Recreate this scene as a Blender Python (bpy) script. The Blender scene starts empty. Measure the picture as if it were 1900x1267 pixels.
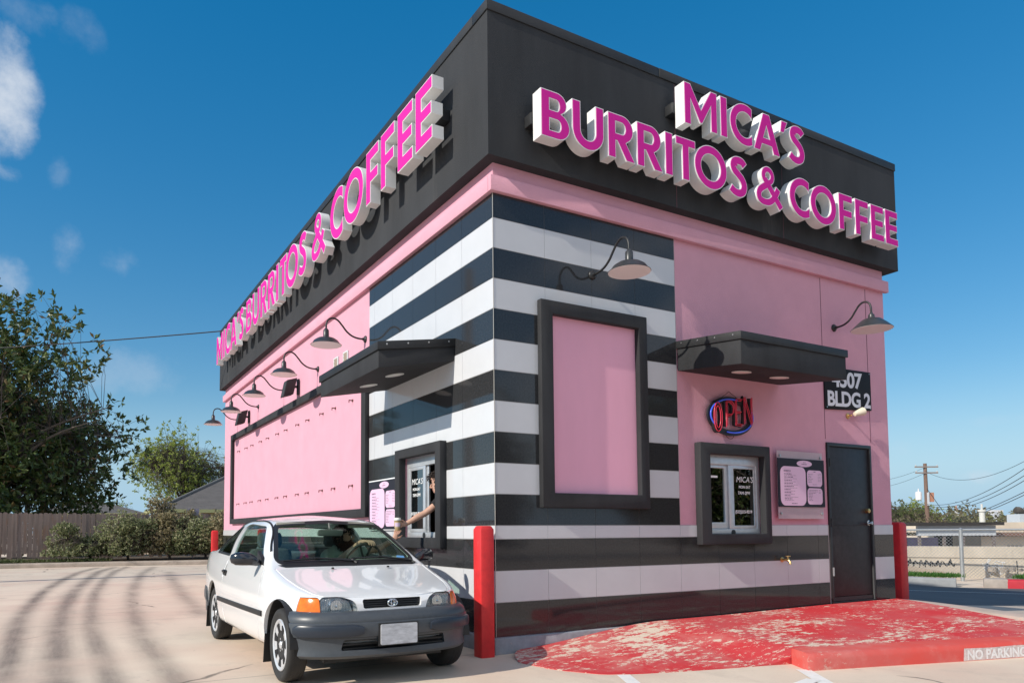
import bpy, bmesh, math, random
from mathutils import Vector, Matrix
from math import radians as RD, sin, cos, pi
import numpy as np
SC = bpy.context.scene
COL = SC.collection
random.seed(7)

# ---------------------------------------------------------------- camera
cam_d = bpy.data.cameras.new("camera"); cam = bpy.data.objects.new("camera", cam_d); COL.objects.link(cam)
SC.camera = cam
YAW, PITCH, ROLL = 0.504362, 0.0591432, -0.00550980
_f = Vector((sin(YAW)*cos(PITCH), cos(YAW)*cos(PITCH), sin(PITCH)))
_r = Vector((cos(YAW), -sin(YAW), 0)); _u = _r.cross(_f)
_r2 = cos(ROLL)*_r + sin(ROLL)*_u; _u2 = -sin(ROLL)*_r + cos(ROLL)*_u
cam.matrix_world = Matrix(((_r2.x, _u2.x, -_f.x, -3.69394), (_r2.y, _u2.y, -_f.y, -5.97806), (_r2.z, _u2.z, -_f.z, 1.1796), (0, 0, 0, 1)))
cam_d.sensor_fit = 'HORIZONTAL'; cam_d.sensor_width = 36.0
cam_d.lens = 1345.43/1900*36.0
cam_d.shift_x = (950-852.29)/1900; cam_d.shift_y = (904.57-633.5)/1900
cam_d.clip_start = 0.05; cam_d.clip_end = 20000

# ---------------------------------------------------------------- light
SUN_EL = RD(31.6)
SUN_TO = Vector((-1, -0.10, 0.617)).normalized()          # towards the sun
SUN_ROT = math.atan2(SUN_TO.x, SUN_TO.y)
w = bpy.data.worlds.new("World"); SC.world = w; w.use_nodes = True
nt = w.node_tree; nt.nodes.clear()
out = nt.nodes.new('ShaderNodeOutputWorld'); bg = nt.nodes.new('ShaderNodeBackground')
sky = nt.nodes.new('ShaderNodeTexSky'); sky.sky_type = 'NISHITA'; sky.sun_disc = False
sky.sun_elevation = SUN_EL; sky.sun_rotation = SUN_ROT; sky.altitude = 200; sky.air_density = 1.0; sky.dust_density = 0.0; sky.ozone_density = 1.5
gam = nt.nodes.new('ShaderNodeGamma'); gam.inputs['Gamma'].default_value = 0.60; nt.links.new(sky.outputs[0], gam.inputs['Color'])
hsv = nt.nodes.new('ShaderNodeHueSaturation'); hsv.inputs['Saturation'].default_value = 2.0; hsv.inputs['Value'].default_value = 1.84
nt.links.new(gam.outputs[0], hsv.inputs['Color'])
# thin fair-weather clouds, fixed in the sky by direction
tc = nt.nodes.new('ShaderNodeTexCoord')
def vmath(op, a, b=None):
    n = nt.nodes.new('ShaderNodeVectorMath'); n.operation = op
    nt.links.new(a, n.inputs[0])
    if b is not None:
        if isinstance(b, (tuple, Vector)): n.inputs[1].default_value = b
        else: nt.links.new(b, n.inputs[1])
    return n
def fmath(op, a, b=None, clamp=False):
    n = nt.nodes.new('ShaderNodeMath'); n.operation = op; n.use_clamp = clamp
    for i, s in enumerate((a, b)):
        if s is None: continue
        if isinstance(s, (int, float)): n.inputs[i].default_value = s
        else: nt.links.new(s, n.inputs[i])
    return n.outputs[0]
nz = nt.nodes.new('ShaderNodeTexNoise'); nz.inputs['Scale'].default_value = 13.0; nz.inputs['Detail'].default_value = 9; nz.inputs['Roughness'].default_value = 0.62
nt.links.new(tc.outputs['Generated'], nz.inputs['Vector'])
def camdir(px, py):
    return ((px-852.29)/1345.43*_r2 - (py-904.57)/1345.43*_u2 + _f).normalized()
total = None
for (px, py, sx, sz, dens, soft) in ((0, 175, .034, .072, .95, .1), (5, 318, .026, .014, .55, .2), (55, 30, .05, .02, .18, .4), (140, 60, .03, .025, .14, .4), (112, 322, .014, .018, .20, .4),
        (125, 460, .02, .03, .28, .4), (225, 487, .03, .02, .25, .4), (0, 520, .03, .03, .4, .4), (1812, 884, .024, .010, .55, .3), (1672, 835, .02, .016, .22, .4), (240, 690, .07, .03, .22, .5), (1840, 780, .06, .008, .10, .5)):
    d = camdir(px, py); t = Vector((d.y, -d.x, 0)).normalized(); u = t.cross(d)
    df = vmath('SUBTRACT', tc.outputs['Generated'], tuple(d))
    a = vmath('DOT_PRODUCT', df.outputs[0], tuple(t)).outputs['Value']; b = vmath('DOT_PRODUCT', df.outputs[0], tuple(u)).outputs['Value']
    e = fmath('ADD', fmath('POWER', fmath('MULTIPLY', a, 1/sx), 2.0), fmath('POWER', fmath('MULTIPLY', b, 1/sz), 2.0))
    front = fmath('GREATER_THAN', vmath('DOT_PRODUCT', tc.outputs['Generated'], tuple(d)).outputs['Value'], 0.0)
    e = fmath('SUBTRACT', 1.0, e)
    n = fmath('MULTIPLY', fmath('SUBTRACT', nz.outputs['Fac'], 0.5), 3.0 if dens > .7 else 5.0)
    mr = nt.nodes.new('ShaderNodeMapRange'); mr.interpolation_type = 'SMOOTHSTEP'; mr.inputs['From Min'].default_value = -0.25 if dens > .7 else 0.05; mr.inputs['From Max'].default_value = 1.25 if dens > .7 else 1.9; mr.inputs['To Max'].default_value = dens
    nt.links.new(fmath('ADD', e, n), mr.inputs['Value'])
    m = fmath('MULTIPLY', mr.outputs[0], front, True)
    total = m if total is None else fmath('MAXIMUM', total, m)
# pale air low over the horizon, and unseen bright cloud added high behind the camera to lift the shade
sepz = nt.nodes.new('ShaderNodeSeparateXYZ'); nt.links.new(tc.outputs['Generated'], sepz.inputs[0])
hz = nt.nodes.new('ShaderNodeMapRange'); hz.interpolation_type = 'SMOOTHSTEP'; hz.inputs['From Min'].default_value = .20; hz.inputs['From Max'].default_value = -.02; nt.links.new(sepz.outputs['Z'], hz.inputs['Value'])
hm = nt.nodes.new('ShaderNodeMixRGB'); nt.links.new(hz.outputs[0], hm.inputs['Fac']); nt.links.new(hsv.outputs[0], hm.inputs['Color1']); hm.inputs['Color2'].default_value = (2.75, 4.5, 6.2, 1)
bd = vmath('DOT_PRODUCT', tc.outputs['Generated'], (.10, -.70, .70)).outputs['Value']
nb = nt.nodes.new('ShaderNodeTexNoise'); nb.inputs['Scale'].default_value = 3.2; nb.inputs['Detail'].default_value = 8; nt.links.new(tc.outputs['Generated'], nb.inputs['Vector'])
bm_ = nt.nodes.new('ShaderNodeMapRange'); bm_.interpolation_type = 'SMOOTHSTEP'; bm_.inputs['From Min'].default_value = .42; bm_.inputs['From Max'].default_value = .56; nt.links.new(nb.outputs['Fac'], bm_.inputs['Value'])
bz = nt.nodes.new('ShaderNodeMapRange'); bz.interpolation_type = 'SMOOTHSTEP'; bz.inputs['From Min'].default_value = .62; bz.inputs['From Max'].default_value = .80; nt.links.new(bd, bz.inputs['Value'])
bc = nt.nodes.new('ShaderNodeMixRGB'); nt.links.new(fmath('MULTIPLY', bm_.outputs[0], bz.outputs[0]), bc.inputs['Fac']); nt.links.new(hm.outputs[0], bc.inputs['Color1']); bc.inputs['Color2'].default_value = (8.6, 8.6, 8.9, 1)
mixc = nt.nodes.new('ShaderNodeMixRGB'); nt.links.new(total, mixc.inputs['Fac']); nt.links.new(bc.outputs[0], mixc.inputs['Color1']); mixc.inputs['Color2'].default_value = (5.2, 5.7, 6.4, 1)
nt.links.new(mixc.outputs[0], bg.inputs['Color']); bg.inputs['Strength'].default_value = 0.105
nt.links.new(bg.outputs[0], out.inputs['Surface'])
sun_d = bpy.data.lights.new("sun", 'SUN'); sun_d.energy = 3.9; sun_d.angle = RD(0.5); sun_d.color = (1.0, 0.93, 0.82)
sun = bpy.data.objects.new("sun", sun_d); COL.objects.link(sun); sun.location = SUN_TO*60
sun.rotation_euler = SUN_TO.to_track_quat('Z', 'Y').to_euler()
SC.view_settings.view_transform = 'Standard'; SC.view_settings.look = 'None'; SC.view_settings.exposure = 0.30; SC.view_settings.gamma = 1.0
SC.view_settings.use_curve_mapping = False

# ---------------------------------------------------------------- helpers
def S2L(h):
    h = h.lstrip('#'); c = [int(h[i:i+2], 16)/255 for i in (0, 2, 4)]
    return tuple((v/12.92 if v <= .04045 else ((v+.055)/1.055)**2.4) for v in c)
MATS = {}
def mat(name, base, rough=0.6, metal=0.0, spec=0.5, var=None, bump=None, coat=0.0, trans=0.0, ior=1.45, emit=None, stain=None, grime=None):
    """plain Principled material; var=(scale, amount) mottles the colour, bump=(scale, strength[, dist])"""
    m = bpy.data.materials.new(name); m.use_nodes = True; t = m.node_tree; p = t.nodes['Principled BSDF']
    p.inputs['Base Color'].default_value = (*base, 1); p.inputs['Roughness'].default_value = rough; p.inputs['Metallic'].default_value = metal
    p.inputs['Specular IOR Level'].default_value = spec; p.inputs['IOR'].default_value = ior
    if coat: p.inputs['Coat Weight'].default_value = coat; p.inputs['Coat Roughness'].default_value = 0.03
    if trans: p.inputs['Transmission Weight'].default_value = trans
    if emit: p.inputs['Emission Color'].default_value = (*emit[0], 1); p.inputs['Emission Strength'].default_value = emit[1]
    co = t.nodes.new('ShaderNodeTexCoord')
    if var:
        nzz = t.nodes.new('ShaderNodeTexNoise'); nzz.inputs['Scale'].default_value = var[0]; nzz.inputs['Detail'].default_value = 6; nzz.inputs['Roughness'].default_value = .65
        if len(var) > 2:
            mp = t.nodes.new('ShaderNodeMapping'); mp.inputs['Scale'].default_value = var[2]; t.links.new(co.outputs['Object'], mp.inputs['Vector']); t.links.new(mp.outputs[0], nzz.inputs['Vector'])
        else: t.links.new(co.outputs['Object'], nzz.inputs['Vector'])
        r = t.nodes.new('ShaderNodeValToRGB'); a = var[1]
        r.color_ramp.elements[0].position = .3; r.color_ramp.elements[1].position = .7
        r.color_ramp.elements[0].color = tuple(max(0, c*(1-a)) for c in base)+(1,); r.color_ramp.elements[1].color = tuple(min(1, c*(1+a)) for c in base)+(1,)
        t.links.new(nzz.outputs['Fac'], r.inputs['Fac']); last = r.outputs['Color']
        if stain:                                   # stain = (colour, scale vec, threshold, amount)
            n3 = t.nodes.new('ShaderNodeTexNoise'); n3.inputs['Scale'].default_value = 1; n3.inputs['Detail'].default_value = 8; n3.inputs['Roughness'].default_value = .7
            mp3 = t.nodes.new('ShaderNodeMapping'); mp3.inputs['Scale'].default_value = stain[1]; t.links.new(co.outputs['Object'], mp3.inputs['Vector']); t.links.new(mp3.outputs[0], n3.inputs['Vector'])
            mr = t.nodes.new('ShaderNodeMapRange'); mr.inputs['From Min'].default_value = stain[2]; mr.inputs['From Max'].default_value = stain[2]+.12; mr.inputs['To Max'].default_value = stain[3]
            t.links.new(n3.outputs['Fac'], mr.inputs['Value'])
            mx = t.nodes.new('ShaderNodeMixRGB'); t.links.new(mr.outputs[0], mx.inputs['Fac']); t.links.new(last, mx.inputs['Color1']); mx.inputs['Color2'].default_value = (*stain[0], 1); last = mx.outputs[0]
        t.links.new(last, p.inputs['Base Color'])
    if bump:
        n2 = t.nodes.new('ShaderNodeTexNoise'); n2.inputs['Scale'].default_value = bump[0]; n2.inputs['Detail'].default_value = 5; n2.inputs['Roughness'].default_value = .6
        t.links.new(co.outputs['Object'], n2.inputs['Vector'])
        b = t.nodes.new('ShaderNodeBump'); b.inputs['Strength'].default_value = bump[1]; b.inputs['Distance'].default_value = bump[2] if len(bump) > 2 else 0.004
        t.links.new(n2.outputs['Fac'], b.inputs['Height']); t.links.new(b.outputs[0], p.inputs['Normal'])
    MATS[name] = m
    return m
def glass_mat(name, tint, rough=0.0, mixv=0.10):
    """thin sheet glass: clear straight-through with a Fresnel mirror on top"""
    m = bpy.data.materials.new(name); m.use_nodes = True; t = m.node_tree; t.nodes.clear()
    o = t.nodes.new('ShaderNodeOutputMaterial'); tr = t.nodes.new('ShaderNodeBsdfTransparent'); tr.inputs[0].default_value = (*tint, 1)
    gl = t.nodes.new('ShaderNodeBsdfGlossy'); gl.inputs['Roughness'].default_value = rough
    fr = t.nodes.new('ShaderNodeFresnel'); fr.inputs['IOR'].default_value = 1.5
    ml = t.nodes.new('ShaderNodeMath'); ml.operation = 'ADD'; ml.use_clamp = True; t.links.new(fr.outputs[0], ml.inputs[0]); ml.inputs[1].default_value = mixv
    gb = t.nodes.new('ShaderNodeNewGeometry'); inv = t.nodes.new('ShaderNodeMath'); inv.operation = 'SUBTRACT'; inv.inputs[0].default_value = 1.0; t.links.new(gb.outputs['Backfacing'], inv.inputs[1])
    mu = t.nodes.new('ShaderNodeMath'); mu.operation = 'MULTIPLY'; t.links.new(ml.outputs[0], mu.inputs[0]); t.links.new(inv.outputs[0], mu.inputs[1])
    mx = t.nodes.new('ShaderNodeMixShader'); t.links.new(mu.outputs[0], mx.inputs[0]); t.links.new(tr.outputs[0], mx.inputs[1]); t.links.new(gl.outputs[0], mx.inputs[2]); t.links.new(mx.outputs[0], o.inputs[0])
    MATS[name] = m
    return m

class MB:
    """collects polygons and links them as one mesh object"""
    def __init__(s): s.v = []; s.f = []; s.mi = []; s.cur = 0
    def add(s, vs, fs):
        o = len(s.v); s.v += [tuple(p) for p in vs]
        for f in fs: s.f.append([i+o for i in f]); s.mi.append(s.cur)
    def box(s, x0, x1, y0, y1, z0, z1):
        s.add([(x0,y0,z0),(x1,y0,z0),(x1,y1,z0),(x0,y1,z0),(x0,y0,z1),(x1,y0,z1),(x1,y1,z1),(x0,y1,z1)],
              [(0,3,2,1),(4,5,6,7),(0,1,5,4),(1,2,6,5),(2,3,7,6),(3,0,4,7)])
    def hexa(s, p):     # 8 points bottom ring then top ring
        s.add(p, [(0,3,2,1),(4,5,6,7),(0,1,5,4),(1,2,6,5),(2,3,7,6),(3,0,4,7)])
    def tube(s, pts, r, n=8, cap=True):
        pts = [Vector(p) for p in pts]; rs = r if isinstance(r, (list, tuple)) else [r]*len(pts)
        up = Vector((0, 0, 1)); prev = None; rings = []
        for i, p in enumerate(pts):
            d = (pts[min(i+1, len(pts)-1)]-pts[max(i-1, 0)]).normalized()
            if prev is None:
                a = d.cross(up); a = a if a.length > .05 else d.cross(Vector((1, 0, 0)))
            else: a = prev-d*prev.dot(d)
            a.normalize(); prev = a; b = d.cross(a)
            rings.append([p+rs[i]*(cos(2*pi*k/n)*a+sin(2*pi*k/n)*b) for k in range(n)])
        vs = [q for rg in rings for q in rg]; fs = []
        for i in range(len(pts)-1):
            for k in range(n): fs.append((i*n+k, i*n+(k+1) % n, (i+1)*n+(k+1) % n, (i+1)*n+k))
        if cap: fs.append(tuple(range(n-1, -1, -1))); fs.append(tuple((len(pts)-1)*n+k for k in range(n)))
        s.add(vs, fs)
    def lathe(s, prof, c=(0,0,0), n=24, axis='z'):
        vs = []; fs = []
        for (r, h) in prof:
            for k in range(n):
                a = 2*pi*k/n; p = (r*cos(a), r*sin(a), h)
                if axis == 'x': p = (h, r*cos(a), r*sin(a))
                if axis == 'y': p = (r*sin(a), h, r*cos(a))
                vs.append((c[0]+p[0], c[1]+p[1], c[2]+p[2]))
        for i in range(len(prof)-1):
            for k in range(n): fs.append((i*n+k, i*n+(k+1) % n, (i+1)*n+(k+1) % n, (i+1)*n+k))
        if prof[0][0] > 1e-6: fs.append(tuple(range(n-1, -1, -1)))
        if prof[-1][0] > 1e-6: fs.append(tuple((len(prof)-1)*n+k for k in range(n)))
        s.add(vs, fs)
    def prism(s, poly, a, b, plane='xz'):
        """extrude polygon (2D) between a and b along the third axis"""
        def P(u, v, w):
            return {'xz': (u, w, v), 'yz': (w, u, v), 'xy': (u, v, w)}[plane]
        n = len(poly); vs = [P(u, v, a) for u, v in poly]+[P(u, v, b) for u, v in poly]
        fs = [tuple(range(n)), tuple(range(2*n-1, n-1, -1))]+[(i, n+i, n+(i+1) % n, (i+1) % n) for i in range(n)]
        s.add(vs, fs)
    def quad(s, a, b, c, d): s.add([a, b, c, d], [(0, 1, 2, 3)])
    def mesh(s, name, mats=None, smooth=None, fix=True, weld=False):
        me = bpy.data.meshes.new(name); me.from_pydata(s.v, [], s.f)
        if mats:
            for m_ in (mats if isinstance(mats, (list, tuple)) else [mats]): me.materials.append(m_)
            if s.cur or any(s.mi): me.polygons.foreach_set('material_index', s.mi)
        if fix or weld:
            bm = bmesh.new(); bm.from_mesh(me)
            if weld: bmesh.ops.remove_doubles(bm, verts=bm.verts, dist=1e-5)
            bmesh.ops.recalc_face_normals(bm, faces=bm.faces); bm.to_mesh(me); bm.free()
        if smooth is not None: smooth_mesh(me, smooth)
        return me
    def obj(s, name, mats, parent=None, smooth=None, bevel=0, origin=None, fix=True, weld=False, seg=2):
        if origin: s.v = [(x-origin[0], y-origin[1], z-origin[2]) for x, y, z in s.v]
        me = s.mesh(name, mats, None if bevel else smooth, fix, weld)
        if bevel: bevel_mesh(me, bevel, seg); smooth_mesh(me, smooth if smooth is not None else 35)
        o = bpy.data.objects.new(name, me); COL.objects.link(o)
        if parent: o.parent = parent
        return o
def smooth_mesh(me, ang):
    me.polygons.foreach_set('use_smooth', [True]*len(me.polygons))
    bm = bmesh.new(); bm.from_mesh(me); a = RD(ang)
    for e in bm.edges:
        if len(e.link_faces) != 2 or e.calc_face_angle(0) > a: e.smooth = False
    bm.to_mesh(me); bm.free()
def bevel_mesh(me, w_, seg=2, ang=30):
    bm = bmesh.new(); bm.from_mesh(me); bmesh.ops.remove_doubles(bm, verts=bm.verts, dist=1e-5)
    es = [e for e in bm.edges if len(e.link_faces) == 2 and e.calc_face_angle(0) > RD(ang)]
    bmesh.ops.bevel(bm, geom=es, offset=w_, segments=seg, profile=.5, affect='EDGES', clamp_overlap=True); bm.to_mesh(me); bm.free()
def empty(name, loc=(0,0,0), rz=0.0):
    o = bpy.data.objects.new(name, None); COL.objects.link(o); o.location = loc; o.rotation_euler = (0, 0, rz); o.empty_display_size = .2
    return o
def tag(o, label=None, cat=None, group=None, kind=None):
    if label: o['label'] = label
    if cat: o['category'] = cat
    if group: o['group'] = group
    if kind: o['kind'] = kind
    return o
def copy_tree(o, parent=None):
    c = o.copy(); COL.objects.link(c)
    if parent: c.parent = parent
    for ch in [k for k in bpy.data.objects if k.parent == o]: copy_tree(ch, c)
    return c
def text_polys(s_, size=1.0, offset=0.0, res=3, align='LEFT', extrude=0.0, spacing=1.0):
    cu = bpy.data.curves.new('txt', 'FONT'); cu.body = s_; cu.size = size; cu.offset = offset; cu.resolution_u = res; cu.align_x = align; cu.extrude = extrude; cu.fill_mode = 'BOTH'; cu.space_character = spacing
    o = bpy.data.objects.new('txt', cu); COL.objects.link(o); dg = bpy.context.evaluated_depsgraph_get(); dg.update()
    me = bpy.data.meshes.new_from_object(o.evaluated_get(dg)); vs = [tuple(v.co) for v in me.vertices]; fs = [tuple(p.vertices) for p in me.polygons]
    bpy.data.objects.remove(o); bpy.data.curves.remove(cu); bpy.data.meshes.remove(me)
    return vs, fs
def cat_curve(pts, per=8, closed=False):
    P = [Vector(p) for p in pts]; n = len(P); o = []
    for i in range(n if closed else n-1):
        if closed: a, b, c, d = P[(i-1) % n], P[i], P[(i+1) % n], P[(i+2) % n]
        else: a, b, c, d = P[max(i-1, 0)], P[i], P[i+1], P[min(i+2, n-1)]
        for k in range(per):
            t = k/per; o.append(.5*((2*b)+(c-a)*t+(2*a-5*b+4*c-d)*t*t+(3*b-3*c+d-a)*t*t*t))
    if not closed: o.append(P[-1])
    return o
def boolean(a, b, op='DIFFERENCE', solver='EXACT', keep=False):
    """apply a boolean of mesh object b to mesh object a"""
    md = a.modifiers.new('b', 'BOOLEAN'); md.object = b; md.operation = op; md.solver = solver
    dg = bpy.context.evaluated_depsgraph_get(); dg.update()
    me = bpy.data.meshes.new_from_object(a.evaluated_get(dg)); old = a.data; a.modifiers.clear(); a.data = me; bpy.data.meshes.remove(old)
    if not keep: bpy.data.objects.remove(b)
    return a
def dupm(a, name):
    o = bpy.data.objects.new(name, a.data.copy()); COL.objects.link(o); return o
# ---------------------------------------------------------------- materials
M_pink = mat('pink stucco paint', (.68, .345, .43), .82, var=(2.2, .05), bump=(85, .85, .007), stain=((.54, .30, .36), (.9, .9, .35), .62, .35))
M_pinkflat = mat('pink painted panel', (.80, .40, .53), .7, var=(1.4, .05, (1, 1, .25)), bump=(40, .15, .003))
M_black = mat('black stucco paint', (.024, .025, .028), .8, var=(3, .30, (1, 1, .3)), bump=(100, .6, .006))
M_parapet = mat('black painted parapet stucco', (.040, .042, .046), .85, spec=.25, var=(1.3, .22, (1, 1, .22)), bump=(90, .5, .005), stain=((.11, .105, .10), (.8, .8, .12), .62, .5))
M_blackmetal = mat('black enamelled metal', (.022, .023, .025), .42, var=(20, .2))
M_coping = mat('black coping sheet metal', (.020, .021, .023), .55, var=(6, .2))
M_tileb = mat('glossy black porcelain tile', (.030, .031, .033), .06, spec=.62, var=(55, .35), bump=(3.0, .02, .004))
M_tilew = mat('glossy white porcelain tile', (.58, .59, .61), .10, spec=.5, var=(3, .03), bump=(3.0, .015, .004))
M_grout = mat('grey tile grout', (.33, .32, .31), .9)
M_alum = mat('brushed aluminium frame', (.62, .64, .66), .35, metal=.55, var=(14, .08))
M_white = mat('white enamel', (.78, .77, .74), .45)
M_lampw = mat('white lamp lens', (.86, .84, .78), .4)
M_dark = mat('dark interior', (.020, .020, .022), .9)
M_int = mat('interior wall paint', (.22, .21, .20), .8)
M_steel = mat('stainless steel', (.60, .60, .60), .28, metal=1.0)
M_brass = mat('brass', (.70, .46, .20), .3, metal=1.0)
M_glass = glass_mat('window glass', (.80, .86, .86), 0.0, .12)
M_glassdark = glass_mat('tinted window glass', (.30, .36, .37), 0.0, .22)
M_acryl = mat('worn clear acrylic sheet', (.66, .52, .56), .35, var=(7, .06), trans=.35)
M_signblk = mat('black sign panel', (.012, .013, .016), .7, spec=.25)
M_menublk = mat('dark slate menu print', (.020, .022, .032), .6, spec=.3)
M_menupink = mat('lilac pink menu print', (.78, .53, .70), .45)
M_menutxt = mat('dark menu lettering', (.10, .06, .11), .6)
M_white_txt = mat('white vinyl lettering', (.86, .86, .86), .6)
M_greytxt = mat('pale grey sign lettering', (.70, .70, .74), .5)
M_face = mat('magenta acrylic letter face', (.64, .030, .32), .6, spec=.02)
M_letterw = mat('white painted letter return', (.80, .80, .79), .40, var=(5, .05))
M_red = mat('red bollard paint', (.62, .028, .030), .45, var=(9, .14), bump=(30, .12, .003), stain=((.48, .30, .26), (14, 14, 7), .645, .75))
M_neonred = mat('red neon tube', (.55, .035, .07), .25, emit=((1, .08, .12), .05))
M_neonblue = mat('blue neon tube', (.06, .12, .75), .25, emit=((.10, .18, 1), .05))
# ---------------------------------------------------------------- ground
def ground_h(x, y):
    """flat by the building, falling gently to the side road, then into the hollow beyond the retaining wall"""
    f = min(1, max(0, (40-y)/16))
    z = -.45*min(1, max(0, (x-7.4)/9.6))*f
    u = x+.75*(y-6)                          # the wall runs diagonally
    if x > 17: z -= 2.0*min(1, max(0, (u-27.5)/4.0))*min(1, max(0, (70-y)/20))
    return z
xs = sorted(set([-3000, -900, -300, -120, -60, -30]+[-16+.6*i for i in range(60)]+[7.4, 17.0, 20, 20.5, 21, 21.5, 22, 22.5, 23, 24, 25, 26, 27, 28, 29, 30, 32, 34, 37, 40, 60, 90, 150, 400, 1200, 4000]))
ys = sorted(set([-2500, -600, -150, -60, -30]+[-14+.6*i for i in range(68)]+[28, 32, 40, 60, 90, 150, 400, 1500, 5000]))
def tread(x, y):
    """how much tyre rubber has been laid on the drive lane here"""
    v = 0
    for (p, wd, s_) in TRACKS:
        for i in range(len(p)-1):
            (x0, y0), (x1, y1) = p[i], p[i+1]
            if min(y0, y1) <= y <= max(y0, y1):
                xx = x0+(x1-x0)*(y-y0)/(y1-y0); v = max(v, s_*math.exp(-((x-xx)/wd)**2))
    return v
mb = MB(); nx, ny = len(xs), len(ys)
mb.add([(x, y, ground_h(x, y)) for y in ys for x in xs], [(j*nx+i, j*nx+i+1, (j+1)*nx+i+1, (j+1)*nx+i) for j in range(ny-1) for i in range(nx-1)])
def ground_material():
    m = bpy.data.materials.new('worn tan concrete'); m.use_nodes = True; t = m.node_tree; p = t.nodes['Principled BSDF']; L = t.links.new
    co = t.nodes.new('ShaderNodeTexCoord').outputs['Object']
    def noise(scale, detail=6, rough=.6, sc=None, dist=0):
        n = t.nodes.new('ShaderNodeTexNoise'); n.inputs['Scale'].default_value = scale; n.inputs['Detail'].default_value = detail; n.inputs['Roughness'].default_value = rough; n.inputs['Distortion'].default_value = dist
        if sc:
            mp = t.nodes.new('ShaderNodeMapping'); mp.inputs['Scale'].default_value = sc; L(co, mp.inputs[0]); L(mp.outputs[0], n.inputs['Vector'])
        else: L(co, n.inputs['Vector'])
        return n.outputs['Fac']
    def ramp(src, *els):
        r = t.nodes.new('ShaderNodeValToRGB'); e = r.color_ramp.elements
        while len(e) < len(els): e.new(.5)
        for k, (ps, c) in enumerate(els): e[k].position = ps; e[k].color = (*c, 1)
        L(src, r.inputs[0]); return r.outputs[0]
    def mix(fac, a, b, mode='MIX'):
        n = t.nodes.new('ShaderNodeMixRGB'); n.blend_type = mode
        for s_, v in ((0, fac), (1, a), (2, b)):
            if isinstance(v, (int, float)): n.inputs[s_].default_value = v
            elif isinstance(v, tuple): n.inputs[s_].default_value = (*v, 1)
            else: L(v, n.inputs[s_])
        return n.outputs[0]
    def m1(op, a, b):
        n = t.nodes.new('ShaderNodeMath'); n.operation = op; n.use_clamp = True
        for k, v in enumerate((a, b)):
            if isinstance(v, (int, float)): n.inputs[k].default_value = v
            else: L(v, n.inputs[k])
        return n.outputs[0]
    def band(src, lo, hi):
        r = t.nodes.new('ShaderNodeMapRange'); r.inputs['From Min'].default_value = lo; r.inputs['From Max'].default_value = hi; L(src, r.inputs['Value']); return r.outputs[0]
    base = ramp(noise(.30, 5), (.35, (.64, .52, .41)), (.65, (.72, .60, .475)))
    base = mix(band(noise(.45, 3), .48, .68), base, (.63, .475, .375))                      # pinkish, sun-baked patches
    base = mix(m1('MULTIPLY', band(noise(2.2, 9, .72), .52, .68), .35), base, (.46, .375, .305))     # mottle
    base = mix(m1('MULTIPLY', band(noise(1.0, 8, .7, (1.2, .35, 1)), .56, .70), .42), base, (.42, .345, .285))   # drips and drags
    base = mix(m1('MULTIPLY', band(noise(60, 3, .7), .60, .75), .35), base, (.26, .21, .17))  # aggregate
    base = mix(m1('MULTIPLY', band(noise(7, 6, .75, (1, .6, 1)), .66, .73), .6), base, (.17, .14, .115))    # spots
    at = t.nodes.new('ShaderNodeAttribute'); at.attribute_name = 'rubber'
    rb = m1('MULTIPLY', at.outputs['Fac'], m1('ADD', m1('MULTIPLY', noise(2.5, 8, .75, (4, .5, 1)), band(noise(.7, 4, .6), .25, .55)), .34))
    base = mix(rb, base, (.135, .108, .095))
    # hairline cracks
    vo = t.nodes.new('ShaderNodeTexVoronoi'); vo.feature = 'DISTANCE_TO_EDGE'; vo.inputs['Scale'].default_value = .33
    wv = t.nodes.new('ShaderNodeMixRGB'); wv.inputs[0].default_value = .22; L(co, wv.inputs[1])
    nn = t.nodes.new('ShaderNodeTexNoise'); nn.inputs['Scale'].default_value = 1.7; nn.inputs['Detail'].default_value = 8; L(co, nn.inputs['Vector']); L(nn.outputs['Color'], wv.inputs[2]); L(wv.outputs[0], vo.inputs['Vector'])
    cr = m1('MULTIPLY', band(vo.outputs['Distance'], .0055, .0015), band(noise(.9, 4), .50, .58))
    base = mix(m1('MULTIPLY', cr, .75), base, (.10, .085, .07))
    jn = t.nodes.new('ShaderNodeAttribute'); jn.attribute_name = 'joint'
    # saw-cut joints: every 4.6 m along, 3.7 m across
    sp = t.nodes.new('ShaderNodeSeparateXYZ'); L(co, sp.inputs[0])
    def joint(axis, step, off):
        a = t.nodes.new('ShaderNodeMath'); a.operation = 'ADD'; L(sp.outputs[axis], a.inputs[0]); a.inputs[1].default_value = off
        b = t.nodes.new('ShaderNodeMath'); b.operation = 'PINGPONG'; L(a.outputs[0], b.inputs[0]); b.inputs[1].default_value = step/2
        return band(b.outputs[0], .010, .004)
    base = mix(m1('MULTIPLY', joint('Y', 4.6, -.1), .6), base, (.12, .10, .08))
    L(base, p.inputs['Base Color']); p.inputs['Roughness'].default_value = .88; p.inputs['Specular IOR Level'].default_value = .3
    b = t.nodes.new('ShaderNodeBump'); b.inputs['Strength'].default_value = .35; b.inputs['Distance'].default_value = .004; L(noise(45, 6, .7), b.inputs['Height']); L(b.outputs[0], p.inputs['Normal'])
    return m
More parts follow.
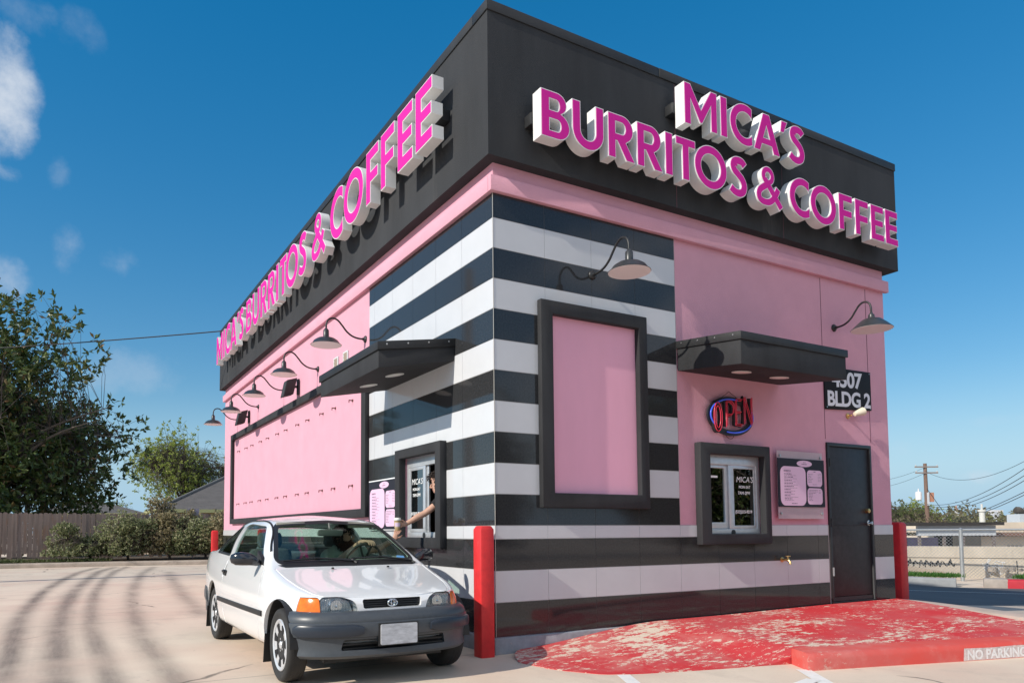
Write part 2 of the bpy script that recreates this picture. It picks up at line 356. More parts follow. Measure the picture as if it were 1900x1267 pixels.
TRACKS = [([(-4.05,-4),(-4.05,.86),(-4.14,5.4),(-4.09,7.5),(-3.95,10.9),(-3.61,14.6),(-3.12,18.7),(-2.5,21.5)], .125, .95),
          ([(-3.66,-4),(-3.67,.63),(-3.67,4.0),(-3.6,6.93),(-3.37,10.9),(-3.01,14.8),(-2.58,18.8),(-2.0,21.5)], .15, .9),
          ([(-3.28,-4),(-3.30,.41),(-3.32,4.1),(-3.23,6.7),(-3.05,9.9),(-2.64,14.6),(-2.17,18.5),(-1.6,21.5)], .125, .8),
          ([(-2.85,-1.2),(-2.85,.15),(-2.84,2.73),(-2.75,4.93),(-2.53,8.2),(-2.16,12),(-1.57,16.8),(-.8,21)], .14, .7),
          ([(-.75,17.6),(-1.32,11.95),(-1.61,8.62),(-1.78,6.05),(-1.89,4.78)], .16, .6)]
M_ground = ground_material()
# finer sheet for the drive lane itself so the rubber shows with a soft edge
gx = [x for x in xs if not (-5.0 < x < -.6)]; fine = [-5.0+.05*i for i in range(89)]
gx = sorted(gx+fine)
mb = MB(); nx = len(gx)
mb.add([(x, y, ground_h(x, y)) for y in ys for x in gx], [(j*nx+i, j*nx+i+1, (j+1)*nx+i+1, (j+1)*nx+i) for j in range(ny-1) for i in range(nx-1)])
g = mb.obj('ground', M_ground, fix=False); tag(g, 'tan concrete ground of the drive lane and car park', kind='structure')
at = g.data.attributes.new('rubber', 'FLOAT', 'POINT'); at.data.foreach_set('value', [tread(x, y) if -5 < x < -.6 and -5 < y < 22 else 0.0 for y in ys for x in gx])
# ---------------------------------------------------------------- the restaurant building (corner at the origin)
W, L, TH = 6.544, 13.242, .20
BL = empty('restaurant_building', (0, 0, 0))
tag(BL, 'pink one storey drive-through restaurant with black and white striped tile corner', 'building')
def split(rect, holes):
    """rect and holes (u0,u1,v0,v1) -> the pieces of rect outside the holes"""
    us = sorted({rect[0], rect[1]} | {min(max(h[k], rect[0]), rect[1]) for h in holes for k in (0, 1)})
    vs = sorted({rect[2], rect[3]} | {min(max(h[k], rect[2]), rect[3]) for h in holes for k in (2, 3)})
    o = []
    for i in range(len(us)-1):
        for j in range(len(vs)-1):
            cu, cv = (us[i]+us[i+1])/2, (vs[j]+vs[j+1])/2
            if us[i+1]-us[i] < 1e-4 or vs[j+1]-vs[j] < 1e-4: continue
            if not any(h[0] < cu < h[1] and h[2] < cv < h[3] for h in holes): o.append((us[i], us[i+1], vs[j], vs[j+1]))
    return o
DRIVE = (1.11, 2.10, 1.09, 2.07)      # opening on the left face (y0,y1,z0,z1)
WALK = (2.86, 3.82, 1.11, 2.07)       # opening on the right face (x0,x1,z0,z1)
DOOR = (5.125, 6.085, .226, 2.315)
IN = .012                             # stucco lies this far behind the tile face
def holed(mb, rect, holes, plane, a, b):
    ps = split(rect, holes)
    def P(u, v, d): return (u, d, v) if plane == 'y' else (d, u, v)
    for (u0, u1, v0, v1) in ps:
        for d in (a, b): mb.add([P(u0,v0,d), P(u1,v0,d), P(u1,v1,d), P(u0,v1,d)], [(0,1,2,3)])
    for (u0, u1, v0, v1) in holes+[rect]:
        for q in (((u0,v0),(u1,v0)), ((u1,v0),(u1,v1)), ((u1,v1),(u0,v1)), ((u0,v1),(u0,v0))):
            mb.add([P(*q[0],a), P(*q[1],a), P(*q[1],b), P(*q[0],b)], [(0,1,2,3)])
mb = MB(); holed(mb, (IN, W, .02, 4.90), [WALK, DOOR], 'y', IN, IN+TH)
mb.obj('wall', M_pink, BL, fix=False)
mb = MB(); holed(mb, (IN+TH, L, .02, 4.90), [DRIVE], 'x', IN, IN+TH)
mb.obj('wall', M_pink, BL, fix=False)
mb = MB(); mb.box(IN+TH, W, L-TH, L, .02, 4.9); mb.obj('wall', M_pink, BL)
mb = MB(); mb.box(W-TH, W, IN+TH, L-TH, .02, 4.9); mb.obj('wall', M_pink, BL)
# small return strip where tile zone ends, foundation kerb
mb = MB(); mb.box(-.045, 5.10, -.05, IN-.004, -.05, .158); mb.box(-.045, IN-.004, IN, L, -.05, .158)
M_found = mat('grey painted concrete footing', (.26, .27, .30), .85, var=(5, .25), bump=(20, .6, .01), stain=((.42, .33, .28), (6, 6, 9), .58, .8))
mb.obj('footing', M_found, BL, bevel=.02)
mb = MB(); mb.box(.25, W-.25, .25, L-.25, 4.75, 4.92); mb.obj('roof', M_dark, BL)
mb = MB(); mb.box(IN+TH+.002, W-TH-.002, IN+TH+.002, L-TH-.002, .0, .20); mb.obj('floor', mat('indoor floor', (.12, .11, .10), .6), BL)
# interior partition and kit seen through the drive window
mb = MB(); mb.box(2.3, 2.36, .25, 5.2, .2, 4.7); mb.box(.25, 2.3, 2.9, 2.96, .2, 4.7); mb.obj('partition', M_int, BL)
# band of projecting stucco under the parapet
mb = MB(); P_ = .05
mb.box(-P_, W+P_, -P_, IN-.002, 4.53, 4.69); mb.box(-P_, IN-.002, IN, L+P_, 4.53, 4.69); mb.obj('cornice_band', M_pink, BL, bevel=.008)
# parapet box and its coping
o_, X1, Y1, Z0, Z1 = .115, 6.729, 13.384, 4.844, 6.395
mb = MB()
mb.box(-o_, X1, -o_, .135, Z0, Z1); mb.box(-o_, .135, .135, Y1, Z0, Z1); mb.box(X1-.25, X1, .135, Y1, Z0, Z1); mb.box(.135, X1-.25, Y1-.25, Y1, Z0, Z1)
mb.obj('parapet', M_parapet, BL)
mb = MB(); c_ = .014
def coping_run(a0, a1, axis):
    n = 3 if axis == 'x' else 5
    for k in range(n):
        u0, u1 = a0+(a1-a0)*k/n, a0+(a1-a0)*(k+1)/n-.006; e = .002*(k % 2)
        if axis == 'x': mb.box(u0, u1, -o_-c_-e, .16, Z1-.088, Z1+.018+e)
        else: mb.box(-o_-c_-e, .16, u0, u1, Z1-.088, Z1+.018+e)
coping_run(-o_-c_, X1+c_, 'x'); coping_run(.162, Y1+c_, 'y')
mb.box(X1-.27, X1+c_, .162, Y1, Z1-.088, Z1+.016)
mb.obj('coping', M_coping, BL, bevel=.004)
# ---- striped porcelain tiles, one slab each with a hair of tilt
rows = [(.160, .482, 0), (.488, .787, 1), (.793, 1.092, 0), (1.098, 1.226, 1)]
for k in range(11):
    z0 = 1.229+.305*k; rows.append((z0+.003, min(z0+.302, 4.535), k % 2))
rng = random.Random(3)
def tiles(face, u_start, pitch, u_end_low, u_end_up, holes, name):
    for ri, (z0, z1, c) in enumerate(rows):
        mbs = {}
        ue = u_end_low if ri < 4 else u_end_up
        u0 = 0.0; u1 = u_start
        while u0 < ue-.02:
            ta, tb = rng.gauss(0, .0006), rng.gauss(0, .0006)
            a, b = u0+.002, min(u1, ue)-.002
            for (p, q, r, s) in split((a, b, z0, z1), holes):
                vs = []
                for d0 in (0, 1):
                    for (u, v) in ((p, r), (q, r), (q, s), (p, s)):
                        d = ta*(u-(a+b)/2)+tb*(v-(z0+z1)/2)+(.0101 if d0 else 0)
                        vs.append((u, d, v) if face == 'y' else (d, u, v))
                mbs.setdefault((c, sum(1 for h in holes if (h[0]+h[1])/2 < (p+q)/2 and h[2] < (r+s)/2 < h[3])), MB()).hexa([vs[4], vs[5], vs[1], vs[0], vs[7], vs[6], vs[2], vs[3]])
            u0, u1 = u1, u1+pitch
        for (c_k, sg), mbk in mbs.items(): mbk.obj(name, (M_tileb, M_tilew)[c_k], BL)
frame_in = lambda r: (r[0]-.02, r[1]+.02, r[2]-.02, r[3]+.02)
tiles('y', .6232, .61, W, 2.462, [WALK, (5.10, 6.105, 0, 2.34), (.66, 1.86, 1.54, 3.40)], 'tile_course')
tiles('x', .634, .61, L, 3.262, [DRIVE], 'tile_course')
# grout bed just behind the tile joints
mb = MB()
holed(mb, (.004, W, .16, 1.2285), [WALK, DOOR], 'y', .0035, .0105); holed(mb, (.004, 2.46, 1.2286, 4.53), [WALK, (.66, 1.86, 1.54, 3.40)], 'y', .0035, .0105)
holed(mb, (.011, L, .16, 1.2285), [DRIVE], 'x', .0035, .0105); holed(mb, (.011, 3.26, 1.2286, 4.53), [DRIVE], 'x', .0035, .0105)
mb.obj('tile_grout', M_grout, BL, fix=False)
mb = MB(); mb.box(-.003, .001, -.003, .001, .16, 4.53); mb.obj('corner_trim', mat('stone coloured corner trim', (.55, .52, .46), .5), BL)
# ---- stucco frames
def frame(mb, r_out, r_in, plane, d_front, d_back):
    for (u0, u1, v0, v1) in split(r_out, [r_in]): pass
    a, b, c, d = r_out; e, f, g_, h = r_in
    def B(u0, u1, v0, v1):
        if plane == 'y': mb.box(u0, u1, d_front, d_back, v0, v1)
        else: mb.box(d_front, d_back, u0, u1, v0, v1)
    B(a, b, c, g_); B(a, b, h, d); B(a, e, g_, h); B(f, b, g_, h)
def frame_solid(r_out, r_in, plane, d_front, d_back, name, m, parent, bevel=.01):
    mb = MB(); (a, b, c, d), (e, f, g_, h) = r_out, r_in
    def P(u, v, w): return (u, w, v) if plane == 'y' else (w, u, v)
    vs = []
    for w_ in (d_front, d_back):
        for q in ((a,c),(b,c),(b,d),(a,d),(e,g_),(f,g_),(f,h),(e,h)): vs.append(P(q[0], q[1], w_))
    fs = []
    for k in range(4):
        n = (k+1) % 4
        fs += [(k, n, 4+n, 4+k), (8+k, 8+n, 12+n, 12+k), (k, n, 8+n, 8+k), (4+k, 4+n, 12+n, 12+k)]
    mb.add(vs, fs); return mb.obj(name, m, parent, bevel=bevel)
# blank poster frame on the right face
pf = frame_solid((.525, 1.955, 1.405, 3.525), (.675, 1.835, 1.555, 3.385), 'y', -.065, .0115, 'poster_frame', M_black, BL)
mb = MB(); mb.box(.66, 1.86, .011, .05, 1.54, 3.40); mb.obj('poster_panel', M_pinkflat, pf)
# long menu board frame on the left face
bf = frame_solid((3.272, 12.19, 1.37, 3.53), (3.43, 12.05, 1.49, 3.40), 'x', -.06, .0118, 'board_frame', M_black, BL)
M_hook = mat('small brown hook', (.14, .06, .05), .6)
for z, ys_ in ((3.077, (11.46, 10.68, 10.11, 9.35, 8.75, 8.0, 7.4, 6.64, 6.04, 5.28, 4.68, 3.93)), (1.836, (11.47, 10.71, 10.13, 9.38, 8.76, 8.01, 7.4, 6.64, 6.05, 5.3, 4.7, 3.93))):
    for y in ys_:
        mb = MB(); mb.box(-.045, .0118, y-.006, y+.006, z-.006, z+.008); mb.box(-.052, -.043, y-.007, y+.007, z-.035, z+.008); mb.box(.002, .0119, y-.02, y+.02, z-.016, z+.018); mb.obj('hook', M_hook, bf)
# ---- walk-up window (right face) and drive-through window (left face)
def slider(plane, op, outer, name_frame, inner_first, d0, mirror):
    """stucco surround > aluminium slider with two sashes; u runs along the wall"""
    u0, u1, v0, v1 = op
    sur = frame_solid(outer, (u0+.015, u1-.015, v0+.015, v1-.015), plane, -.085, .0113, name_frame, M_black, BL)
    win = frame_solid((u0+.002, u1-.002, v0+.002, v1-.002), (u0+.055, u1-.055, v0+.075, v1-.125), plane, d0, d0+.09, 'window', M_alum, BL, bevel=.004)
    return sur, win
def pane(plane, r, d, m, parent, name='pane'):
    mb = MB(); a, b, c, e = r
    if plane == 'y': mb.box(a, b, d, d+.005, c, e)
    else: mb.box(d, d+.005, a, b, c, e)
    return mb.obj(name, m, parent)
def text_on(parent, name, s_, m, plane, u, v, size, d, align='LEFT', offset=0.0, thick=.0012, flip=False, slant=0.0):
    vs, fs = text_polys(s_, size, offset, 3, align)
    mb = MB()
    if plane == 'y': P = lambda x, y: (u+x+slant*y, d, v+y)
    elif plane == 'x': P = lambda x, y: (d, u-x-slant*y, v+y)
    mb.add([P(x, y) for x, y, z in vs], fs); return mb.obj(name, m, parent, fix=False)
# walk-up
ws, ww = slider('y', WALK, (2.715, 3.905, 1.004, 2.182), 'window_surround', True, .018, False)
frame_solid((2.917, 3.335, 1.187, 1.944), (2.955, 3.24, 1.262, 1.905), 'y', .045, .075, 'sash', M_alum, ww, bevel=.003)
frame_solid((3.29, 3.763, 1.187, 1.944), (3.378, 3.728, 1.225, 1.905), 'y', .026, .044, 'sash', M_alum, ww, bevel=.003)
p1 = pane('y', (2.945, 3.25, 1.25, 1.912), .060, M_glassdark, ww); p2 = pane('y', (3.37, 3.735, 1.22, 1.912), .034, M_glassdark, ww)
text_on(ww, 'lettering', "MICA'S", M_white_txt, 'y', 3.425, 1.745, .098, .0325, slant=.18); text_on(ww, 'lettering', "MON-SAT", M_white_txt, 'y', 3.47, 1.672, .046, .0325, offset=.001)
text_on(ww, 'lettering', "7AM-2PM", M_white_txt, 'y', 3.455, 1.598, .052, .0325, offset=.001); text_on(ww, 'lettering', "(512)215-9219", M_white_txt, 'y', 3.398, 1.372, .050, .0325, offset=.0016)
mb = MB(); mb.box(3.02, 3.14, .0585, .0595, 1.79, 1.815); mb.obj('sticker', M_white_txt, ww)
mb = MB(); mb.lathe([(.0, -.003), (.035, -.003), (.035, .003), (0, .003)], (3.34, .016, 1.14), 16, 'y'); b_ = mb.obj('badge', M_blackmetal, ww)
# drive-through: far half glazed, near half slid open
ds, dw = slider('x', DRIVE, (1.0, 2.215, .985, 2.165), 'window_surround', True, .03, True)
frame_solid((1.60, 2.043, 1.167, 1.944), (1.665, 2.0, 1.205, 1.905), 'x', .036, .056, 'sash', M_alum, dw, bevel=.003)
frame_solid((1.56, 1.99, 1.167, 1.944), (1.61, 1.94, 1.215, 1.895), 'x', .060, .085, 'sash', M_alum, dw, bevel=.003)
p3 = pane('x', (1.655, 2.01, 1.20, 1.912), .044, M_glassdark, dw); pane('x', (1.60, 1.95, 1.20, 1.90), .070, M_glassdark, dw)
text_on(dw, 'lettering', "MICA'S", M_white_txt, 'x', 1.985, 1.735, .098, .0425, slant=.18); text_on(dw, 'lettering', "MON-SAT", M_white_txt, 'x', 1.955, 1.662, .046, .0425, offset=.001)
text_on(dw, 'lettering', "7AM-2PM", M_white_txt, 'x', 1.955, 1.59, .052, .0425, offset=.001); text_on(dw, 'lettering', "(512)215-9219", M_white_txt, 'x', 2.0, 1.372, .046, .0425, offset=.0016)
mb = MB(); mb.lathe([(.0, -.003), (.035, -.003), (.035, .003), (0, .003)], (.028, 1.62, 1.128), 16, 'x'); mb.obj('badge', M_blackmetal, dw)
# ---- steel door in the right face
dr = frame_solid((DOOR[0], DOOR[1], DOOR[2]-.02, DOOR[3]), (DOOR[0]+.045, DOOR[1]-.04, DOOR[2]+.0, DOOR[3]-.045), 'y', -.012, .10, 'door', M_blackmetal, BL, bevel=.004)
M_doorp = mat('black painted steel door', (.022, .021, .024), .48, var=(14, .35), bump=(60, .12, .002))
mb = MB(); mb.box(5.172, 6.043, .012, .055, .29, 2.268); mb.obj('leaf', M_doorp, dr, bevel=.003)
mb = MB(); mb.box(5.172, 6.043, .004, .03, .232, .285); mb.obj('kick_plate', M_blackmetal, dr)
for z in (.62, 1.26, 2.05):
    mb = MB(); mb.lathe([(.014, -.055), (.014, .055)], (5.166, -.012, z), 10); mb.box(5.168, 5.205, -.002, .012, z-.05, z+.05); mb.obj('hinge', M_blackmetal if z > 1 else M_steel, dr)
mb = MB(); mb.lathe([(.0, -.03), (.030, -.026), (.034, .0), (.034, .014)], (5.965, 0, 1.42), 16, 'y'); mb.obj('deadbolt', M_brass, dr)
mb = MB(); mb.lathe([(.0, -.05), (.022, -.05), (.024, -.01), (.037, -.004), (.037, .014)], (5.985, 0, 1.255), 16, 'y'); mb.tube([(5.985, -.045, 1.255), (5.95, -.052, 1.253), (5.87, -.05, 1.248)], [.013, .011, .009], 8); mb.obj('handle', M_steel, dr, smooth=40)
# ---- canopies over both windows (fall slightly outwards)
def canopy(plane, u0, u1, zt_w, zt_o, zb_w, zb_o, D, lights):
    mb = MB()
    def P(u, d, z): return (u, -d, z) if plane == 'y' else (-d, u, z)
    def body(mb, a, b, d0, d1, t0, t1, b0, b1):
        mb.hexa([P(a, d0, b0), P(b, d0, b0), P(b, d1, b1), P(a, d1, b1), P(a, d0, t0), P(b, d0, t0), P(b, d1, t1), P(a, d1, t1)])
    body(mb, u0, u1, .002, D, zt_w-.07, zt_o-.07, zb_w, zb_o)
    cn = mb.obj('canopy', M_black, BL, bevel=.006)
    mb = MB(); body(mb, u0-.018, u1+.018, .001, D+.018, zt_w+.012, zt_o+.012, zt_w-.074, zt_o-.074); mb.obj('coping', M_coping, cn, bevel=.003)
    mb = MB()
    for k in range(4):
        for u in (u0-.019, u1+.019):
            d = .08+k*.24; z = zt_w+(zt_o-zt_w)*d/D-.02
            q = P(u, d, z); mb.lathe([(.0, -.004), (.009, -.002), (.009, .002), (0, .004)], q, 8, 'x' if plane == 'y' else 'y')
    mb.obj('screws', M_steel, cn)
    for (u, d) in lights:
        z = zb_w+(zb_o-zb_w)*d/D; sl = (zb_o-zb_w)/D
        for (nm, r0, r1, dz, m) in (('light_trim', .105, .085, -.006, M_white), ('recessed_light', .084, 0, -.004, M_lampw)):
            mb = MB(); n = 28; vs = []; fs = []
            rr = [(r0, 0), (r0, dz), (r1, dz)] if r1 else [(r0, dz)]
            for (r, h) in rr:
                for k in range(n): q = P(u+r*cos(2*pi*k/n), d+r*sin(2*pi*k/n), z+sl*r*sin(2*pi*k/n)+h); vs.append(q)
            for i in range(len(rr)-1):
                for k in range(n): fs.append((i*n+k, i*n+(k+1) % n, (i+1)*n+(k+1) % n, (i+1)*n+k))
            if not r1: fs.append(tuple(range(n)))
            mb.add(vs, fs); mb.obj(nm, m, cn)
    return cn
canopy('y', 2.468, 4.235, 3.32, 3.225, 2.99, 2.892, .885, [(2.98, .46), (3.62, .46)])
canopy('x', .80, 2.66, 3.235, 3.095, 3.005, 2.838, .885, [(1.40, .44), (2.03, .50)])
# service wire stubs on the left canopy, louvred vents, door-side wall box
for y in (4.63, 4.20):
    mb = MB(); v = frame_solid((y-.10, y+.10, 3.60, 3.86), (y-.075, y+.075, 3.625, 3.835), 'x', -.012, .0116, 'vent', mat('grey vent frame', (.62, .66, .66), .5) if y > 4.4 else MATS['grey vent frame'], BL, bevel=.003)
    mb = MB()
    for k in range(4):
        z = 3.635+k*.052; mb.hexa([(.010, y-.075, z), (.010, y+.075, z), (.004, y+.075, z), (.004, y-.075, z), (-.010, y-.075, z+.046), (-.010, y+.075, z+.046), (-.016, y+.075, z+.046), (-.016, y-.075, z+.046)])
    mb.obj('louvres', mat('tan louvre', (.40, .33, .27), .6) if y > 4.4 else MATS['tan louvre'], v)
mb = MB(); mb.box(W, W+.09, .10, .22, 1.30, 1.46); mb.obj('outlet_box', M_blackmetal, BL, bevel=.01)
# vertical control joints in the stucco, plain dark strips
M_joint = mat('dark stucco joint', (.16, .07, .09), .9)
for bx in [(x-.004, x+.004, .0095, .0125, 2.36, 4.52) for x in (5.128, 6.12)]+[(x-.003, x+.003, -.1165, -.114, Z0, Z1-.09) for x in (2.40, 4.25)]:
    mb = MB(); mb.box(*bx); mb.obj('control_joint', M_joint, BL)
# ---------------------------------------------------------------- red painted apron slab and kerbs
def slab_h(x, y):
    """painted concrete rises from the paving to the door sill"""
    t = min(1, max(0, x/2.1)); t = t*t*(3-2*t)
    top = .025+.165*t+.02*min(1, max(0, (x-3)/2))
    # front edge line
    e = fe(x); d = max(0, min(1, (y-e)/(max(.25, -.02-e))))
    d = d*d*(3-2*d)*.4+d*.6
    q = min(1, max(0, (x-1.62)/.65)); edge = .0005+.10*q*q*(3-2*q)
    return edge+(top-edge)*d
def interp(tab, x):
    if x <= tab[0][0]: return tab[0][1]
    for (a, b), (c, d) in zip(tab, tab[1:]):
        if x <= c: return b+(d-b)*(x-a)/(c-a)
    return tab[-1][1]
FE = [(-.06, -.52), (-.02, -.80), (.06, -1.02), (.234, -1.285), (.50, -1.41), (.807, -1.50), (1.30, -1.61), (1.70, -1.69), (2.05, -1.77), (3.16, -2.11), (4.42, -2.43), (5.6, -2.72)]
def fe(x): return interp(FE, x)
BE = [(-2.72, 5.62), (-1.87, 5.78), (-1.47, 5.95), (-.93, 6.18), (-.3, 6.42), (-.02, 6.50)]
mb = MB(); NXs, NYs = 110, 44
gridv = []
for j in range(NYs+1):
    v = j/NYs
    for i in range(NXs+1):
        u = i/NXs; x = -.06+u*(6.52+.06)
        y = fe(x)+(-.052-fe(x))*v
        xe = interp(BE, max(-2.72, min(-.02, y)))
        x2 = -.06+u*(xe+.06); y2 = fe(x2)+(-.052-fe(x2))*v
        # round the left tip away from the footing
        if x2 < .28: y2 = min(y2, -.052-.42*max(0, (.28-x2)/.34)**2+.0)
        gridv.append((x2, y2, slab_h(x2, y2)+.004))
ns = len(gridv); skirt = [i for i in range(NXs+1)]+[j*(NXs+1)+NXs for j in range(1, NYs+1)]
mb.add(gridv+[(gridv[i][0], gridv[i][1], -.05) for i in skirt], [(j*(NXs+1)+i, j*(NXs+1)+i+1, (j+1)*(NXs+1)+i+1, (j+1)*(NXs+1)+i) for j in range(NYs) for i in range(NXs)]+[(ns+k, ns+k+1, skirt[k+1], skirt[k]) for k in range(len(skirt)-1)])
def red_material(name, wear, base, lo):
    m = bpy.data.materials.new(name); m.use_nodes = True; t = m.node_tree; p = t.nodes['Principled BSDF']; Lk = t.links.new
    co = t.nodes.new('ShaderNodeTexCoord').outputs['Object']
    def noise(scale, detail, rough, sc=None):
        n = t.nodes.new('ShaderNodeTexNoise'); n.inputs['Scale'].default_value = scale; n.inputs['Detail'].default_value = detail; n.inputs['Roughness'].default_value = rough
        if sc:
            mp = t.nodes.new('ShaderNodeMapping'); mp.inputs['Scale'].default_value = sc; mp.inputs['Rotation'].default_value = (0, 0, .25); Lk(co, mp.inputs[0]); Lk(mp.outputs[0], n.inputs['Vector'])
        else: Lk(co, n.inputs['Vector'])
        return n.outputs['Fac']
    def rng_(src, a, b, to=1.0):
        r = t.nodes.new('ShaderNodeMapRange'); r.inputs['From Min'].default_value = a; r.inputs['From Max'].default_value = b; r.inputs['To Max'].default_value = to; Lk(src, r.inputs['Value']); return r.outputs[0]
    def mix(f, a, b):
        n = t.nodes.new('ShaderNodeMixRGB'); Lk(f, n.inputs[0])
        for s_, v in ((1, a), (2, b)):
            if isinstance(v, tuple): n.inputs[s_].default_value = (*v, 1)
            else: Lk(v, n.inputs[s_])
        return n.outputs[0]
    def mm(op, a, b):
        n = t.nodes.new('ShaderNodeMath'); n.operation = op
        for k, v in enumerate((a, b)):
            if isinstance(v, (int, float)): n.inputs[k].default_value = v
            else: Lk(v, n.inputs[k])
        return n.outputs[0]
    c = mix(rng_(noise(1.1, 6, .65), .42, .62), base, tuple(min(1, k*.82+.05) for k in base))
    c = mix(rng_(noise(1.6, 7, .7, (1, .8, 1)), .50, .66, .75), c, (.60, .20, .175))     # thinned, chalky paint
    chip = mm('ADD', mm('MULTIPLY', noise(15, 11, .80, (.5, 1.2, 1)), .68), mm('MULTIPLY', noise(1.3, 5, .65, (.7, 1.1, 1)), .40))
    c = mix(rng_(chip, lo, lo+.018), c, wear)
    c = mix(rng_(noise(55, 4, .7), .64, .72, .5), c, (.40, .17, .14))
    Lk(c, p.inputs['Base Color']); p.inputs['Roughness'].default_value = .85; p.inputs['Specular IOR Level'].default_value = .18
    b = t.nodes.new('ShaderNodeBump'); b.inputs['Strength'].default_value = .4; b.inputs['Distance'].default_value = .004; Lk(chip, b.inputs['Height']); b.invert = True; Lk(b.outputs[0], p.inputs['Normal'])
    return m
M_redslab = red_material('worn red painted concrete', (.66, .55, .44), (.58, .040, .045), .575)
M_redkerb = red_material('red painted kerb', (.58, .30, .25), (.62, .085, .07), .62)
sl = mb.obj('pavement', M_redslab, fix=False, smooth=60); tag(sl, 'worn red painted concrete apron in front of the door', kind='structure')
def kerb(name, path, wdt, h, m, label, rnd=.045, z0=-.05, end=True):
    """kerb swept along a ground polyline; its front lies on the path, it is wdt deep to the left of the walking direction"""
    prof = [(0, z0), (0.0, h-rnd*1.2), (rnd*.35, h-rnd*.3), (rnd, h), (wdt, h), (wdt, z0)]
    mb = MB(); n = len(prof); rings = []
    P = [Vector((*p, 0)) for p in path]
    for i, p in enumerate(P):
        d = (P[min(i+1, len(P)-1)]-P[max(i-1, 0)]).normalized(); nn = Vector((-d.y, d.x, 0))
        rings.append([p+nn*a+Vector((0, 0, b)) for a, b in prof])
    vs = [q for r in rings for q in r]; fs = []
    for i in range(len(P)-1):
        for k in range(n): fs.append((i*n+k, i*n+(k+1) % n, (i+1)*n+(k+1) % n, (i+1)*n+k))
    fs += [tuple(range(n)), tuple((len(P)-1)*n+k for k in range(n))]
    mb.add(vs, fs); o = mb.obj(name, m, smooth=50); tag(o, label, kind='structure'); return o
kp = [(1.80, -2.02), (1.845, -2.045), (1.95, -2.07), (2.3, -2.155), (2.67, -2.25), (3.42, -2.45), (4.05, -2.60), (5.4, -2.93), (6.4, -3.3)]
kb = kerb('kerb', kp, .30, .142, M_redkerb, 'red painted kerb with stencilled NO PARKING along the apron')
# stencil lettering on the kerb face, near its right end
vs, fs = text_polys('NO PARKING', .115, .004, 3)
mbp = MB(); mbl = MB()
k0 = Vector((3.38, -2.438, 0)); kd = (Vector((4.05, -2.60, 0))-Vector((3.42, -2.45, 0))).normalized(); kn = Vector((kd.y, -kd.x, 0))
prng = random.Random(5)
poly = [(0-.02, .012), (.25, .006), (.55, .010), (.95, .004), (.95, .118), (.6, .122), (.3, .115), (-.01, .121)]
mbp.add([tuple(k0+kd*u+kn*.0025+Vector((0, 0, max(.004, v-.008)))) for u, v in poly], [tuple(range(len(poly)))])
mbp.obj('stencil_patch', mat('scuffed white stencil paint', (.62, .52, .50), .75, var=(25, .3), stain=((.55, .20, .17), (22, 22, 22), .56, .8)), kb, fix=False)
mbl.add([tuple(k0+kd*(x+.02)+kn*.0048+Vector((0, 0, y+.014))) for x, y, z in vs], fs); mbl.obj('stencil_lettering', mat('white stencil lettering', (.80, .77, .76), .7, var=(30, .15)), kb, fix=False)
kerb('kerb', [(5.62, -2.80), (5.80, -1.87), (5.97, -1.47), (6.2, -.93), (6.44, -.3), (6.52, -.005), (6.54, .4)][::-1], .34, .175, mat('worn concrete kerb', (.44, .36, .31), .85, var=(3, .18), bump=(35, .5, .005), stain=((.55, .16, .13), (3, 3, 3), .56, .75)), 'worn concrete kerb closing the red apron beside the road', end=True)
# white bay lines on the paving
mb = MB()
def stripe(mb, a, b, w0, z=.0045):
    a, b = Vector((*a, z)), Vector((*b, z)); d = (b-a).normalized(); n = Vector((-d.y, d.x, 0))*w0/2
    mb.quad(tuple(a-n), tuple(b-n), tuple(b+n), tuple(a+n))
stripe(mb, (.36, -1.38), (-.55, -3.1), .11); stripe(mb, (1.80, -1.97), (.72, -3.4), .115)
mb.v = [(x, y, z+.0) for x, y, z in mb.v]
stripe(mb, (1.50, -2.28), (.2, -2.62), .11, .0075)
tag(mb.obj('painted_lines', mat('white road paint', (.78, .76, .72), .7, var=(9, .08), stain=((.5, .4, .32), (12, 12, 12), .66, .7)), fix=False), 'white painted bay lines on the concrete', kind='structure')
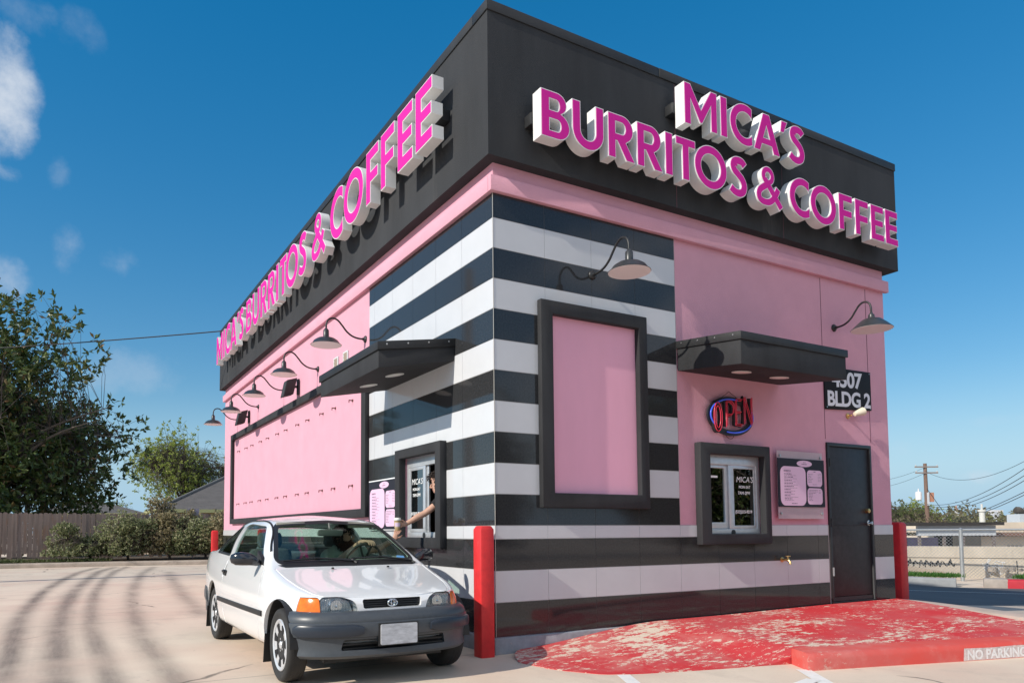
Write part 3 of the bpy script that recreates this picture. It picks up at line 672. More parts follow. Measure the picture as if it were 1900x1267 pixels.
# ---------------------------------------------------------------- channel letter signs
def arc(cx, cy, rx, ry, a0, a1, n=14): return [(cx+rx*cos(RD(a0+(a1-a0)*k/n)), cy+ry*sin(RD(a0+(a1-a0)*k/n))) for k in range(n+1)]
def stroke(sp, wd, per=7):
    c = cat_curve([(x, y, 0) for x, y in sp], per); l, r = [], []
    for i, p in enumerate(c):
        d = (c[min(i+1, len(c)-1)]-c[max(i-1, 0)]).normalized(); n = Vector((-d.y, d.x, 0))*wd/2
        l.append((p.x+n.x, p.y+n.y)); r.append((p.x-n.x, p.y-n.y))
    return l+r[::-1]
t_ = .22
GL = {
 'I': (.233, [[(0,0),(.233,0),(.233,1),(0,1)]]),
 'E': (.60, [[(0,0),(.60,0),(.60,.205),(t_,.205),(t_,.405),(.57,.405),(.57,.60),(t_,.60),(t_,.795),(.60,.795),(.60,1),(0,1)]]),
 'F': (.60, [[(0,0),(t_,0),(t_,.375),(.57,.375),(.57,.58),(t_,.58),(t_,.795),(.60,.795),(.60,1),(0,1)]]),
 'T': (.63, [[(.205,0),(.425,0),(.425,.80),(.63,.80),(.63,1),(0,1),(0,.80),(.205,.80)]]),
 'U': (.845, [[(0,1)]+arc(.4225,.40,.4225,.42,180,360,20)+[(.845,1),(.625,1)]+arc(.4225,.40,.2025,.205,360,180,16)+[(.22,1)]]),
 'O': (1.08, [arc(.54,.5,.54,.53,0,360,44)[:-1], arc(.54,.5,.32,.315,0,360,36)[:-1]]),
 'C': (.79, [arc(.53,.5,.53,.53,60,300,34)+arc(.53,.5,.31,.315,325,35,28)]),
 'B': (.73, [[(0,0)]+arc(.42,.29,.31,.29,-90,62,14)+arc(.40,.765,.255,.235,-60,90,14)+[(0,1)], [(t_,.60)]+arc(.39,.715,.075,.115,-90,90,10)+[(t_,.83)], [(t_,.17)]+arc(.41,.29,.09,.12,-90,90,10)+[(t_,.41)]]),
 'R': (.77, [[(0,0),(t_,0),(t_,.395),(.255,.395),(.51,0),(.77,0),(.515,.40)]+arc(.40,.695,.315,.305,-55,90,16)+[(0,1)], [(t_,.575)]+arc(.39,.70,.10,.125,-90,90,10)+[(t_,.825)]]),
 'A': (.985, [[(0,0),(.245,0),(.315,.19),(.67,.19),(.74,0),(.985,0),(.61,1),(.37,1)], [(.385,.375),(.60,.375),(.4925,.67)]]),
 'M': (1.08, [[(0,0),(.215,0),(.215,.60),(.50,.12),(.58,.12),(.865,.60),(.865,0),(1.08,0),(1.08,1),(.875,1),(.54,.46),(.205,1),(0,1)]]),
 "'": (.29, [[(.0,.68),(.15,.68),(.30,1),(.06,1)]]),
 'S': (.647, [stroke([(.565,.80),(.47,.885),(.33,.905),(.20,.86),(.155,.745),(.21,.635),(.345,.545),(.465,.445),(.525,.30),(.475,.155),(.33,.092),(.17,.12),(.045,.20)], .215)]),
}
AMP = [[stroke([(.95,.02),(.64,.36),(.335,.695)], .195, 5)], [arc(.465,.775,.245,.245,0,360,32)[:-1], arc(.465,.775,.085,.085,0,360,20)[:-1]],
       [stroke([(.50,.595),(.33,.49),(.17,.375),(.115,.24),(.17,.125),(.33,.088),(.53,.13),(.70,.28),(.85,.52)], .195)]]
GCACHE = {}
def glyph_mesh(polys, h, dep, offset, mat_, name):
    cu = bpy.data.curves.new('g', 'CURVE'); cu.dimensions = '2D'; cu.fill_mode = 'BOTH'; cu.extrude = dep/2; cu.offset = offset
    for p in polys:
        s = cu.splines.new('POLY'); s.points.add(len(p)-1); s.use_cyclic_u = True
        for k, (x, y) in enumerate(p): s.points[k].co = (x*h, y*h, 0, 1)
    o = bpy.data.objects.new('g', cu); COL.objects.link(o); dg = bpy.context.evaluated_depsgraph_get(); dg.update()
    me = bpy.data.meshes.new_from_object(o.evaluated_get(dg)); me.name = name
    bpy.data.objects.remove(o); bpy.data.curves.remove(cu)
    bm = bmesh.new(); bm.from_mesh(me); bmesh.ops.remove_doubles(bm, verts=bm.verts, dist=1e-5); bmesh.ops.recalc_face_normals(bm, faces=bm.faces); bm.to_mesh(me); bm.free()
    me.materials.clear(); me.materials.append(mat_); smooth_mesh(me, 32)
    return me
def letter_meshes(ch, h, dep):
    k = (ch, h)
    if k in GCACHE: return GCACHE[k]
    trim = .010 if h < .6 else .011
    if ch == '&':
        r = []
        for dd, off, m, nm in ((dep, 0, M_letterw, 'letter'), (.006, -trim, M_face, 'face')):
            os_ = []
            for q_, p in enumerate(AMP):
                me = glyph_mesh(p, h, dd+.0006*q_, off, m, nm); o = bpy.data.objects.new('a', me); COL.objects.link(o); os_.append(o)
            boolean(os_[0], os_[1], 'UNION'); boolean(os_[0], os_[2], 'UNION'); me = os_[0].data; bpy.data.objects.remove(os_[0]); me.materials.clear(); me.materials.append(m); smooth_mesh(me, 32); r.append(me)
        GCACHE[k] = tuple(r)
    else:
        GCACHE[k] = (glyph_mesh(GL[ch][1], h, dep, 0, M_letterw, 'letter'), glyph_mesh(GL[ch][1], h, .006, -trim, M_face, 'face'))
    return GCACHE[k]
def sign(items, plane, h, label, loc, dep=.135):
    """items: (char, position along the wall, baseline); plane 'y' right face, 'x' left face"""
    root = empty('wall_sign', loc); tag(root, label, 'sign', 'channel letter signs on the parapet')
    rot = Matrix.Rotation(pi/2, 4, 'X') if plane == 'y' else Matrix.Rotation(-pi/2, 4, 'Z') @ Matrix.Rotation(pi/2, 4, 'X')
    for ch, u, z in items:
        ml, mf = letter_meshes(ch, h, dep)
        o = bpy.data.objects.new('letter', ml); COL.objects.link(o); o.parent = root
        back = -.235-dep/2
        pos = Vector((u, back, z)) if plane == 'y' else Vector((back, u, z))
        o.matrix_local = Matrix.Translation(pos-Vector(loc)) @ rot
        f = bpy.data.objects.new('face', mf); COL.objects.link(f); f.parent = o; f.location = (0, 0, dep/2+.0005)
    us = [i[1] for i in items]
    return root
def rail(root, plane, a, b, z, loc):
    mb = MB()
    if plane == 'y': mb.box(a, b, -.236, -.12, z-.06, z+.06)
    else: mb.box(-.236, -.12, a, b, z-.06, z+.06)
    mb.obj('raceway', M_blackmetal, root, origin=loc, bevel=.004)
zr, hr = 5.026, 0.4807
it = [(c, u, zr) for c, u in zip("BURRITOS&COFFEE", (0.335, 0.718, 1.179, 1.575, 1.98, 2.137, 2.422, 2.975, 3.425, 4.036, 4.436, 5.007, 5.352, 5.692, 6.016))]
it += [(c, u, 5.684) for c, u in zip("MICA'S", (2.285, 2.858, 3.015, 3.413, 3.897, 4.052))]
loc = (3.4, -.25, 5.05)
s1 = sign(it, 'y', hr, 'magenta and white channel letters MICA\'S over BURRITOS & COFFEE on the shaded door side parapet', loc); rail(s1, 'y', .31, 6.28, 5.26, loc); rail(s1, 'y', 2.24, 4.33, 5.92, loc)
zl, hl = 5.29, 0.6798
it = [(c, u, zl) for c, u in zip("MICA'S", (12.433, 11.606, 11.379, 10.805, 10.106, 9.883))]
it += [(c, u, zl) for c, u in zip("BURRITOS&COFFEE", (9.212, 8.65, 7.98, 7.409, 6.827, 6.571, 6.191, 5.428, 4.739, 3.857, 3.287, 2.456, 1.975, 1.476, 0.995))]
loc = (-.25, 6.7, 5.35)
s2 = sign(it, 'x', hl, "single line of bright pink channel letters on the sunlit parapet above the drive lane", loc); rail(s2, 'x', .66, 12.40, 5.62, loc)
# ---------------------------------------------------------------- gooseneck lamps
def lamp(plane, u, zm, D=.575, r=.213, bowl=0, label='', group='gooseneck wall lamps'):
    root = empty('gooseneck_lamp', (u, IN if bowl else -.001, zm) if plane == 'y' else (IN, u, zm)); tag(root, label, 'wall lamp', group)
    if plane == 'x': root.rotation_euler = (0, 0, -pi/2)
    # local: -y points away from the wall
    k = D/.575
    prof = [(0, 0), (.11*k, .0), (.20*k, .022), (.28*k, .075), (.345*k, .15), (.41*k, .215), (.48*k, .235), (.545*k, .205), (.572*k, .145), (.575*k, .055)]
    c = cat_curve([(0, -a, b) for a, b in prof], 6)
    mb = MB(); mb.lathe([(.05, .0), (.05, -.010), (.040, -.022), (.020, -.03), (.018, -.05)], (0, 0, 0), 20, 'y'); mb.obj('wall_plate', M_blackmetal, root, smooth=40)
    mb = MB(); mb.tube(c, .0125, 10); a_ = mb.obj('arm', M_blackmetal, root, smooth=60)
    mb = MB()
    if bowl: pr_ = [(.014, .075), (.026, .05), (.036, .045), (.038, .02), (.045, .0), (.11, -.02), (.175, -.075), (r, -.145)]
    else: pr_ = [(.014, .085), (.030, .065), (.038, .055), (.040, -.035), (.060, -.045), (.12, -.062), (.165, -.092), (.190, -.132), (r, -.148)]
    mb.lathe(pr_, (0, -D, 0), 40); inner = [(rr-.003, zz-.004) for rr, zz in pr_ if rr > .05]
    sh = mb.obj('shade', mat('dark enamel lamp shade', (.036, .040, .044), .34, var=(30, .15)) if 'dark enamel lamp shade' not in MATS else MATS['dark enamel lamp shade'], root, smooth=50, fix=False)
    mb = MB(); mb.lathe([(.0, inner[0][1]-.001)]+[(a, b) for a, b in inner], (0, -D, 0), 40)
    mb.obj('reflector', M_white, root, smooth=50, fix=False)
    mb = MB(); zb = -.10 if not bowl else -.055
    mb.lathe([(0, zb-.035), (.02, zb-.03), (.030, zb-.005), (.028, zb+.02), (.016, zb+.05)], (0, -D, 0), 16); mb.obj('bulb', M_lampw, root, smooth=60)
    return root
M_lens = mat('dusty lamp lens', (.74, .66, .56), .35)
lamp('y', 1.245, 3.90, label='gooseneck lamp over the striped tiles above the blank poster frame')
l2_ = lamp('y', 5.39, 3.875, D=.52, r=.245, bowl=1, label='gooseneck lamp with a deep open bowl shade near the right end above the number sign')
for k, y in enumerate((3.43, 5.55, 7.60, 9.65, 11.70)):
    lamp('x', y, 3.862, label=('gooseneck lamp nearest the striped tiles, above the two vents', 'second gooseneck lamp from the tiles, in front of a loudspeaker', 'middle one of the five gooseneck lamps above the empty board', 'gooseneck lamp second from the far end of the pink drive lane wall', 'farthest gooseneck lamp, seen against the sky past the far wall corner')[k])
# ---------------------------------------------------------------- loudspeakers
M_spk = mat('black plastic speaker', (.018, .018, .02), .5); M_mesh = mat('speaker grille', (.04, .04, .042), .6, bump=(300, .8, .003))
for y, lb in ((6.66, 'black loudspeaker under the second gooseneck lamp, the nearer of two'), (10.5, 'black loudspeaker farther along the pink wall, by the fourth lamp')):
    r = empty('loudspeaker', (IN, y, 3.76)); tag(r, lb, 'loudspeaker', 'loudspeakers on the pink wall'); r.rotation_euler = (0, 0, 0)
    mb = MB(); mb.box(-.03, 0, -.05, .05, -.14, .14); mb.box(-.09, -.03, -.02, .02, -.02, .02); mb.obj('bracket', M_blackmetal, r, bevel=.004)
    mb = MB(); c, s = cos(RD(20)), sin(RD(20)); P8 = []
    for z in (-.16, .16):
        for (x, yy) in ((-.20, -.11), (.0, -.085), (.0, .085), (-.20, .11)): P8.append((-.085+x*c-(-z)*s*-1*0-(0)-(.0)+z*s*.9*-1*-1*0+x*0-( -z*s)*.0-(z*s)*-.6, yy, z*c+x*s*.9))
    mb.hexa(P8); b = mb.obj('cabinet', M_spk, r, bevel=.012)
    q = [Vector(p) for p in (P8[0], P8[3], P8[7], P8[4])]; ce = sum(q, Vector())/4; nn = (q[1]-q[0]).cross(q[3]-q[0]).normalized(); nn = nn if nn.x < 0 else -nn
    mb = MB(); mb.quad(*[tuple(ce+(p-ce)*.88+nn*.003) for p in q]); mb.obj('grille', M_mesh, r, fix=False)
# ---------------------------------------------------------------- menu boards
def rrect(x0, x1, y0, y1, r, n=6): return arc(x1-r, y1-r, r, r, 0, 90, n)+arc(x0+r, y1-r, r, r, 90, 180, n)+arc(x0+r, y0+r, r, r, 180, 270, n)+arc(x1-r, y0+r, r, r, 270, 360, n)
def menu(root, wdt, hgt, plate_d, backing):
    """local frame: x to the right, z up, -y towards the viewer; origin at lower left of the black panel"""
    mb = MB(); mb.prism(rrect(0, wdt, 0, hgt, .004, 2), plate_d, plate_d-.006); pn = mb.obj('panel', M_menublk, root)
    d = plate_d-.0075
    def patch(poly, nm='print_block', m=M_menupink, dd=d):
        mb = MB(); mb.add([(x*wdt, dd, y*hgt) for x, y in poly], [tuple(range(len(poly)))]); return mb.obj(nm, m, pn, fix=False)
    def rr(x0, x1, y0, y1, r):
        return [(x/wdt, y/hgt) for x, y in rrect(x0*wdt, x1*wdt, y0*hgt, y1*hgt, r)]
    b1 = patch(rr(.045, .585, .025, .835, .085*wdt/.9)); b2 = patch(rr(.615, .945, .43, .775, .05*wdt/.9)); b3 = patch(rr(.615, .945, .055, .40, .05*wdt/.9)); b4 = patch([(.565+.165*cos(2*pi*k/30), .905+.068*sin(2*pi*k/30)) for k in range(30)])
    rg = random.Random(11)
    def line(mb, x, y, w_, h_):
        xx = x
        while xx < x+w_-.008:
            l = min(rg.uniform(.018, .05), x+w_-xx); mb.add([((xx)*wdt, d-.0012, y*hgt), ((xx+l)*wdt, d-.0012, y*hgt), ((xx+l)*wdt, d-.0012, (y+h_)*hgt), (xx*wdt, d-.0012, (y+h_)*hgt)], [(0,1,2,3)]); xx += l+.009
    def words(par, s_, x, y, sz):
        vs, fs = text_polys(s_, sz*hgt, .0006*hgt, 2); mb = MB(); mb.add([(x*wdt+a, d-.0012, y*hgt+b) for a, b, c in vs], fs); mb.obj('heading', M_menutxt, par, fix=False)
    words(pn, 'BURRITOS', .12, .725, .047)
    mb = MB()
    for k in range(9): line(mb, .125, .672-k*.064, rg.uniform(.12, .2), .014); line(mb, .125, .644-k*.064, rg.uniform(.16, .32), .006)
    line(mb, .27, .065, .12, .012); mb.obj('menu_lines', M_menutxt, pn, fix=False)
    mb = MB(); line(mb, .755, .74, .05, .012)
    for k in range(6): line(mb, .64, .685-k*.032, rg.uniform(.05, .11), .008); line(mb, .85, .705-k*.032, .075, .006)
    line(mb, .73, .48, .11, .004); line(mb, .73, .455, .1, .004); mb.obj('menu_lines', M_menutxt, pn, fix=False)
    mb = MB()
    for k in range(8): line(mb, .64, .355-k*.031, rg.uniform(.06, .2) if k < 3 else rg.uniform(.05, .09), .008)
    for k in range(3): line(mb, .86, .355-k*.031, .06, .006)
    mb.obj('menu_lines', M_menutxt, pn, fix=False)
    mb = MB(); line(mb, .54, .925, .05, .012); line(mb, .505, .885, .12, .014); mb.obj('menu_lines', M_menutxt, pn, fix=False)
    return pn
r = empty('menu_board', (4.062, 0, 1.455)); tag(r, 'dark menu board with lilac panels on an acrylic sheet beside the black door', 'menu board', 'menu boards')
menu(r, .905, .605, -.058, None)
mb = MB(); mb.box(.012, .895, -.048, -.042, -.15, .70); mb.obj('acrylic_sheet', M_acryl, r)
for x in (.055, .845):
    for z in (-.085, .635):
        mb = MB(); mb.lathe([(0, -.064), (.014, -.063), (.016, -.052), (.010, -.048), (.010, -.001)], (x, 0, z), 14, 'y'); mb.obj('standoff', M_steel, r, smooth=40)
r = empty('menu_board', (-.03, 3.18, 1.205)); r.rotation_euler = (0, 0, -pi/2); tag(r, 'white edged dark menu board with lilac panels left of the drive-through window', 'menu board', 'menu boards')
menu(r, .93, .63, 0, None)
mb = MB(); mb.box(-.016, .946, .0005, .022, -.014, .646); mb.obj('backing', mat('white sign foam board', (.78, .78, .78), .6), r, bevel=.003)
# ---------------------------------------------------------------- neon open sign
r = empty('open_sign', (3.285, -.012, 2.52)); tag(r, 'red and blue neon OPEN sign hung on the pink wall above the walk-up window', 'neon sign')
poly = arc(0, 0, .425, .235, 0, 360, 40)[:-1]
mb = MB()
def ring_plate(mb, rx, ry, wd, d0, d1):
    n = 44; vs = []; fs = []
    for k in range(n):
        a = 2*pi*k/n
        for (q, d) in ((1, d0), (1, d1), (-1, d1), (-1, d0)): vs.append(((rx+q*wd)*cos(a), d, (ry+q*wd)*sin(a)))
    for k in range(n):
        for j in range(4): fs.append((k*4+j, k*4+(j+1) % 4, ((k+1) % n)*4+(j+1) % 4, ((k+1) % n)*4+j))
    mb.add(vs, fs)
ring_plate(mb, .36, .20, .034, -.03, -.008)
def letter_paths(ch):
    if ch == 'O': return [[(x, y) for x, y in arc(.5, .5, .38, .5, 0, 360, 22)]]
    if ch == 'P': return [[(.12, 0), (.12, 1), (.55, 1), (.85, .9), (.9, .75), (.82, .55), (.55, .46), (.14, .46)]]
    if ch == 'E': return [[(.85, 1), (.15, 1), (.15, 0), (.85, 0)], [(.17, .5), (.75, .5)]]
    return [[(.12, 0), (.12, 1), (.85, 0), (.85, 1)]]
lets = [('O', -.335, -.19, .17, .33), ('P', -.125, -.13, .16, .30), ('E', .035, -.10, .14, .30), ('N', .185, -.08, .17, .32)]
for ch, x0, z0, w_, h_ in lets:
    for p in letter_paths(ch):
        q = [(x0+a*w_, 0, z0+b*h_) for a, b in p]
        mb.tube([(a, -.024, c) for a, b, c in q], .026, 6)
mb.obj('backing', M_spk, r, fix=False)
mb = MB()
for ch, x0, z0, w_, h_ in lets:
    cx = x0+w_/2; cz = z0+h_/2
    for p in letter_paths(ch):
        for sc_, dx in ((1.0, -.009), (.82, .010)):
            q = [(x0+a*w_, -.056, z0+b*h_) for a, b in p]
            if ch == 'O': q = [(cx+(a-cx)*(1.06 if dx < 0 else .66), b, cz+(c-cz)*(1.04 if dx < 0 else .78)) for a, b, c in q]
            else: q = [(a+dx, b, c+dx) for a, b, c in q]
            mb.tube(q, .0062, 6)
mb.obj('letter_tube', M_neonred, r, smooth=60, fix=False)
mb = MB(); mb.tube([(.36*cos(RD(a)), -.045, .20*sin(RD(a))) for a in range(75, 216, 7)], .010, 8); mb.tube([(.36*cos(RD(a)), -.045, .20*sin(RD(a))) for a in range(255, 386, 7)], .010, 8); mb.obj('border_tube', M_neonblue, r, smooth=60, fix=False)
mb = MB(); mb.tube([(-.17, -.02, .20), (0, -.006, .30), (.17, -.02, .20)], .0035, 5); mb.tube(cat_curve([(-.10, -.02, -.20), (-.07, -.015, -.245), (.0, -.015, -.27), (.05, -.015, -.24), (.06, -.02, -.20)], 4), .0035, 5); mb.obj('chain', mat('rusty hanging wire', (.12, .04, .03), .6), r)
# ---------------------------------------------------------------- building number sign and its spot lamp
r = empty('number_sign', (5.125, 0, 2.785)); tag(r, 'black sign reading 4507 BLDG 2 above the door', 'sign')
mb = MB(); mb.hexa([(0, -.012, -.03), (1.01, -.012, .02), (1.01, .008, .02), (0, .008, -.03), (0, -.012, .54), (1.01, -.012, .555), (1.01, .008, .555), (0, .008, .54)]); pn = mb.obj('panel', M_signblk, r, bevel=.003)
for s_, x, z, sz in (('4507', .155, .285, .285), ('BLDG 2', .035, .025, .275)):
    vs, fs = text_polys(s_, sz, .0095, 4, spacing=.95); mx = max(v[0] for v in vs); tw = .66 if s_ == '4507' else .955
    mb = MB(); mb.add([(x+a*tw/mx, -.0135, z+b+.035*(x+a*tw/mx)) for a, b, c in vs], fs); mb.obj('lettering', M_greytxt, pn, fix=False)
mb = MB()
for x, z in ((.03, -.0), (.98, .045), (.03, .51), (.98, .53)): mb.lathe([(0, -.017), (.008, -.016), (.008, -.012)], (x, 0, z), 8, 'y')
mb.obj('screws', M_steel, pn)
r = empty('spot_lamp', (5.62, IN, 2.70)); tag(r, 'small brass swivel spot lamp under the number sign', 'spot lamp')
mb = MB(); mb.lathe([(.04, 0), (.04, -.012), (.015, -.02), (.013, -.06)], (0, 0, 0), 14, 'y'); mb.obj('mount', M_brass, r, smooth=40)
mb = MB(); mb.lathe([(.0, -.05), (.028, -.045), (.04, 0), (.055, .08), (.057, .10)], (0, 0, 0), 18, 'x'); h_ = mb.obj('head', mat('cream lamp metal', (.72, .66, .52), .4), r, smooth=45); h_.location = (.08, -.09, .03); h_.rotation_euler = (0, -.3, -.25)
# brass garden tap
r = empty('garden_tap', (4.17, .0, .80)); tag(r, 'small brass garden tap on the tile under the menu board', 'tap')
mb = MB(); mb.lathe([(.032, .0), (.032, -.008), (.016, -.012), (.015, -.07), (.02, -.075), (.02, -.10), (.0, -.104)], (0, 0, 0), 14, 'y'); mb.tube([(0, -.085, 0), (.0, -.115, -.02), (0, -.12, -.055)], [.016, .015, .016], 10); mb.obj('body', M_brass, r, smooth=40)
mb = MB(); mb.lathe([(0, .055), (.034, .05), (.034, .04), (.008, .038), (.008, .01)], (0, -.085, 0), 12); mb.obj('knob', M_brass, r, smooth=40)
# ---------------------------------------------------------------- bollards
def bollard(x, y, s, h, lb, rz=0.0, z=0.0):
    r = empty('bollard', (x, y, z), rz); tag(r, lb, 'bollard', 'red bollards round the building')
    mb = MB(); mb.box(-s/2, s/2, -s/2, s/2, -.08, h-.02); mb.obj('post', M_red, r, bevel=s*.13)
    mb = MB(); e = s*.10; mb.hexa([(-s/2+e*.3, -s/2+e*.3, h-.03), (s/2-e*.3, -s/2+e*.3, h-.03), (s/2-e*.3, s/2-e*.3, h-.03), (-s/2+e*.3, s/2-e*.3, h-.03), (-s/2+e*1.3, -s/2+e*1.3, h), (s/2-e*1.3, -s/2+e*1.3, h), (s/2-e*1.3, s/2-e*1.3, h), (-s/2+e*1.3, s/2-e*1.3, h)]); mb.obj('cap', M_red, r, bevel=.012)
    return r
bollard(-.165, -.055, .152, 1.225, 'tall red bollard standing at the near building corner beside the white car')
bollard(-.30, 12.75, .15, 1.22, 'red bollard at the far end of the pink wall, in front of the shrubs')
bollard(-.30, 7.95, .15, 1.23, 'red bollard beside the pink wall, seen through the side windows of the car')
bollard(7.02, .22, .185, 1.27, 'red bollard behind the apron kerb, right of the building')
# ---------------------------------------------------------------- far kerb, picket fence and shrubs behind the lane
M_kerbc = mat('weathered concrete kerb', (.40, .33, .27), .88, var=(2.5, .2), bump=(30, .5, .006), stain=((.22, .17, .14), (1.5, 5, 5), .55, .7))
kerb('kerb', [(-14, 22.9), (-6, 22.62), (-3, 22.45), (-1, 22.2), (1, 21.85), (5, 21.2), (16, 19.6)], .22, .16, M_kerbc, 'weathered concrete kerb across the back of the drive lane')
mb = MB(); mb.add([(-14, 23.1, .15), (-6, 22.83, .15), (-1, 22.4, .15), (5, 21.4, .15), (16, 19.8, .15), (16, 30, .18), (-14, 30, .18)], [tuple(range(7))])
tag(mb.obj('verge', mat('leaf littered soil', (.12, .085, .055), .95, var=(3, .4), bump=(12, .8, .02)), fix=False), 'bare soil strip behind the back kerb', kind='structure')
M_picket = mat('grey weathered cedar', (.23, .175, .150), .85, var=(1.6, .30, (6, 6, .35)), bump=(20, .4, .003), stain=((.24, .125, .075), (3.0, 3.0, .5), .56, .8))
FR = empty('picket_fence', (-1, 25.5, .1)); tag(FR, 'weathered grey wooden picket fence behind the shrubs', 'fence')
fl = [(-13.5, 25.75), (6.5, 25.2)]
mb = MB(); rg = random.Random(2); n = 124
for k in range(n):
    u = k/n; x = fl[0][0]+(fl[1][0]-fl[0][0])*u; y = fl[0][1]+(fl[1][1]-fl[0][1])*u
    w2 = .0785; h = 1.83+rg.gauss(0, .012); d = rg.gauss(0, .006); z0 = rg.uniform(.08, .2) if rg.random() < .85 else .3; tw = rg.gauss(0, .006)
    pl = [(-w2, z0), (w2, z0), (w2+tw, h-.04), (w2-.035+tw, h), (-w2+.035+tw, h), (-w2+tw, h-.04)]
    mb.add([(x+a, y+d, b+.1) for a, b in pl]+[(x+a, y+d+.018, b+.1) for a, b in pl], [tuple(range(6)), tuple(range(11, 5, -1))]+[(i, (i+1) % 6, 6+(i+1) % 6, 6+i) for i in range(6)])
mb.obj('pickets', M_picket, FR, origin=(-1, 25.5, .1))
for z in (.45, 1.0, 1.62):
    mb = MB(); mb.hexa([(fl[0][0], fl[0][1]+.03, z), (fl[1][0], fl[1][1]+.03, z), (fl[1][0], fl[1][1]+.07, z), (fl[0][0], fl[0][1]+.07, z), (fl[0][0], fl[0][1]+.03, z+.09), (fl[1][0], fl[1][1]+.03, z+.09), (fl[1][0], fl[1][1]+.07, z+.09), (fl[0][0], fl[0][1]+.07, z+.09)]); mb.obj('rail', M_picket, FR, origin=(-1, 25.5, .1))
# ---------------------------------------------------------------- foliage
def leaf_mat(name, cols, rough=.5, sub=.25):
    m = bpy.data.materials.new(name); m.use_nodes = True; t = m.node_tree; p = t.nodes['Principled BSDF']
    gi = t.nodes.new('ShaderNodeNewGeometry'); r = t.nodes.new('ShaderNodeValToRGB'); e = r.color_ramp.elements
    while len(e) < len(cols): e.new(.5)
    for k, (q, c) in enumerate(cols): e[k].position = q; e[k].color = (*c, 1)
    t.links.new(gi.outputs['Random Per Island'], r.inputs[0]); t.links.new(r.outputs[0], p.inputs['Base Color']); p.inputs['Roughness'].default_value = rough
    p.inputs['Specular IOR Level'].default_value = .45
    if sub:
        tr = t.nodes.new('ShaderNodeBsdfTranslucent'); t.links.new(r.outputs[0], tr.inputs[0]); mx = t.nodes.new('ShaderNodeMixShader'); mx.inputs[0].default_value = sub
        t.links.new(p.outputs[0], mx.inputs[1]); t.links.new(tr.outputs[0], mx.inputs[2]); t.links.new(mx.outputs[0], t.nodes['Material Output'].inputs[0])
    MATS[name] = m; return m
M_bark = mat('grey bark', (.16, .13, .105), .9, var=(6, .3), bump=(14, .8, .02))
M_barkd = mat('dark twig bark', (.09, .072, .06), .9)
M_mag = leaf_mat('glossy magnolia leaf', [(0, (.035, .062, .016)), (.45, (.065, .105, .026)), (.80, (.11, .15, .04)), (.93, (.17, .17, .05)), (1, (.20, .11, .05))], .42, .2)
M_spring = leaf_mat('fresh spring leaf', [(0, (.20, .27, .05)), (.6, (.30, .36, .07)), (1, (.40, .42, .12))], .6, .4)
M_shrub = leaf_mat('grey green shrub leaf', [(0, (.10, .13, .05)), (.5, (.24, .27, .12)), (.85, (.42, .42, .23)), (1, (.55, .50, .33))], .5, .35)
M_shrubd = leaf_mat('brown tipped shrub leaf', [(0, (.14, .13, .06)), (.5, (.31, .27, .14)), (1, (.52, .42, .26))], .6, .35)
M_oak = leaf_mat('dull green leaf', [(0, (.05, .075, .022)), (.6, (.10, .13, .04)), (1, (.16, .17, .06))], .6, .3)
M_bare = leaf_mat('brown budding twig', [(0, (.10, .085, .055)), (.6, (.16, .13, .085)), (1, (.15, .15, .06))], .8, .2)
def leaf(vs, fs, p, d, up, l, wd, fold=.25):
    """one pointed leaf folded on its midrib"""
    s = d.cross(up); s = s.normalized() if s.length > 1e-3 else Vector((1, 0, 0)); n = s.cross(d)
    o = len(vs)
    vs += [tuple(p), tuple(p+d*l*.5+s*wd*.5+n*wd*fold), tuple(p+d*l), tuple(p+d*l*.5-s*wd*.5+n*wd*fold), ]
    fs += [(o, o+1, o+2), (o, o+2, o+3)]
def rvec(rg): 
    while True:
        v = Vector((rg.uniform(-1, 1), rg.uniform(-1, 1), rg.uniform(-1, 1)))
        if .05 < v.length < 1: return v.normalized()
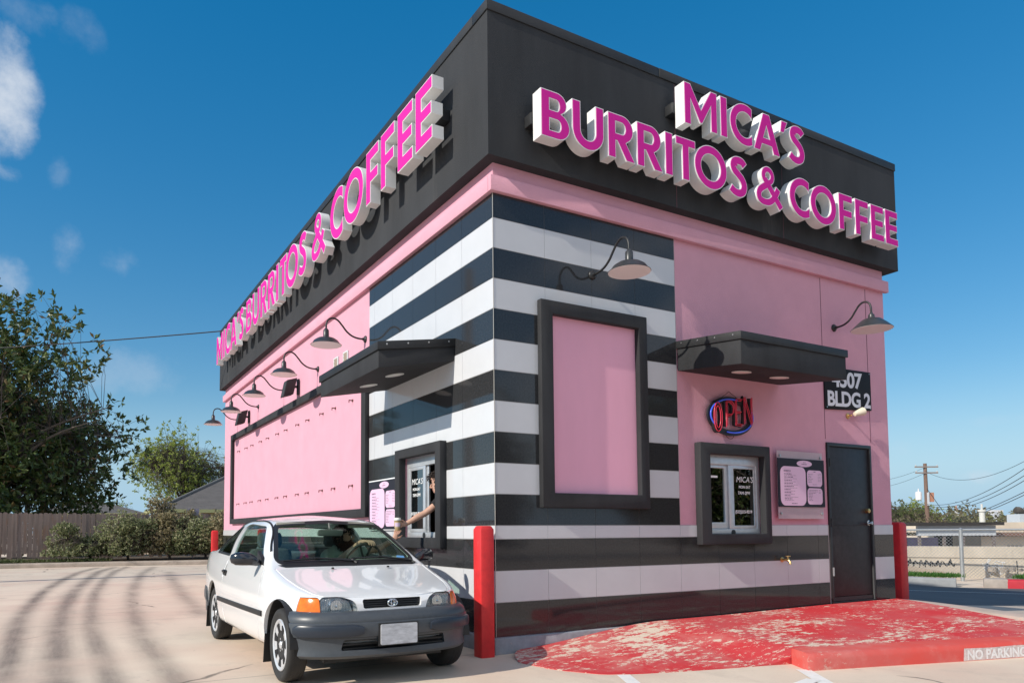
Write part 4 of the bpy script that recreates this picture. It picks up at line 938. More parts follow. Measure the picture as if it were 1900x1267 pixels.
def tree(name, base, h, crown_c, crown_r, n_tips, lf, m_leaf, label, cat, rg, group=None, trunk_r=.2, per=6, droop=.1, limbs=9, m_bark=None, gap=.35, bare=0.0, shell=.5):
    """tapered trunk and limbs run to twig ends scattered in an uneven crown; leaves sit in tufts at the twig ends"""
    root = empty(name, base); tag(root, label, cat, group)
    B = Vector((0, 0, 0)); CC = Vector(crown_c); CR = Vector(crown_r)
    lobes = [(CC+Vector((rg.gauss(0, .42)*CR.x, rg.gauss(0, .42)*CR.y, rg.gauss(0, .42)*CR.z)), rg.uniform(.35, .62)) for _ in range(16)]
    tw = MB(); top = CC+Vector((0, 0, CR.z*.35)); fork = Vector((CC.x*.5, CC.y*.5, max(.6, CC.z-CR.z*.75)))
    tw.tube(cat_curve([B-Vector((0, 0, .15)), B+Vector((rg.gauss(0, .08), rg.gauss(0, .08), fork.z*.5)), fork, fork*.5+top*.5+Vector((rg.gauss(0, .2), rg.gauss(0, .2), 0)), top], 4), [trunk_r*1.25]+[trunk_r*(1-.9*i/16) for i in range(16)], 8)
    L_ = []
    for k in range(limbs):
        a = 2*pi*k/limbs+rg.gauss(0, .3); st = fork.lerp(top, rg.uniform(0, .8)); el = rg.uniform(-.15, .9)
        en = CC+Vector((cos(a)*CR.x*cos(el), sin(a)*CR.y*cos(el), CR.z*sin(el)))*rg.uniform(.6, .85)
        c = cat_curve([st, st.lerp(en, .45)+Vector((0, 0, .08*h))+rvec(rg)*.05*h, en], 5); L_ += c[3:]
        tw.tube(c, [trunk_r*.42*(1-.85*i/(len(c)-1)) for i in range(len(c))], 6)
    tr_ = tw.obj('trunk', m_bark or M_bark, root, smooth=70, fix=False)
    vs, fs = [], []; twm = MB()
    made = 0; tries = 0
    while made < n_tips and tries < n_tips*12:
        tries += 1
        lc, lr = lobes[rg.randrange(len(lobes))]
        v = rvec(rg)*(rg.random()**shell)
        p = lc+Vector((v.x*CR.x*lr, v.y*CR.y*lr, v.z*CR.z*lr))
        if p.z < .25: continue
        made += 1
        outw = (p-CC); outw = outw.normalized() if outw.length > .01 else Vector((0, 0, 1))
        if made % 3 == 0 or bare:
            q = min((L_[rg.randrange(len(L_))] for _ in range(14)), key=lambda s: (s-p).length)
            c = [q, q.lerp(p, .55)+rvec(rg)*.06*(q-p).length+Vector((0, 0, .04*h)), p]
            twm.tube(c, [max(.006, trunk_r*.055), max(.005, trunk_r*.04), .004+trunk_r*.008], 3, cap=False)
        if rg.random() < bare: continue
        axis = (outw+Vector((0, 0, .55))+rvec(rg)*.6).normalized()
        for j in range(per):
            d = (axis*.55+rvec(rg)).normalized(); d.z -= droop; d.normalize()
            s = rg.uniform(.7, 1.15); leaf(vs, fs, p+axis*rg.uniform(-.5, .3)*lf[0], d, rvec(rg), lf[0]*s, lf[1]*s)
    twm.obj('twigs', M_barkd, root, fix=False)
    me = bpy.data.meshes.new('crown'); me.from_pydata(vs, [], fs); me.materials.append(m_leaf); o = bpy.data.objects.new('crown', me); COL.objects.link(o); o.parent = root
    return root
RG = random.Random(21)
mag = tree('magnolia_tree', (-6.6, 29.2, 0), 9, (.3, 0, 4.5), (7.0, 5.0, 4.7), 7000, (.30, .135), M_mag, 'large dark glossy leaved magnolia tree behind the picket fence', 'tree', RG, trunk_r=.24, per=7, limbs=16, shell=.6)
tree('spring_tree', (3.6, 46, 0), 9, (0, 0, 4.9), (3.7, 4, 3.2), 3000, (.17, .10), M_spring, 'sparse yellow green spring tree rising behind the grey roof', 'tree', RG, trunk_r=.17, per=6, limbs=18, bare=.22, m_bark=M_barkd)
tree('spring_tree', (-1.0, 52, 0), 5, (0, 0, 2.3), (3.4, 3, 1.9), 700, (.13, .07), M_spring, 'low light green tree showing under the magnolia branches', 'tree', RG, trunk_r=.12, per=6, limbs=9, bare=.15, m_bark=M_barkd)
for k, (x, y, rx, h, m, lb) in enumerate(((-2.75, 24.0, 1.15, 1.25, M_shrub, 'low grey green shrub at the left end of the hedge by the pickets'), (-1.35, 23.8, 1.15, 1.65, M_shrub, 'grey green shrub second from the left in the hedge'),
        (.05, 23.5, 1.1, 1.80, M_shrubd, 'brown tipped shrub in the middle of the hedge'), (1.25, 23.2, 1.1, 1.85, M_shrub, 'shrub just left of the road sign back'), (2.35, 22.9, 1.1, 2.15, M_shrubd, 'tallest brown tipped shrub against the pink building corner'))):
    tree('shrub', (x, y, .12), h, (0, 0, h*.50), (rx*1.12, .95, h*.58), 2500, (.088, .052), m, lb, 'shrub', RG, 'shrubs along the back kerb', trunk_r=.05, per=6, limbs=9, m_bark=M_barkd, shell=.45)
mb = MB()
vs, fs = [], []
for k in range(260):
    x = RG.uniform(-6.5, -2); p = Vector((x, 23.0+RG.uniform(0, .9), .15))
    for j in range(6): leaf(vs, fs, p+Vector((RG.gauss(0, .06), RG.gauss(0, .06), 0)), (Vector((0, 0, 1.0))+rvec(RG)*.7).normalized(), rvec(RG), RG.uniform(.06, .20), .03)
me = bpy.data.meshes.new('weeds'); me.from_pydata(vs, [], fs); me.materials.append(M_oak); o = bpy.data.objects.new('weeds', me); COL.objects.link(o); tag(o, 'low green weeds along the foot of the picket fence', 'weeds', kind='stuff')
# twiggy shrub at the far left edge
tree('twiggy_shrub', (-6.6, 24.6, .1), 2.6, (0, 0, 1.6), (.8, .7, 1.2), 150, (.07, .05), M_spring, 'thin twiggy shrub with few yellow leaves at the left edge of the fence', 'shrub', RG, trunk_r=.03, per=3, limbs=9, bare=.4)
# ---------------------------------------------------------------- neighbouring house with a hip roof
H = empty('house', (1.0, 37, 0)); tag(H, 'low house with grey shingled hip roof and ochre eaves behind the shrubs', 'house')
M_shingle = mat('grey asphalt shingles', (.125, .115, .11), .9, var=(2.5, .2, (1, 1, 4)), bump=(24, .8, .02))
M_ochre = mat('ochre painted siding', (.40, .29, .13), .75, var=(3, .1, (.3, .3, 8)))
M_fascia = mat('pale olive fascia board', (.42, .42, .20), .7)
hx0, hx1, hy0, hy1 = .0, 15.0, .0, 9.0; ez = 2.45
mb = MB(); mb.box(.9, 14.2, .9, 8.2, 0, 2.5); mb.obj('wall', M_ochre, H)
mb = MB(); rz_ = 5.0; a = [(hx0, hy0, ez), (hx1, hy0, ez), (hx1, hy1, ez), (hx0, hy1, ez), (5.2, 4.5, rz_), (9.8, 4.5, rz_)]
mb.add(a, [(0, 1, 5, 4), (1, 2, 5), (2, 3, 4, 5), (3, 0, 4), (0, 3, 2, 1)]); mb.obj('roof', M_shingle, H)
mb = MB(); mb.tube([(hx0, hy0, ez+.04), (5.2, 4.5, rz_+.04)], .07, 6); mb.obj('hip_cap', mat('hip shingle cap', (.20, .19, .18), .9), H)
mb = MB(); mb.box(hx0-.02, hx1, hy0-.03, hy0-.003, ez-.17, ez+.02); mb.box(hx0-.03, hx0-.003, hy0-.03, hy1, ez-.17, ez+.02); mb.obj('fascia', M_fascia, H)
mb = MB(); mb.box(2.0, 3.0, .86, .895, .9, 2.0); f_ = mb.obj('window', M_glassdark, H)
mb = MB(); mb.tube([(.5, .4, 2.3), (.5, .6, 2.15), (.85, .85, 1.9), (.85, .85, .1)], .05, 8); mb.obj('downpipe', M_blackmetal, H)
H2 = empty('house', (-5.2, 41, 0)); tag(H2, 'second low roof with olive fascia glimpsed under the magnolia', 'house')
mb = MB(); mb.add([(0, 0, 2.3), (6.2, 0, 2.3), (6.2, 6, 2.3), (0, 6, 2.3), (2.4, 3, 3.1), (3.8, 3, 3.1)], [(0, 1, 5, 4), (1, 2, 5), (2, 3, 4, 5), (3, 0, 4), (0, 3, 2, 1)]); mb.obj('roof', M_shingle, H2)
mb = MB(); mb.box(.5, 5.7, .5, 5.5, 0, 2.28); mb.obj('wall', M_ochre, H2)
mb = MB(); mb.box(0, 6.2, -.03, -.003, 2.12, 2.32); mb.obj('fascia', M_fascia, H2)
# back of a road sign
r = empty('road_sign', (.95, 24.3, .1)); tag(r, 'blank grey back of a road sign standing in the shrubs', 'road sign')
mb = MB(); mb.box(-.24, .24, 0, .004, 1.55, 2.02); mb.obj('panel', mat('dull lilac grey sign back', (.34, .31, .37), .5), r)
mb = MB(); mb.box(-.02, .02, -.03, -.002, 0, 2.0); mb.obj('post', M_alum, r)
# service cable from the roof to the left
r = MB(); c = [Vector((-.09, 11.55, 6.0)).lerp(Vector((-16.5, 26.0, 6.5)), t/20)-Vector((0, 0, .22*4*(t/20)*(1-t/20))) for t in range(21)]
r.tube(c, .014, 6); tag(r.obj('service_cable', M_spk, fix=False), 'dark overhead cable running left from the roof corner', 'cable')
# ---------------------------------------------------------------- the right hand side: road, grass, kerbs, chain-link fence, retaining wall
M_asph = mat('grey asphalt', (.085, .09, .098), .85, var=(1.2, .14), bump=(60, .5, .005), stain=((.13, .13, .13), (.5, 4, 1), .6, .5))
def sheet(name, poly, m, label, dz, step=.6):
    """a thin sheet that follows the ground inside a convex outline (clipped grid)"""
    bm = bmesh.new(); x0, x1 = min(p[0] for p in poly), max(p[0] for p in poly); y0, y1 = min(p[1] for p in poly), max(p[1] for p in poly)
    bm.faces.new([bm.verts.new((x, y, 0)) for x, y in poly])
    for x in (7.4, 17.0):
        if x0 < x < x1: bmesh.ops.bisect_plane(bm, geom=bm.verts[:]+bm.edges[:]+bm.faces[:], plane_co=(x, 0, 0), plane_no=(1, 0, 0))
    y = math.ceil(y0/2)*2
    while y < y1: bmesh.ops.bisect_plane(bm, geom=bm.verts[:]+bm.edges[:]+bm.faces[:], plane_co=(0, y, 0), plane_no=(0, 1, 0)); y += 2
    for v in bm.verts: v.co.z = ground_h(v.co.x, v.co.y)+dz
    bmesh.ops.recalc_face_normals(bm, faces=bm.faces); me = bpy.data.meshes.new(name); bm.to_mesh(me); bm.free(); me.materials.append(m)
    o = bpy.data.objects.new(name, me); COL.objects.link(o); tag(o, label, kind='structure'); return o
sheet('road', [(6.86, -.35), (6.9, -4.5), (11, -11), (24.5, -11), (19.2, 3.3), (18.0, 5.0), (17.72, 6.7), (16.9, 11.2), (15.6, 22), (7.2, 22), (6.80, 2.0)], M_asph, 'shaded grey asphalt side road', .005)
mb = MB(); a_, b_ = (11.7, 5.5), (17.9, 2.5); n = 8
for i in range(n):
    q = [(a_[0]+(b_[0]-a_[0])*t, a_[1]+(b_[1]-a_[1])*t) for t in (i/n, (i+1)/n)]; mb.quad(*[(x, y+d, ground_h(x, y)+.010) for (x, y), d in ((q[0], 0), (q[1], 0), (q[1], .10), (q[0], .10))])
tag(mb.obj('painted_lines', MATS['white road paint'], fix=False), 'faint line across the asphalt', kind='structure')
sheet('drive_apron', [(8.7, .62), (10.4, .25), (13.5, -1.6), (16, -7), (9.2, -7), (7.6, -2.5)], mat('light concrete', (.45, .37, .30), .85, var=(2, .12)), 'light concrete drive apron meeting the asphalt', .010)
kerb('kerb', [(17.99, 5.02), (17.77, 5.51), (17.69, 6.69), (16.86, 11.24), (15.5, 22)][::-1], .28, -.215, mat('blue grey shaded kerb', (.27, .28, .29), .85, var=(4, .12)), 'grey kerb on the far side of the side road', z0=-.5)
kerb('kerb', [(20.9, -.8), (20.17, 1.03), (18.93, 3.68), (18.68, 4.09)][::-1], .34, -.215, mat('crimson kerb paint', (.45, .02, .035), .6, var=(5, .1)), 'crimson painted kerb on the far side of the road', z0=-.5)
mb = MB(); mb.hexa([(x, y, z) for z in (-.5, -.208) for x, y in ((18.38, 4.51), (18.69, 4.07), (19.27, 4.41), (19.0, 4.82))])
tag(mb.obj('kerb_end', mat('tan concrete kerb end', (.38, .33, .29), .85, var=(5, .15)), bevel=.02), 'blunt concrete end of the crimson kerb', kind='structure')
mb = MB(); mb.add([(18.02, 5.06, -.23), (17.93, 6.7, -.23), (17.12, 11.4, -.23), (15.75, 22, -.23), (18, 22, -.2), (19.2, 11.5, -.2), (20.2, 7.8, -.22), (19.0, 6.2, -.36)], [tuple(range(8))])
mb.add([(19.0, 4.45, -.23), (19.2, 3.8, -.23), (20.45, 1.17, -.23), (24, 1.0, -.2), (23.5, 4.6, -.2)], [tuple(range(5))])
tag(mb.obj('verge', mat('dry verge soil', (.30, .25, .18), .95, var=(4, .3)), fix=False), 'narrow soil verge behind the road kerb', kind='structure')
vs, fs = [], []
def in_grass():
    if RG.random() < .72:
        t = RG.random(); p0 = Vector((18.25, 5.3, -.23)).lerp(Vector((17.0, 12, -.23)), t); return p0+Vector((RG.uniform(0, .75), RG.uniform(-.1, .1), 0))
    t = RG.random(); return Vector((19.3, 4.1, -.23)).lerp(Vector((20.5, 1.3, -.23)), t)+Vector((RG.uniform(0, .6), RG.uniform(0, .25), 0))
for k in range(9000):
    p = in_grass(); leaf(vs, fs, p, (Vector((0, 0, 1.6))+rvec(RG)*.7).normalized(), rvec(RG), RG.uniform(.07, .18), .02, .1)
me = bpy.data.meshes.new('grass'); me.from_pydata(vs, [], fs); me.materials.append(leaf_mat('mown grass', [(0, (.03, .10, .012)), (1, (.07, .19, .03))], .6, .3)); o = bpy.data.objects.new('grass', me); COL.objects.link(o); tag(o, 'strip of bright mown grass along the road kerb', 'grass', kind='stuff')
# retaining wall with graffiti: runs parallel to the view of the fence
WA, WB = Vector((19.83, 10.0, 0)), Vector((25.42, 2.55, 0)); WDIR = (WB-WA).normalized(); WN = Vector((-WDIR.y, WDIR.x, 0)); WN = WN if WN.x < 0 else -WN
R = empty('retaining_wall', (21, 8, 0)); tag(R, 'pale concrete retaining wall with black graffiti scrawl behind the chain-link fence', 'wall')
M_conc = mat('pale formed concrete', (.50, .44, .36), .85, var=(1.6, .14, (1, 1, .5)), bump=(20, .4, .006), stain=((.30, .25, .20), (1.2, 1.2, .35), .58, .6))
def slabq(mb, a, b, z0, z1, z0b=None, z1b=None, th=.25, off=0.0):
    z0b = z0 if z0b is None else z0b; z1b = z1 if z1b is None else z1b
    A, B_ = a+WN*off, b+WN*off; C, D_ = b-WN*(th-off), a-WN*(th-off)
    mb.hexa([(A.x, A.y, z0), (B_.x, B_.y, z0b), (C.x, C.y, z0b), (D_.x, D_.y, z0), (A.x, A.y, z1), (B_.x, B_.y, z1b), (C.x, C.y, z1b), (D_.x, D_.y, z1)])
A0 = WA-WDIR*6; B0 = WB+WDIR*8
mb = MB(); slabq(mb, A0, B0, -3.2, .214); mb.obj('lower_wall', M_conc, R, origin=(21, 8, 0))
mb = MB(); slabq(mb, A0, B0, .217, .58, off=.04, th=.33); mb.obj('upper_course', M_conc, R, origin=(21, 8, 0))
mb = MB(); slabq(mb, WA-WDIR*4.4+WN*1.0, WA+WDIR*3.2+WN*1.0, -1, 1.09, -1, -.20, th=.25); mb.obj('wing_wall', mat('warm stained concrete', (.44, .36, .28), .85, var=(2.5, .2), bump=(20, .4, .006)), R, origin=(21, 8, 0))
mg = MB()
def wp(s, z, o=.034): p = WA+WDIR*(s*1.38)+WN*(o if z*1.38-.448 < .2 else o+.04); return (p.x, p.y, z*1.38-.448)
gr = random.Random(4)
strokes = []
x = 1.15
for k in range(13):
    w_ = gr.uniform(.05, .13); strokes.append([(x+gr.uniform(-.02, .03), .30+gr.uniform(-.05, .10)), (x+w_*.3, .42+gr.uniform(-.06, .05)), (x+w_*.8, .30+gr.uniform(-.05, .05)), (x+w_*1.3, .36+gr.uniform(-.05, .06)), (x+w_*1.1, .26+gr.uniform(-.03, .05))]); x += w_*.95+.03
strokes += [[(3.85, .42), (3.86, .12)], [(4.12, .38), (4.18, .28), (4.17, .10)], [(4.42, .33), (4.30, .27), (4.28, .10)]]
for s_ in strokes:
    c = cat_curve([(a, b, 0) for a, b in s_], 5); mg.tube([wp(p.x, p.y, .004) for p in c], .014, 4)
mg.obj('graffiti', mat('black spray paint', (.02, .02, .022), .7), R, origin=(21, 8, 0), fix=False)
mg = MB()
for k in range(7):
    a0 = 3.42+gr.uniform(-.12, .12); z0 = .25+gr.uniform(-.1, .1); c = [(a0+.10*cos(t)*gr.uniform(.7, 1.3), z0+.09*sin(t)) for t in [gr.uniform(0, 6)+.7*i for i in range(6)]]
    mg.tube([wp(p.x, p.y, .004) for p in cat_curve([(a, b, 0) for a, b in c], 4)], .015, 4)
mg.obj('graffiti', mat('pale spray paint', (.62, .62, .62), .7), R, origin=(21, 8, 0), fix=False)
# rubble at the wall foot
mb = MB()
for k in range(26):
    p = WA+WDIR*gr.uniform(4.6, 7.4)+WN*gr.uniform(.05, .5); s = gr.uniform(.04, .12); q = [Vector((gr.uniform(.6, 1)*sx*s, gr.uniform(.6, 1)*sy*s, gr.uniform(.5, .9)*sz*s)) for sz in (-1, 1) for sx, sy in ((-1,-1),(1,-1),(1,1),(-1,1))]
    mb.hexa([tuple(p+v+Vector((0, 0, -.15))) for v in q])
tag(mb.obj('rubble', mat('broken concrete', (.30, .26, .22), .9, var=(6, .3))), 'broken concrete rubble at the foot of the wall', 'rubble', kind='stuff')
# chain-link fence
FA, FB = Vector((19.0, 8.62, 0)), Vector((23.76, 1.72, 0)); FA2 = FA+(FA-FB).normalized()*4.4; FD = (FB-FA2).normalized(); FLn = (FB-FA2).length
F = empty('chain_link_fence', (20.5, 6, 0)); tag(F, 'grey chain-link fence with round posts in front of the graffiti wall', 'fence')
M_galv = mat('galvanised steel', (.42, .44, .45), .45, metal=.6, var=(10, .1))
ft = 1.125
def fpz(s, z): p = FA2+FD*s; return (p.x, p.y, z)
for s in (.8, 4.1, 7.36, 10.5):
    mb = MB(); tall = abs(s-7.36) < .1; mb.tube([fpz(s, -.5), fpz(s, ft+.02)], .055 if tall else .030, 10); mb.lathe([(.062 if tall else .036, 0), (.03, .03), (0, .04)], fpz(s, ft+.02), 10); mb.obj('post', M_galv, F, origin=(20.5, 6, 0), smooth=50)
mb = MB(); mb.tube([fpz(0, ft), fpz(FLn, ft)], .029, 8); mb.obj('top_rail', M_galv, F, origin=(20.5, 6, 0), smooth=50)
mb = MB(); st = .10; n = int(FLn/st); hh = ft+.36
for k in range(-int(hh/st), n):
    s0 = k*st
    for sg in (1, -1):
        a, b = (s0, s0+hh) if sg == 1 else (s0+hh, s0)
        za, zb = -.36, ft
        def cl(s, s2, z, z2):
            if s < 0: t = (0-s)/(s2-s); return 0, z+(z2-z)*t
            if s > FLn: t = (FLn-s)/(s2-s); return FLn, z+(z2-z)*t
            return s, z
        A_, za2 = cl(a, b, za, zb); B2, zb2 = cl(b, a, zb, za)
        if abs(A_-B2) < .02: continue
        mb.tube([fpz(A_, za2), fpz(B2, zb2)], .0042, 3, cap=False)
mb.obj('mesh', M_galv, F, origin=(20.5, 6, 0), fix=False)
# low buildings in the hollow beyond
gz = -2.3
def at(px, py, D): d = ((px-852.29)/1345.43*_r2-(py-904.57)/1345.43*_u2+_f); return Vector((-3.69394, -5.97806, 1.1796))+d*D
cA = at(1700, 975, 31); ax = Vector((_r2.x, _r2.y, 0)).normalized(); ay = Vector((_f.x, _f.y, 0)).normalized()
def obox(mb, u0, u1, v0, v1, z0, z1, o):
    mb.hexa([tuple(o+ax*u+ay*v+Vector((0, 0, z))) for z in (z0, z1) for u, v in ((u0, v0), (u1, v0), (u1, v1), (u0, v1))])
O = Vector((cA.x, cA.y, 0))
C = empty('carport', tuple(O)); tag(C, 'open carport with flat dark roof and pale fascia beyond the retaining wall', 'carport')
rw = [random.Random(8)]
def part(name, m, root, boxes, o=O, bevel=0):
    mb = MB()
    for b in boxes: obox(mb, *b, o)
    return mb.obj(name, m, root, origin=tuple(root.location), bevel=bevel)
M_darkroof = mat('dark roofing felt', (.040, .036, .034), .8, var=(2, .3)); M_fasc = mat('pale grey fascia', (.55, .57, .60), .6, var=(2, .08))
part('roof', M_darkroof, C, [(-.6, 3.40, -.5, 4, 1.29, 1.42)]); part('fascia', M_fasc, C, [(-.05, 3.25, -.2, -.05, .86, 1.285)])
for u in (.0, 1.05, 1.85, 3.15): part('post', mat('carport post', (.16, .13, .12), .7) if u == 0 else MATS['carport post'], C, [(u, u+.10, -.15, -.05, gz, .855)])
part('back_wall', mat('lilac painted wall', (.34, .29, .62), .7, var=(2, .15)), C, [(1.2, 2.55, 2.5, 2.7, gz, .75)])
part('back_wall', M_dark, C, [(-.4, 1.18, 2.6, 2.8, gz, .9), (2.56, 3.3, 2.6, 2.8, gz, .9)])
part('stored_bins', mat('dark tarpaulin', (.03, .03, .035), .7), C, [(.5, 1.35, .8, 1.6, gz, .15), (1.75, 2.35, .9, 1.7, gz, .10)])
K = empty('cream_building', tuple(O)); tag(K, 'low cream rendered building with flat roof at the right edge', 'building')
M_cream = mat('cream render', (.66, .56, .44), .8, var=(1.2, .08), stain=((.40, .30, .22), (1.5, 1.5, .6), .60, .6))
part('wall', M_cream, K, [(3.46, 9.5, 1.0, 7, gz, .80)]); part('parapet', M_cream, K, [(3.42, 9.6, .9, 7, .98, 1.42)]); part('eave', mat('rusty eave', (.20, .11, .08), .8), K, [(3.5, 9.6, .55, .95, .82, .97)])
part('window', M_glassdark, K, [(4.6, 5.3, .99, .998, -.6, .4)])
V = empty('roof_unit', tuple(O)); tag(V, 'grey air conditioning unit with a dark grille on the cream building roof', 'air conditioner')
part('casing', mat('grey unit casing', (.46, .50, .54), .5), V, [(6.0, 6.75, 2.0, 2.8, 1.42, 1.80)]); part('grille', M_dark, V, [(6.55, 6.9, 1.9, 1.98, 1.46, 1.78)])
V = empty('satellite_dish', tuple(O)); tag(V, 'small dark satellite dish tilted up on the roof unit', 'satellite dish')
mb = MB(); p = O+ax*6.1+ay*2.2+Vector((0, 0, 1.92)); mb.tube([tuple(p-Vector((0, 0, .12))), tuple(p)], .02, 6); nd = (Vector((1, .1, .55))).normalized()
mb.tube([tuple(p-nd*.05), tuple(p), tuple(p+nd*.05)], [.03, .14, .22], 14); mb.obj('dish', mat('dark dish', (.06, .055, .05), .5), V, origin=tuple(O))
V = empty('vent_pipe', tuple(at(1823, 972, 36))); tag(V, 'pale vent pipe rising behind the carport roof', 'pipe')
mb = MB(); mb.tube([(0, 0, -3.5), (0, 0, .62)], .13, 8); mb.tube([(0, 0, .62), (0, 0, .72)], .19, 8); mb.tube([(0, 0, .72), (0, 0, 1.0)], .05, 6); mb.obj('pipe', mat('pale pipe', (.55, .55, .52), .5), V, smooth=50)
# utility pole with transformer and sagging lines
pb = at(1722, 985, 78); PB = Vector((pb.x, pb.y, -2.0))
U = empty('utility_pole', tuple(PB)); tag(U, 'wooden utility pole with two crossarms and a white transformer', 'utility pole')
M_pole = mat('weathered pole timber', (.17, .11, .085), .9, var=(4, .2, (1, 1, .2)))
Hp = 10.15
mb = MB(); mb.tube([(0, 0, 0), (-.05, 0, Hp)], [.24, .17], 10); mb.obj('pole', M_pole, U, smooth=60)
ins = []
for z, l in ((Hp-.38, 1.25), (Hp-1.02, 1.22)):
    mb = MB(); mb.hexa([tuple(ax*u+ay*v+Vector((0, 0, q))) for q in (z-.07, z+.07) for u, v in ((-l, -.25), (l, -.25), (l, -.13), (-l, -.13))]); mb.obj('crossarm', mat('grey crossarm', (.24, .20, .18), .9) if z > Hp-.5 else MATS['grey crossarm'], U)
    for u in (-l+.1, l-.1):
        mb = MB(); q = ax*u-ay*.19; mb.lathe([(.05, .07), (.07, .10), (.05, .15), (.07, .19), (0, .24)], (q.x, q.y, z), 8); mb.obj('insulator', mat('pale insulator', (.5, .5, .5), .4) if 'pale insulator' not in MATS else MATS['pale insulator'], U)
q = -ax*.86; mb = MB(); mb.lathe([(0, 0), (.30, .02), (.31, .8), (.25, .9), (.06, .95), (.05, 1.25), (0, 1.25)], (q.x, q.y, 6.2), 16); mb.obj('transformer', mat('white transformer can', (.68, .66, .66), .5), U, smooth=40)
q = ax*.42; mb = MB(); mb.hexa([tuple(q+ax*u+ay*v+Vector((0, 0, z))) for z in (6.0, 7.0) for u, v in ((-.2, -.3), (.2, -.3), (.2, .1), (-.2, .1))]); mb.obj('capacitor_box', mat('rusty cabinet', (.42, .20, .13), .8), U)
mb = MB(); mb.hexa([tuple(-ax*.02+ax*u+ay*v+Vector((0, 0, z))) for z in (5.6, 7.0) for u, v in ((-.1, -.32), (.12, -.32), (.12, -.26), (-.1, -.26))]); mb.obj('cable_guard', M_fasc, U)
def line(p0, p1, sag, rad, n=22):
    return [p0.lerp(p1, t/n)-Vector((0, 0, sag*4*(t/n)*(1-t/n))) for t in range(n+1)]
PT = PB+Vector((0, 0, Hp))
for k, (z0, tgt, sag, lb) in enumerate(((-.85, (1925, 842, 48), 1.3, 'top sagging power line right of the utility pole'), (-4.4, (1925, 852, 44), .95, 'second sagging line from the pole'), (-4.55, (1925, 866, 43), .95, 'middle sagging line from the pole'), (-4.75, (1925, 876, 42), .95, 'fourth sagging line from the pole'), (-6.6, (1925, 900, 40), .45, 'upper of the two lowest lines crossing above the roofs'), (-6.75, (1925, 906, 40), .45, 'lowest line crossing above the roofs'))):
    mb = MB(); mb.tube(line(PT+Vector((0, 0, z0)), at(*tgt), sag, .02), .022 if k else .018, 5); tag(mb.obj('power_line', M_spk, fix=False), lb, 'power line', 'power lines at the utility pole')
mb = MB(); mb.tube([tuple(PT+Vector((0, 0, -2.6))), tuple(at(1762, 966, 74))], .03, 5); tag(mb.obj('guy_wire', M_spk, fix=False), 'guy wire slanting down from the utility pole', 'wire')
for k, (z0, tgt) in enumerate(((-1.0, (1560, 905, 92)), (-.4, (1560, 890, 92)))):
    mb = MB(); mb.tube(line(PT+Vector((0, 0, z0)), at(*tgt), .8, .02), .016, 5); tag(mb.obj('power_line', M_spk, fix=False), ('lower', 'upper')[k]+' faint line going left from the pole behind the building', 'power line', 'power lines at the utility pole')
# trees beyond
for k, (px, D, h, rx, m, lb, bare, np_) in enumerate(((1672, 84, 7.0, 3.9, M_oak, 'bushy green tree left of the utility pole', .15, 1500), (1712, 92, 7.4, 3.0, M_spring, 'fresh green tree behind the utility pole', .1, 900), (1655, 60, 4.6, 2.8, M_bare, 'brown twiggy bush at the building edge', .2, 700), (1700, 70, 4.6, 3.0, M_bare, 'brown twiggy bush beneath the utility pole', .2, 700))):
    b = at(px, 990, D); tree('far_tree', (b.x, b.y, -2.1), h, (0, 0, h*.55), (rx, rx, h*.45), np_, (.24, .13), m, lb, 'tree', RG, 'trees beyond the retaining wall', trunk_r=.14, per=6, limbs=8, bare=bare, m_bark=M_barkd)
# far wood on the skyline, one mass
vs, fs = [], []
for k in range(9000):
    px = RG.uniform(1640, 2100); D = RG.uniform(150, 240); b = at(px, 985, D); hh = 5.6+1.2*math.sin(px*.05)+.9*math.sin(px*.21+1)
    z = RG.uniform(-2, hh*(.55+.45*RG.random())); p = Vector((b.x, b.y, z)); s = RG.uniform(.3, .7)
    for j in range(2): leaf(vs, fs, p+rvec(RG)*.8, rvec(RG), rvec(RG), s*1.7, s)
me = bpy.data.meshes.new('wood'); me.from_pydata(vs, [], fs); me.materials.append(leaf_mat('distant spring wood', [(0, (.09, .085, .05)), (.5, (.15, .13, .085)), (1, (.16, .17, .07))], .8, .2)); o = bpy.data.objects.new('distant_wood', me); COL.objects.link(o); tag(o, 'far brown green wood along the skyline', 'wood', kind='stuff')
# pale towers far away
M_far = mat('pale far concrete', (.55, .55, .56), .8)
for k, (px0, px1, py, D, lb) in enumerate(((1733, 1742, 951, 1500, 'small pale block at the left end of the skyline'), (1746, 1762, 955, 1500, 'wide pale block left of the domed tower'), (1761, 1768, 953, 1550, 'slim pale block beside the domed tower'), (1838, 1855, 946, 1500, 'pale office block on the skyline right of the pipe'))):
    a = at((px0+px1)/2, py, D); w2 = (px1-px0)/1345*D/2; r = empty('far_building', (a.x, a.y, -5)); tag(r, lb, 'building', 'pale blocks on the far skyline')
    mb = MB(); obox(mb, -w2, w2, -w2, w2, 0, a.z+5, Vector((0, 0, 0))); mb.obj('tower', M_far, r)
    mb = MB()
    for i in range(6): obox(mb, -w2*1.004, w2*1.004, -w2*1.004, w2*.5, (a.z+5)*(.35+.1*i), (a.z+5)*(.35+.1*i)+1.6, Vector((0, 0, 0)))
    mb.obj('window_bands', M_far if False else mat('far glazing', (.25, .30, .36), .3) if 'far glazing' not in MATS else MATS['far glazing'], r)
a = at(1774.5, 950, 1500); r = empty('domed_tower', (a.x, a.y, -5)); tag(r, 'far pale tower with a small pink dome on the skyline', 'tower')
mb = MB(); mb.lathe([(4.4, 0), (4.4, a.z-1), (3.4, a.z), (3.4, a.z+9), (3.8, a.z+9.5)], (0, 0, 0), 16); mb.obj('shaft', M_far, r)
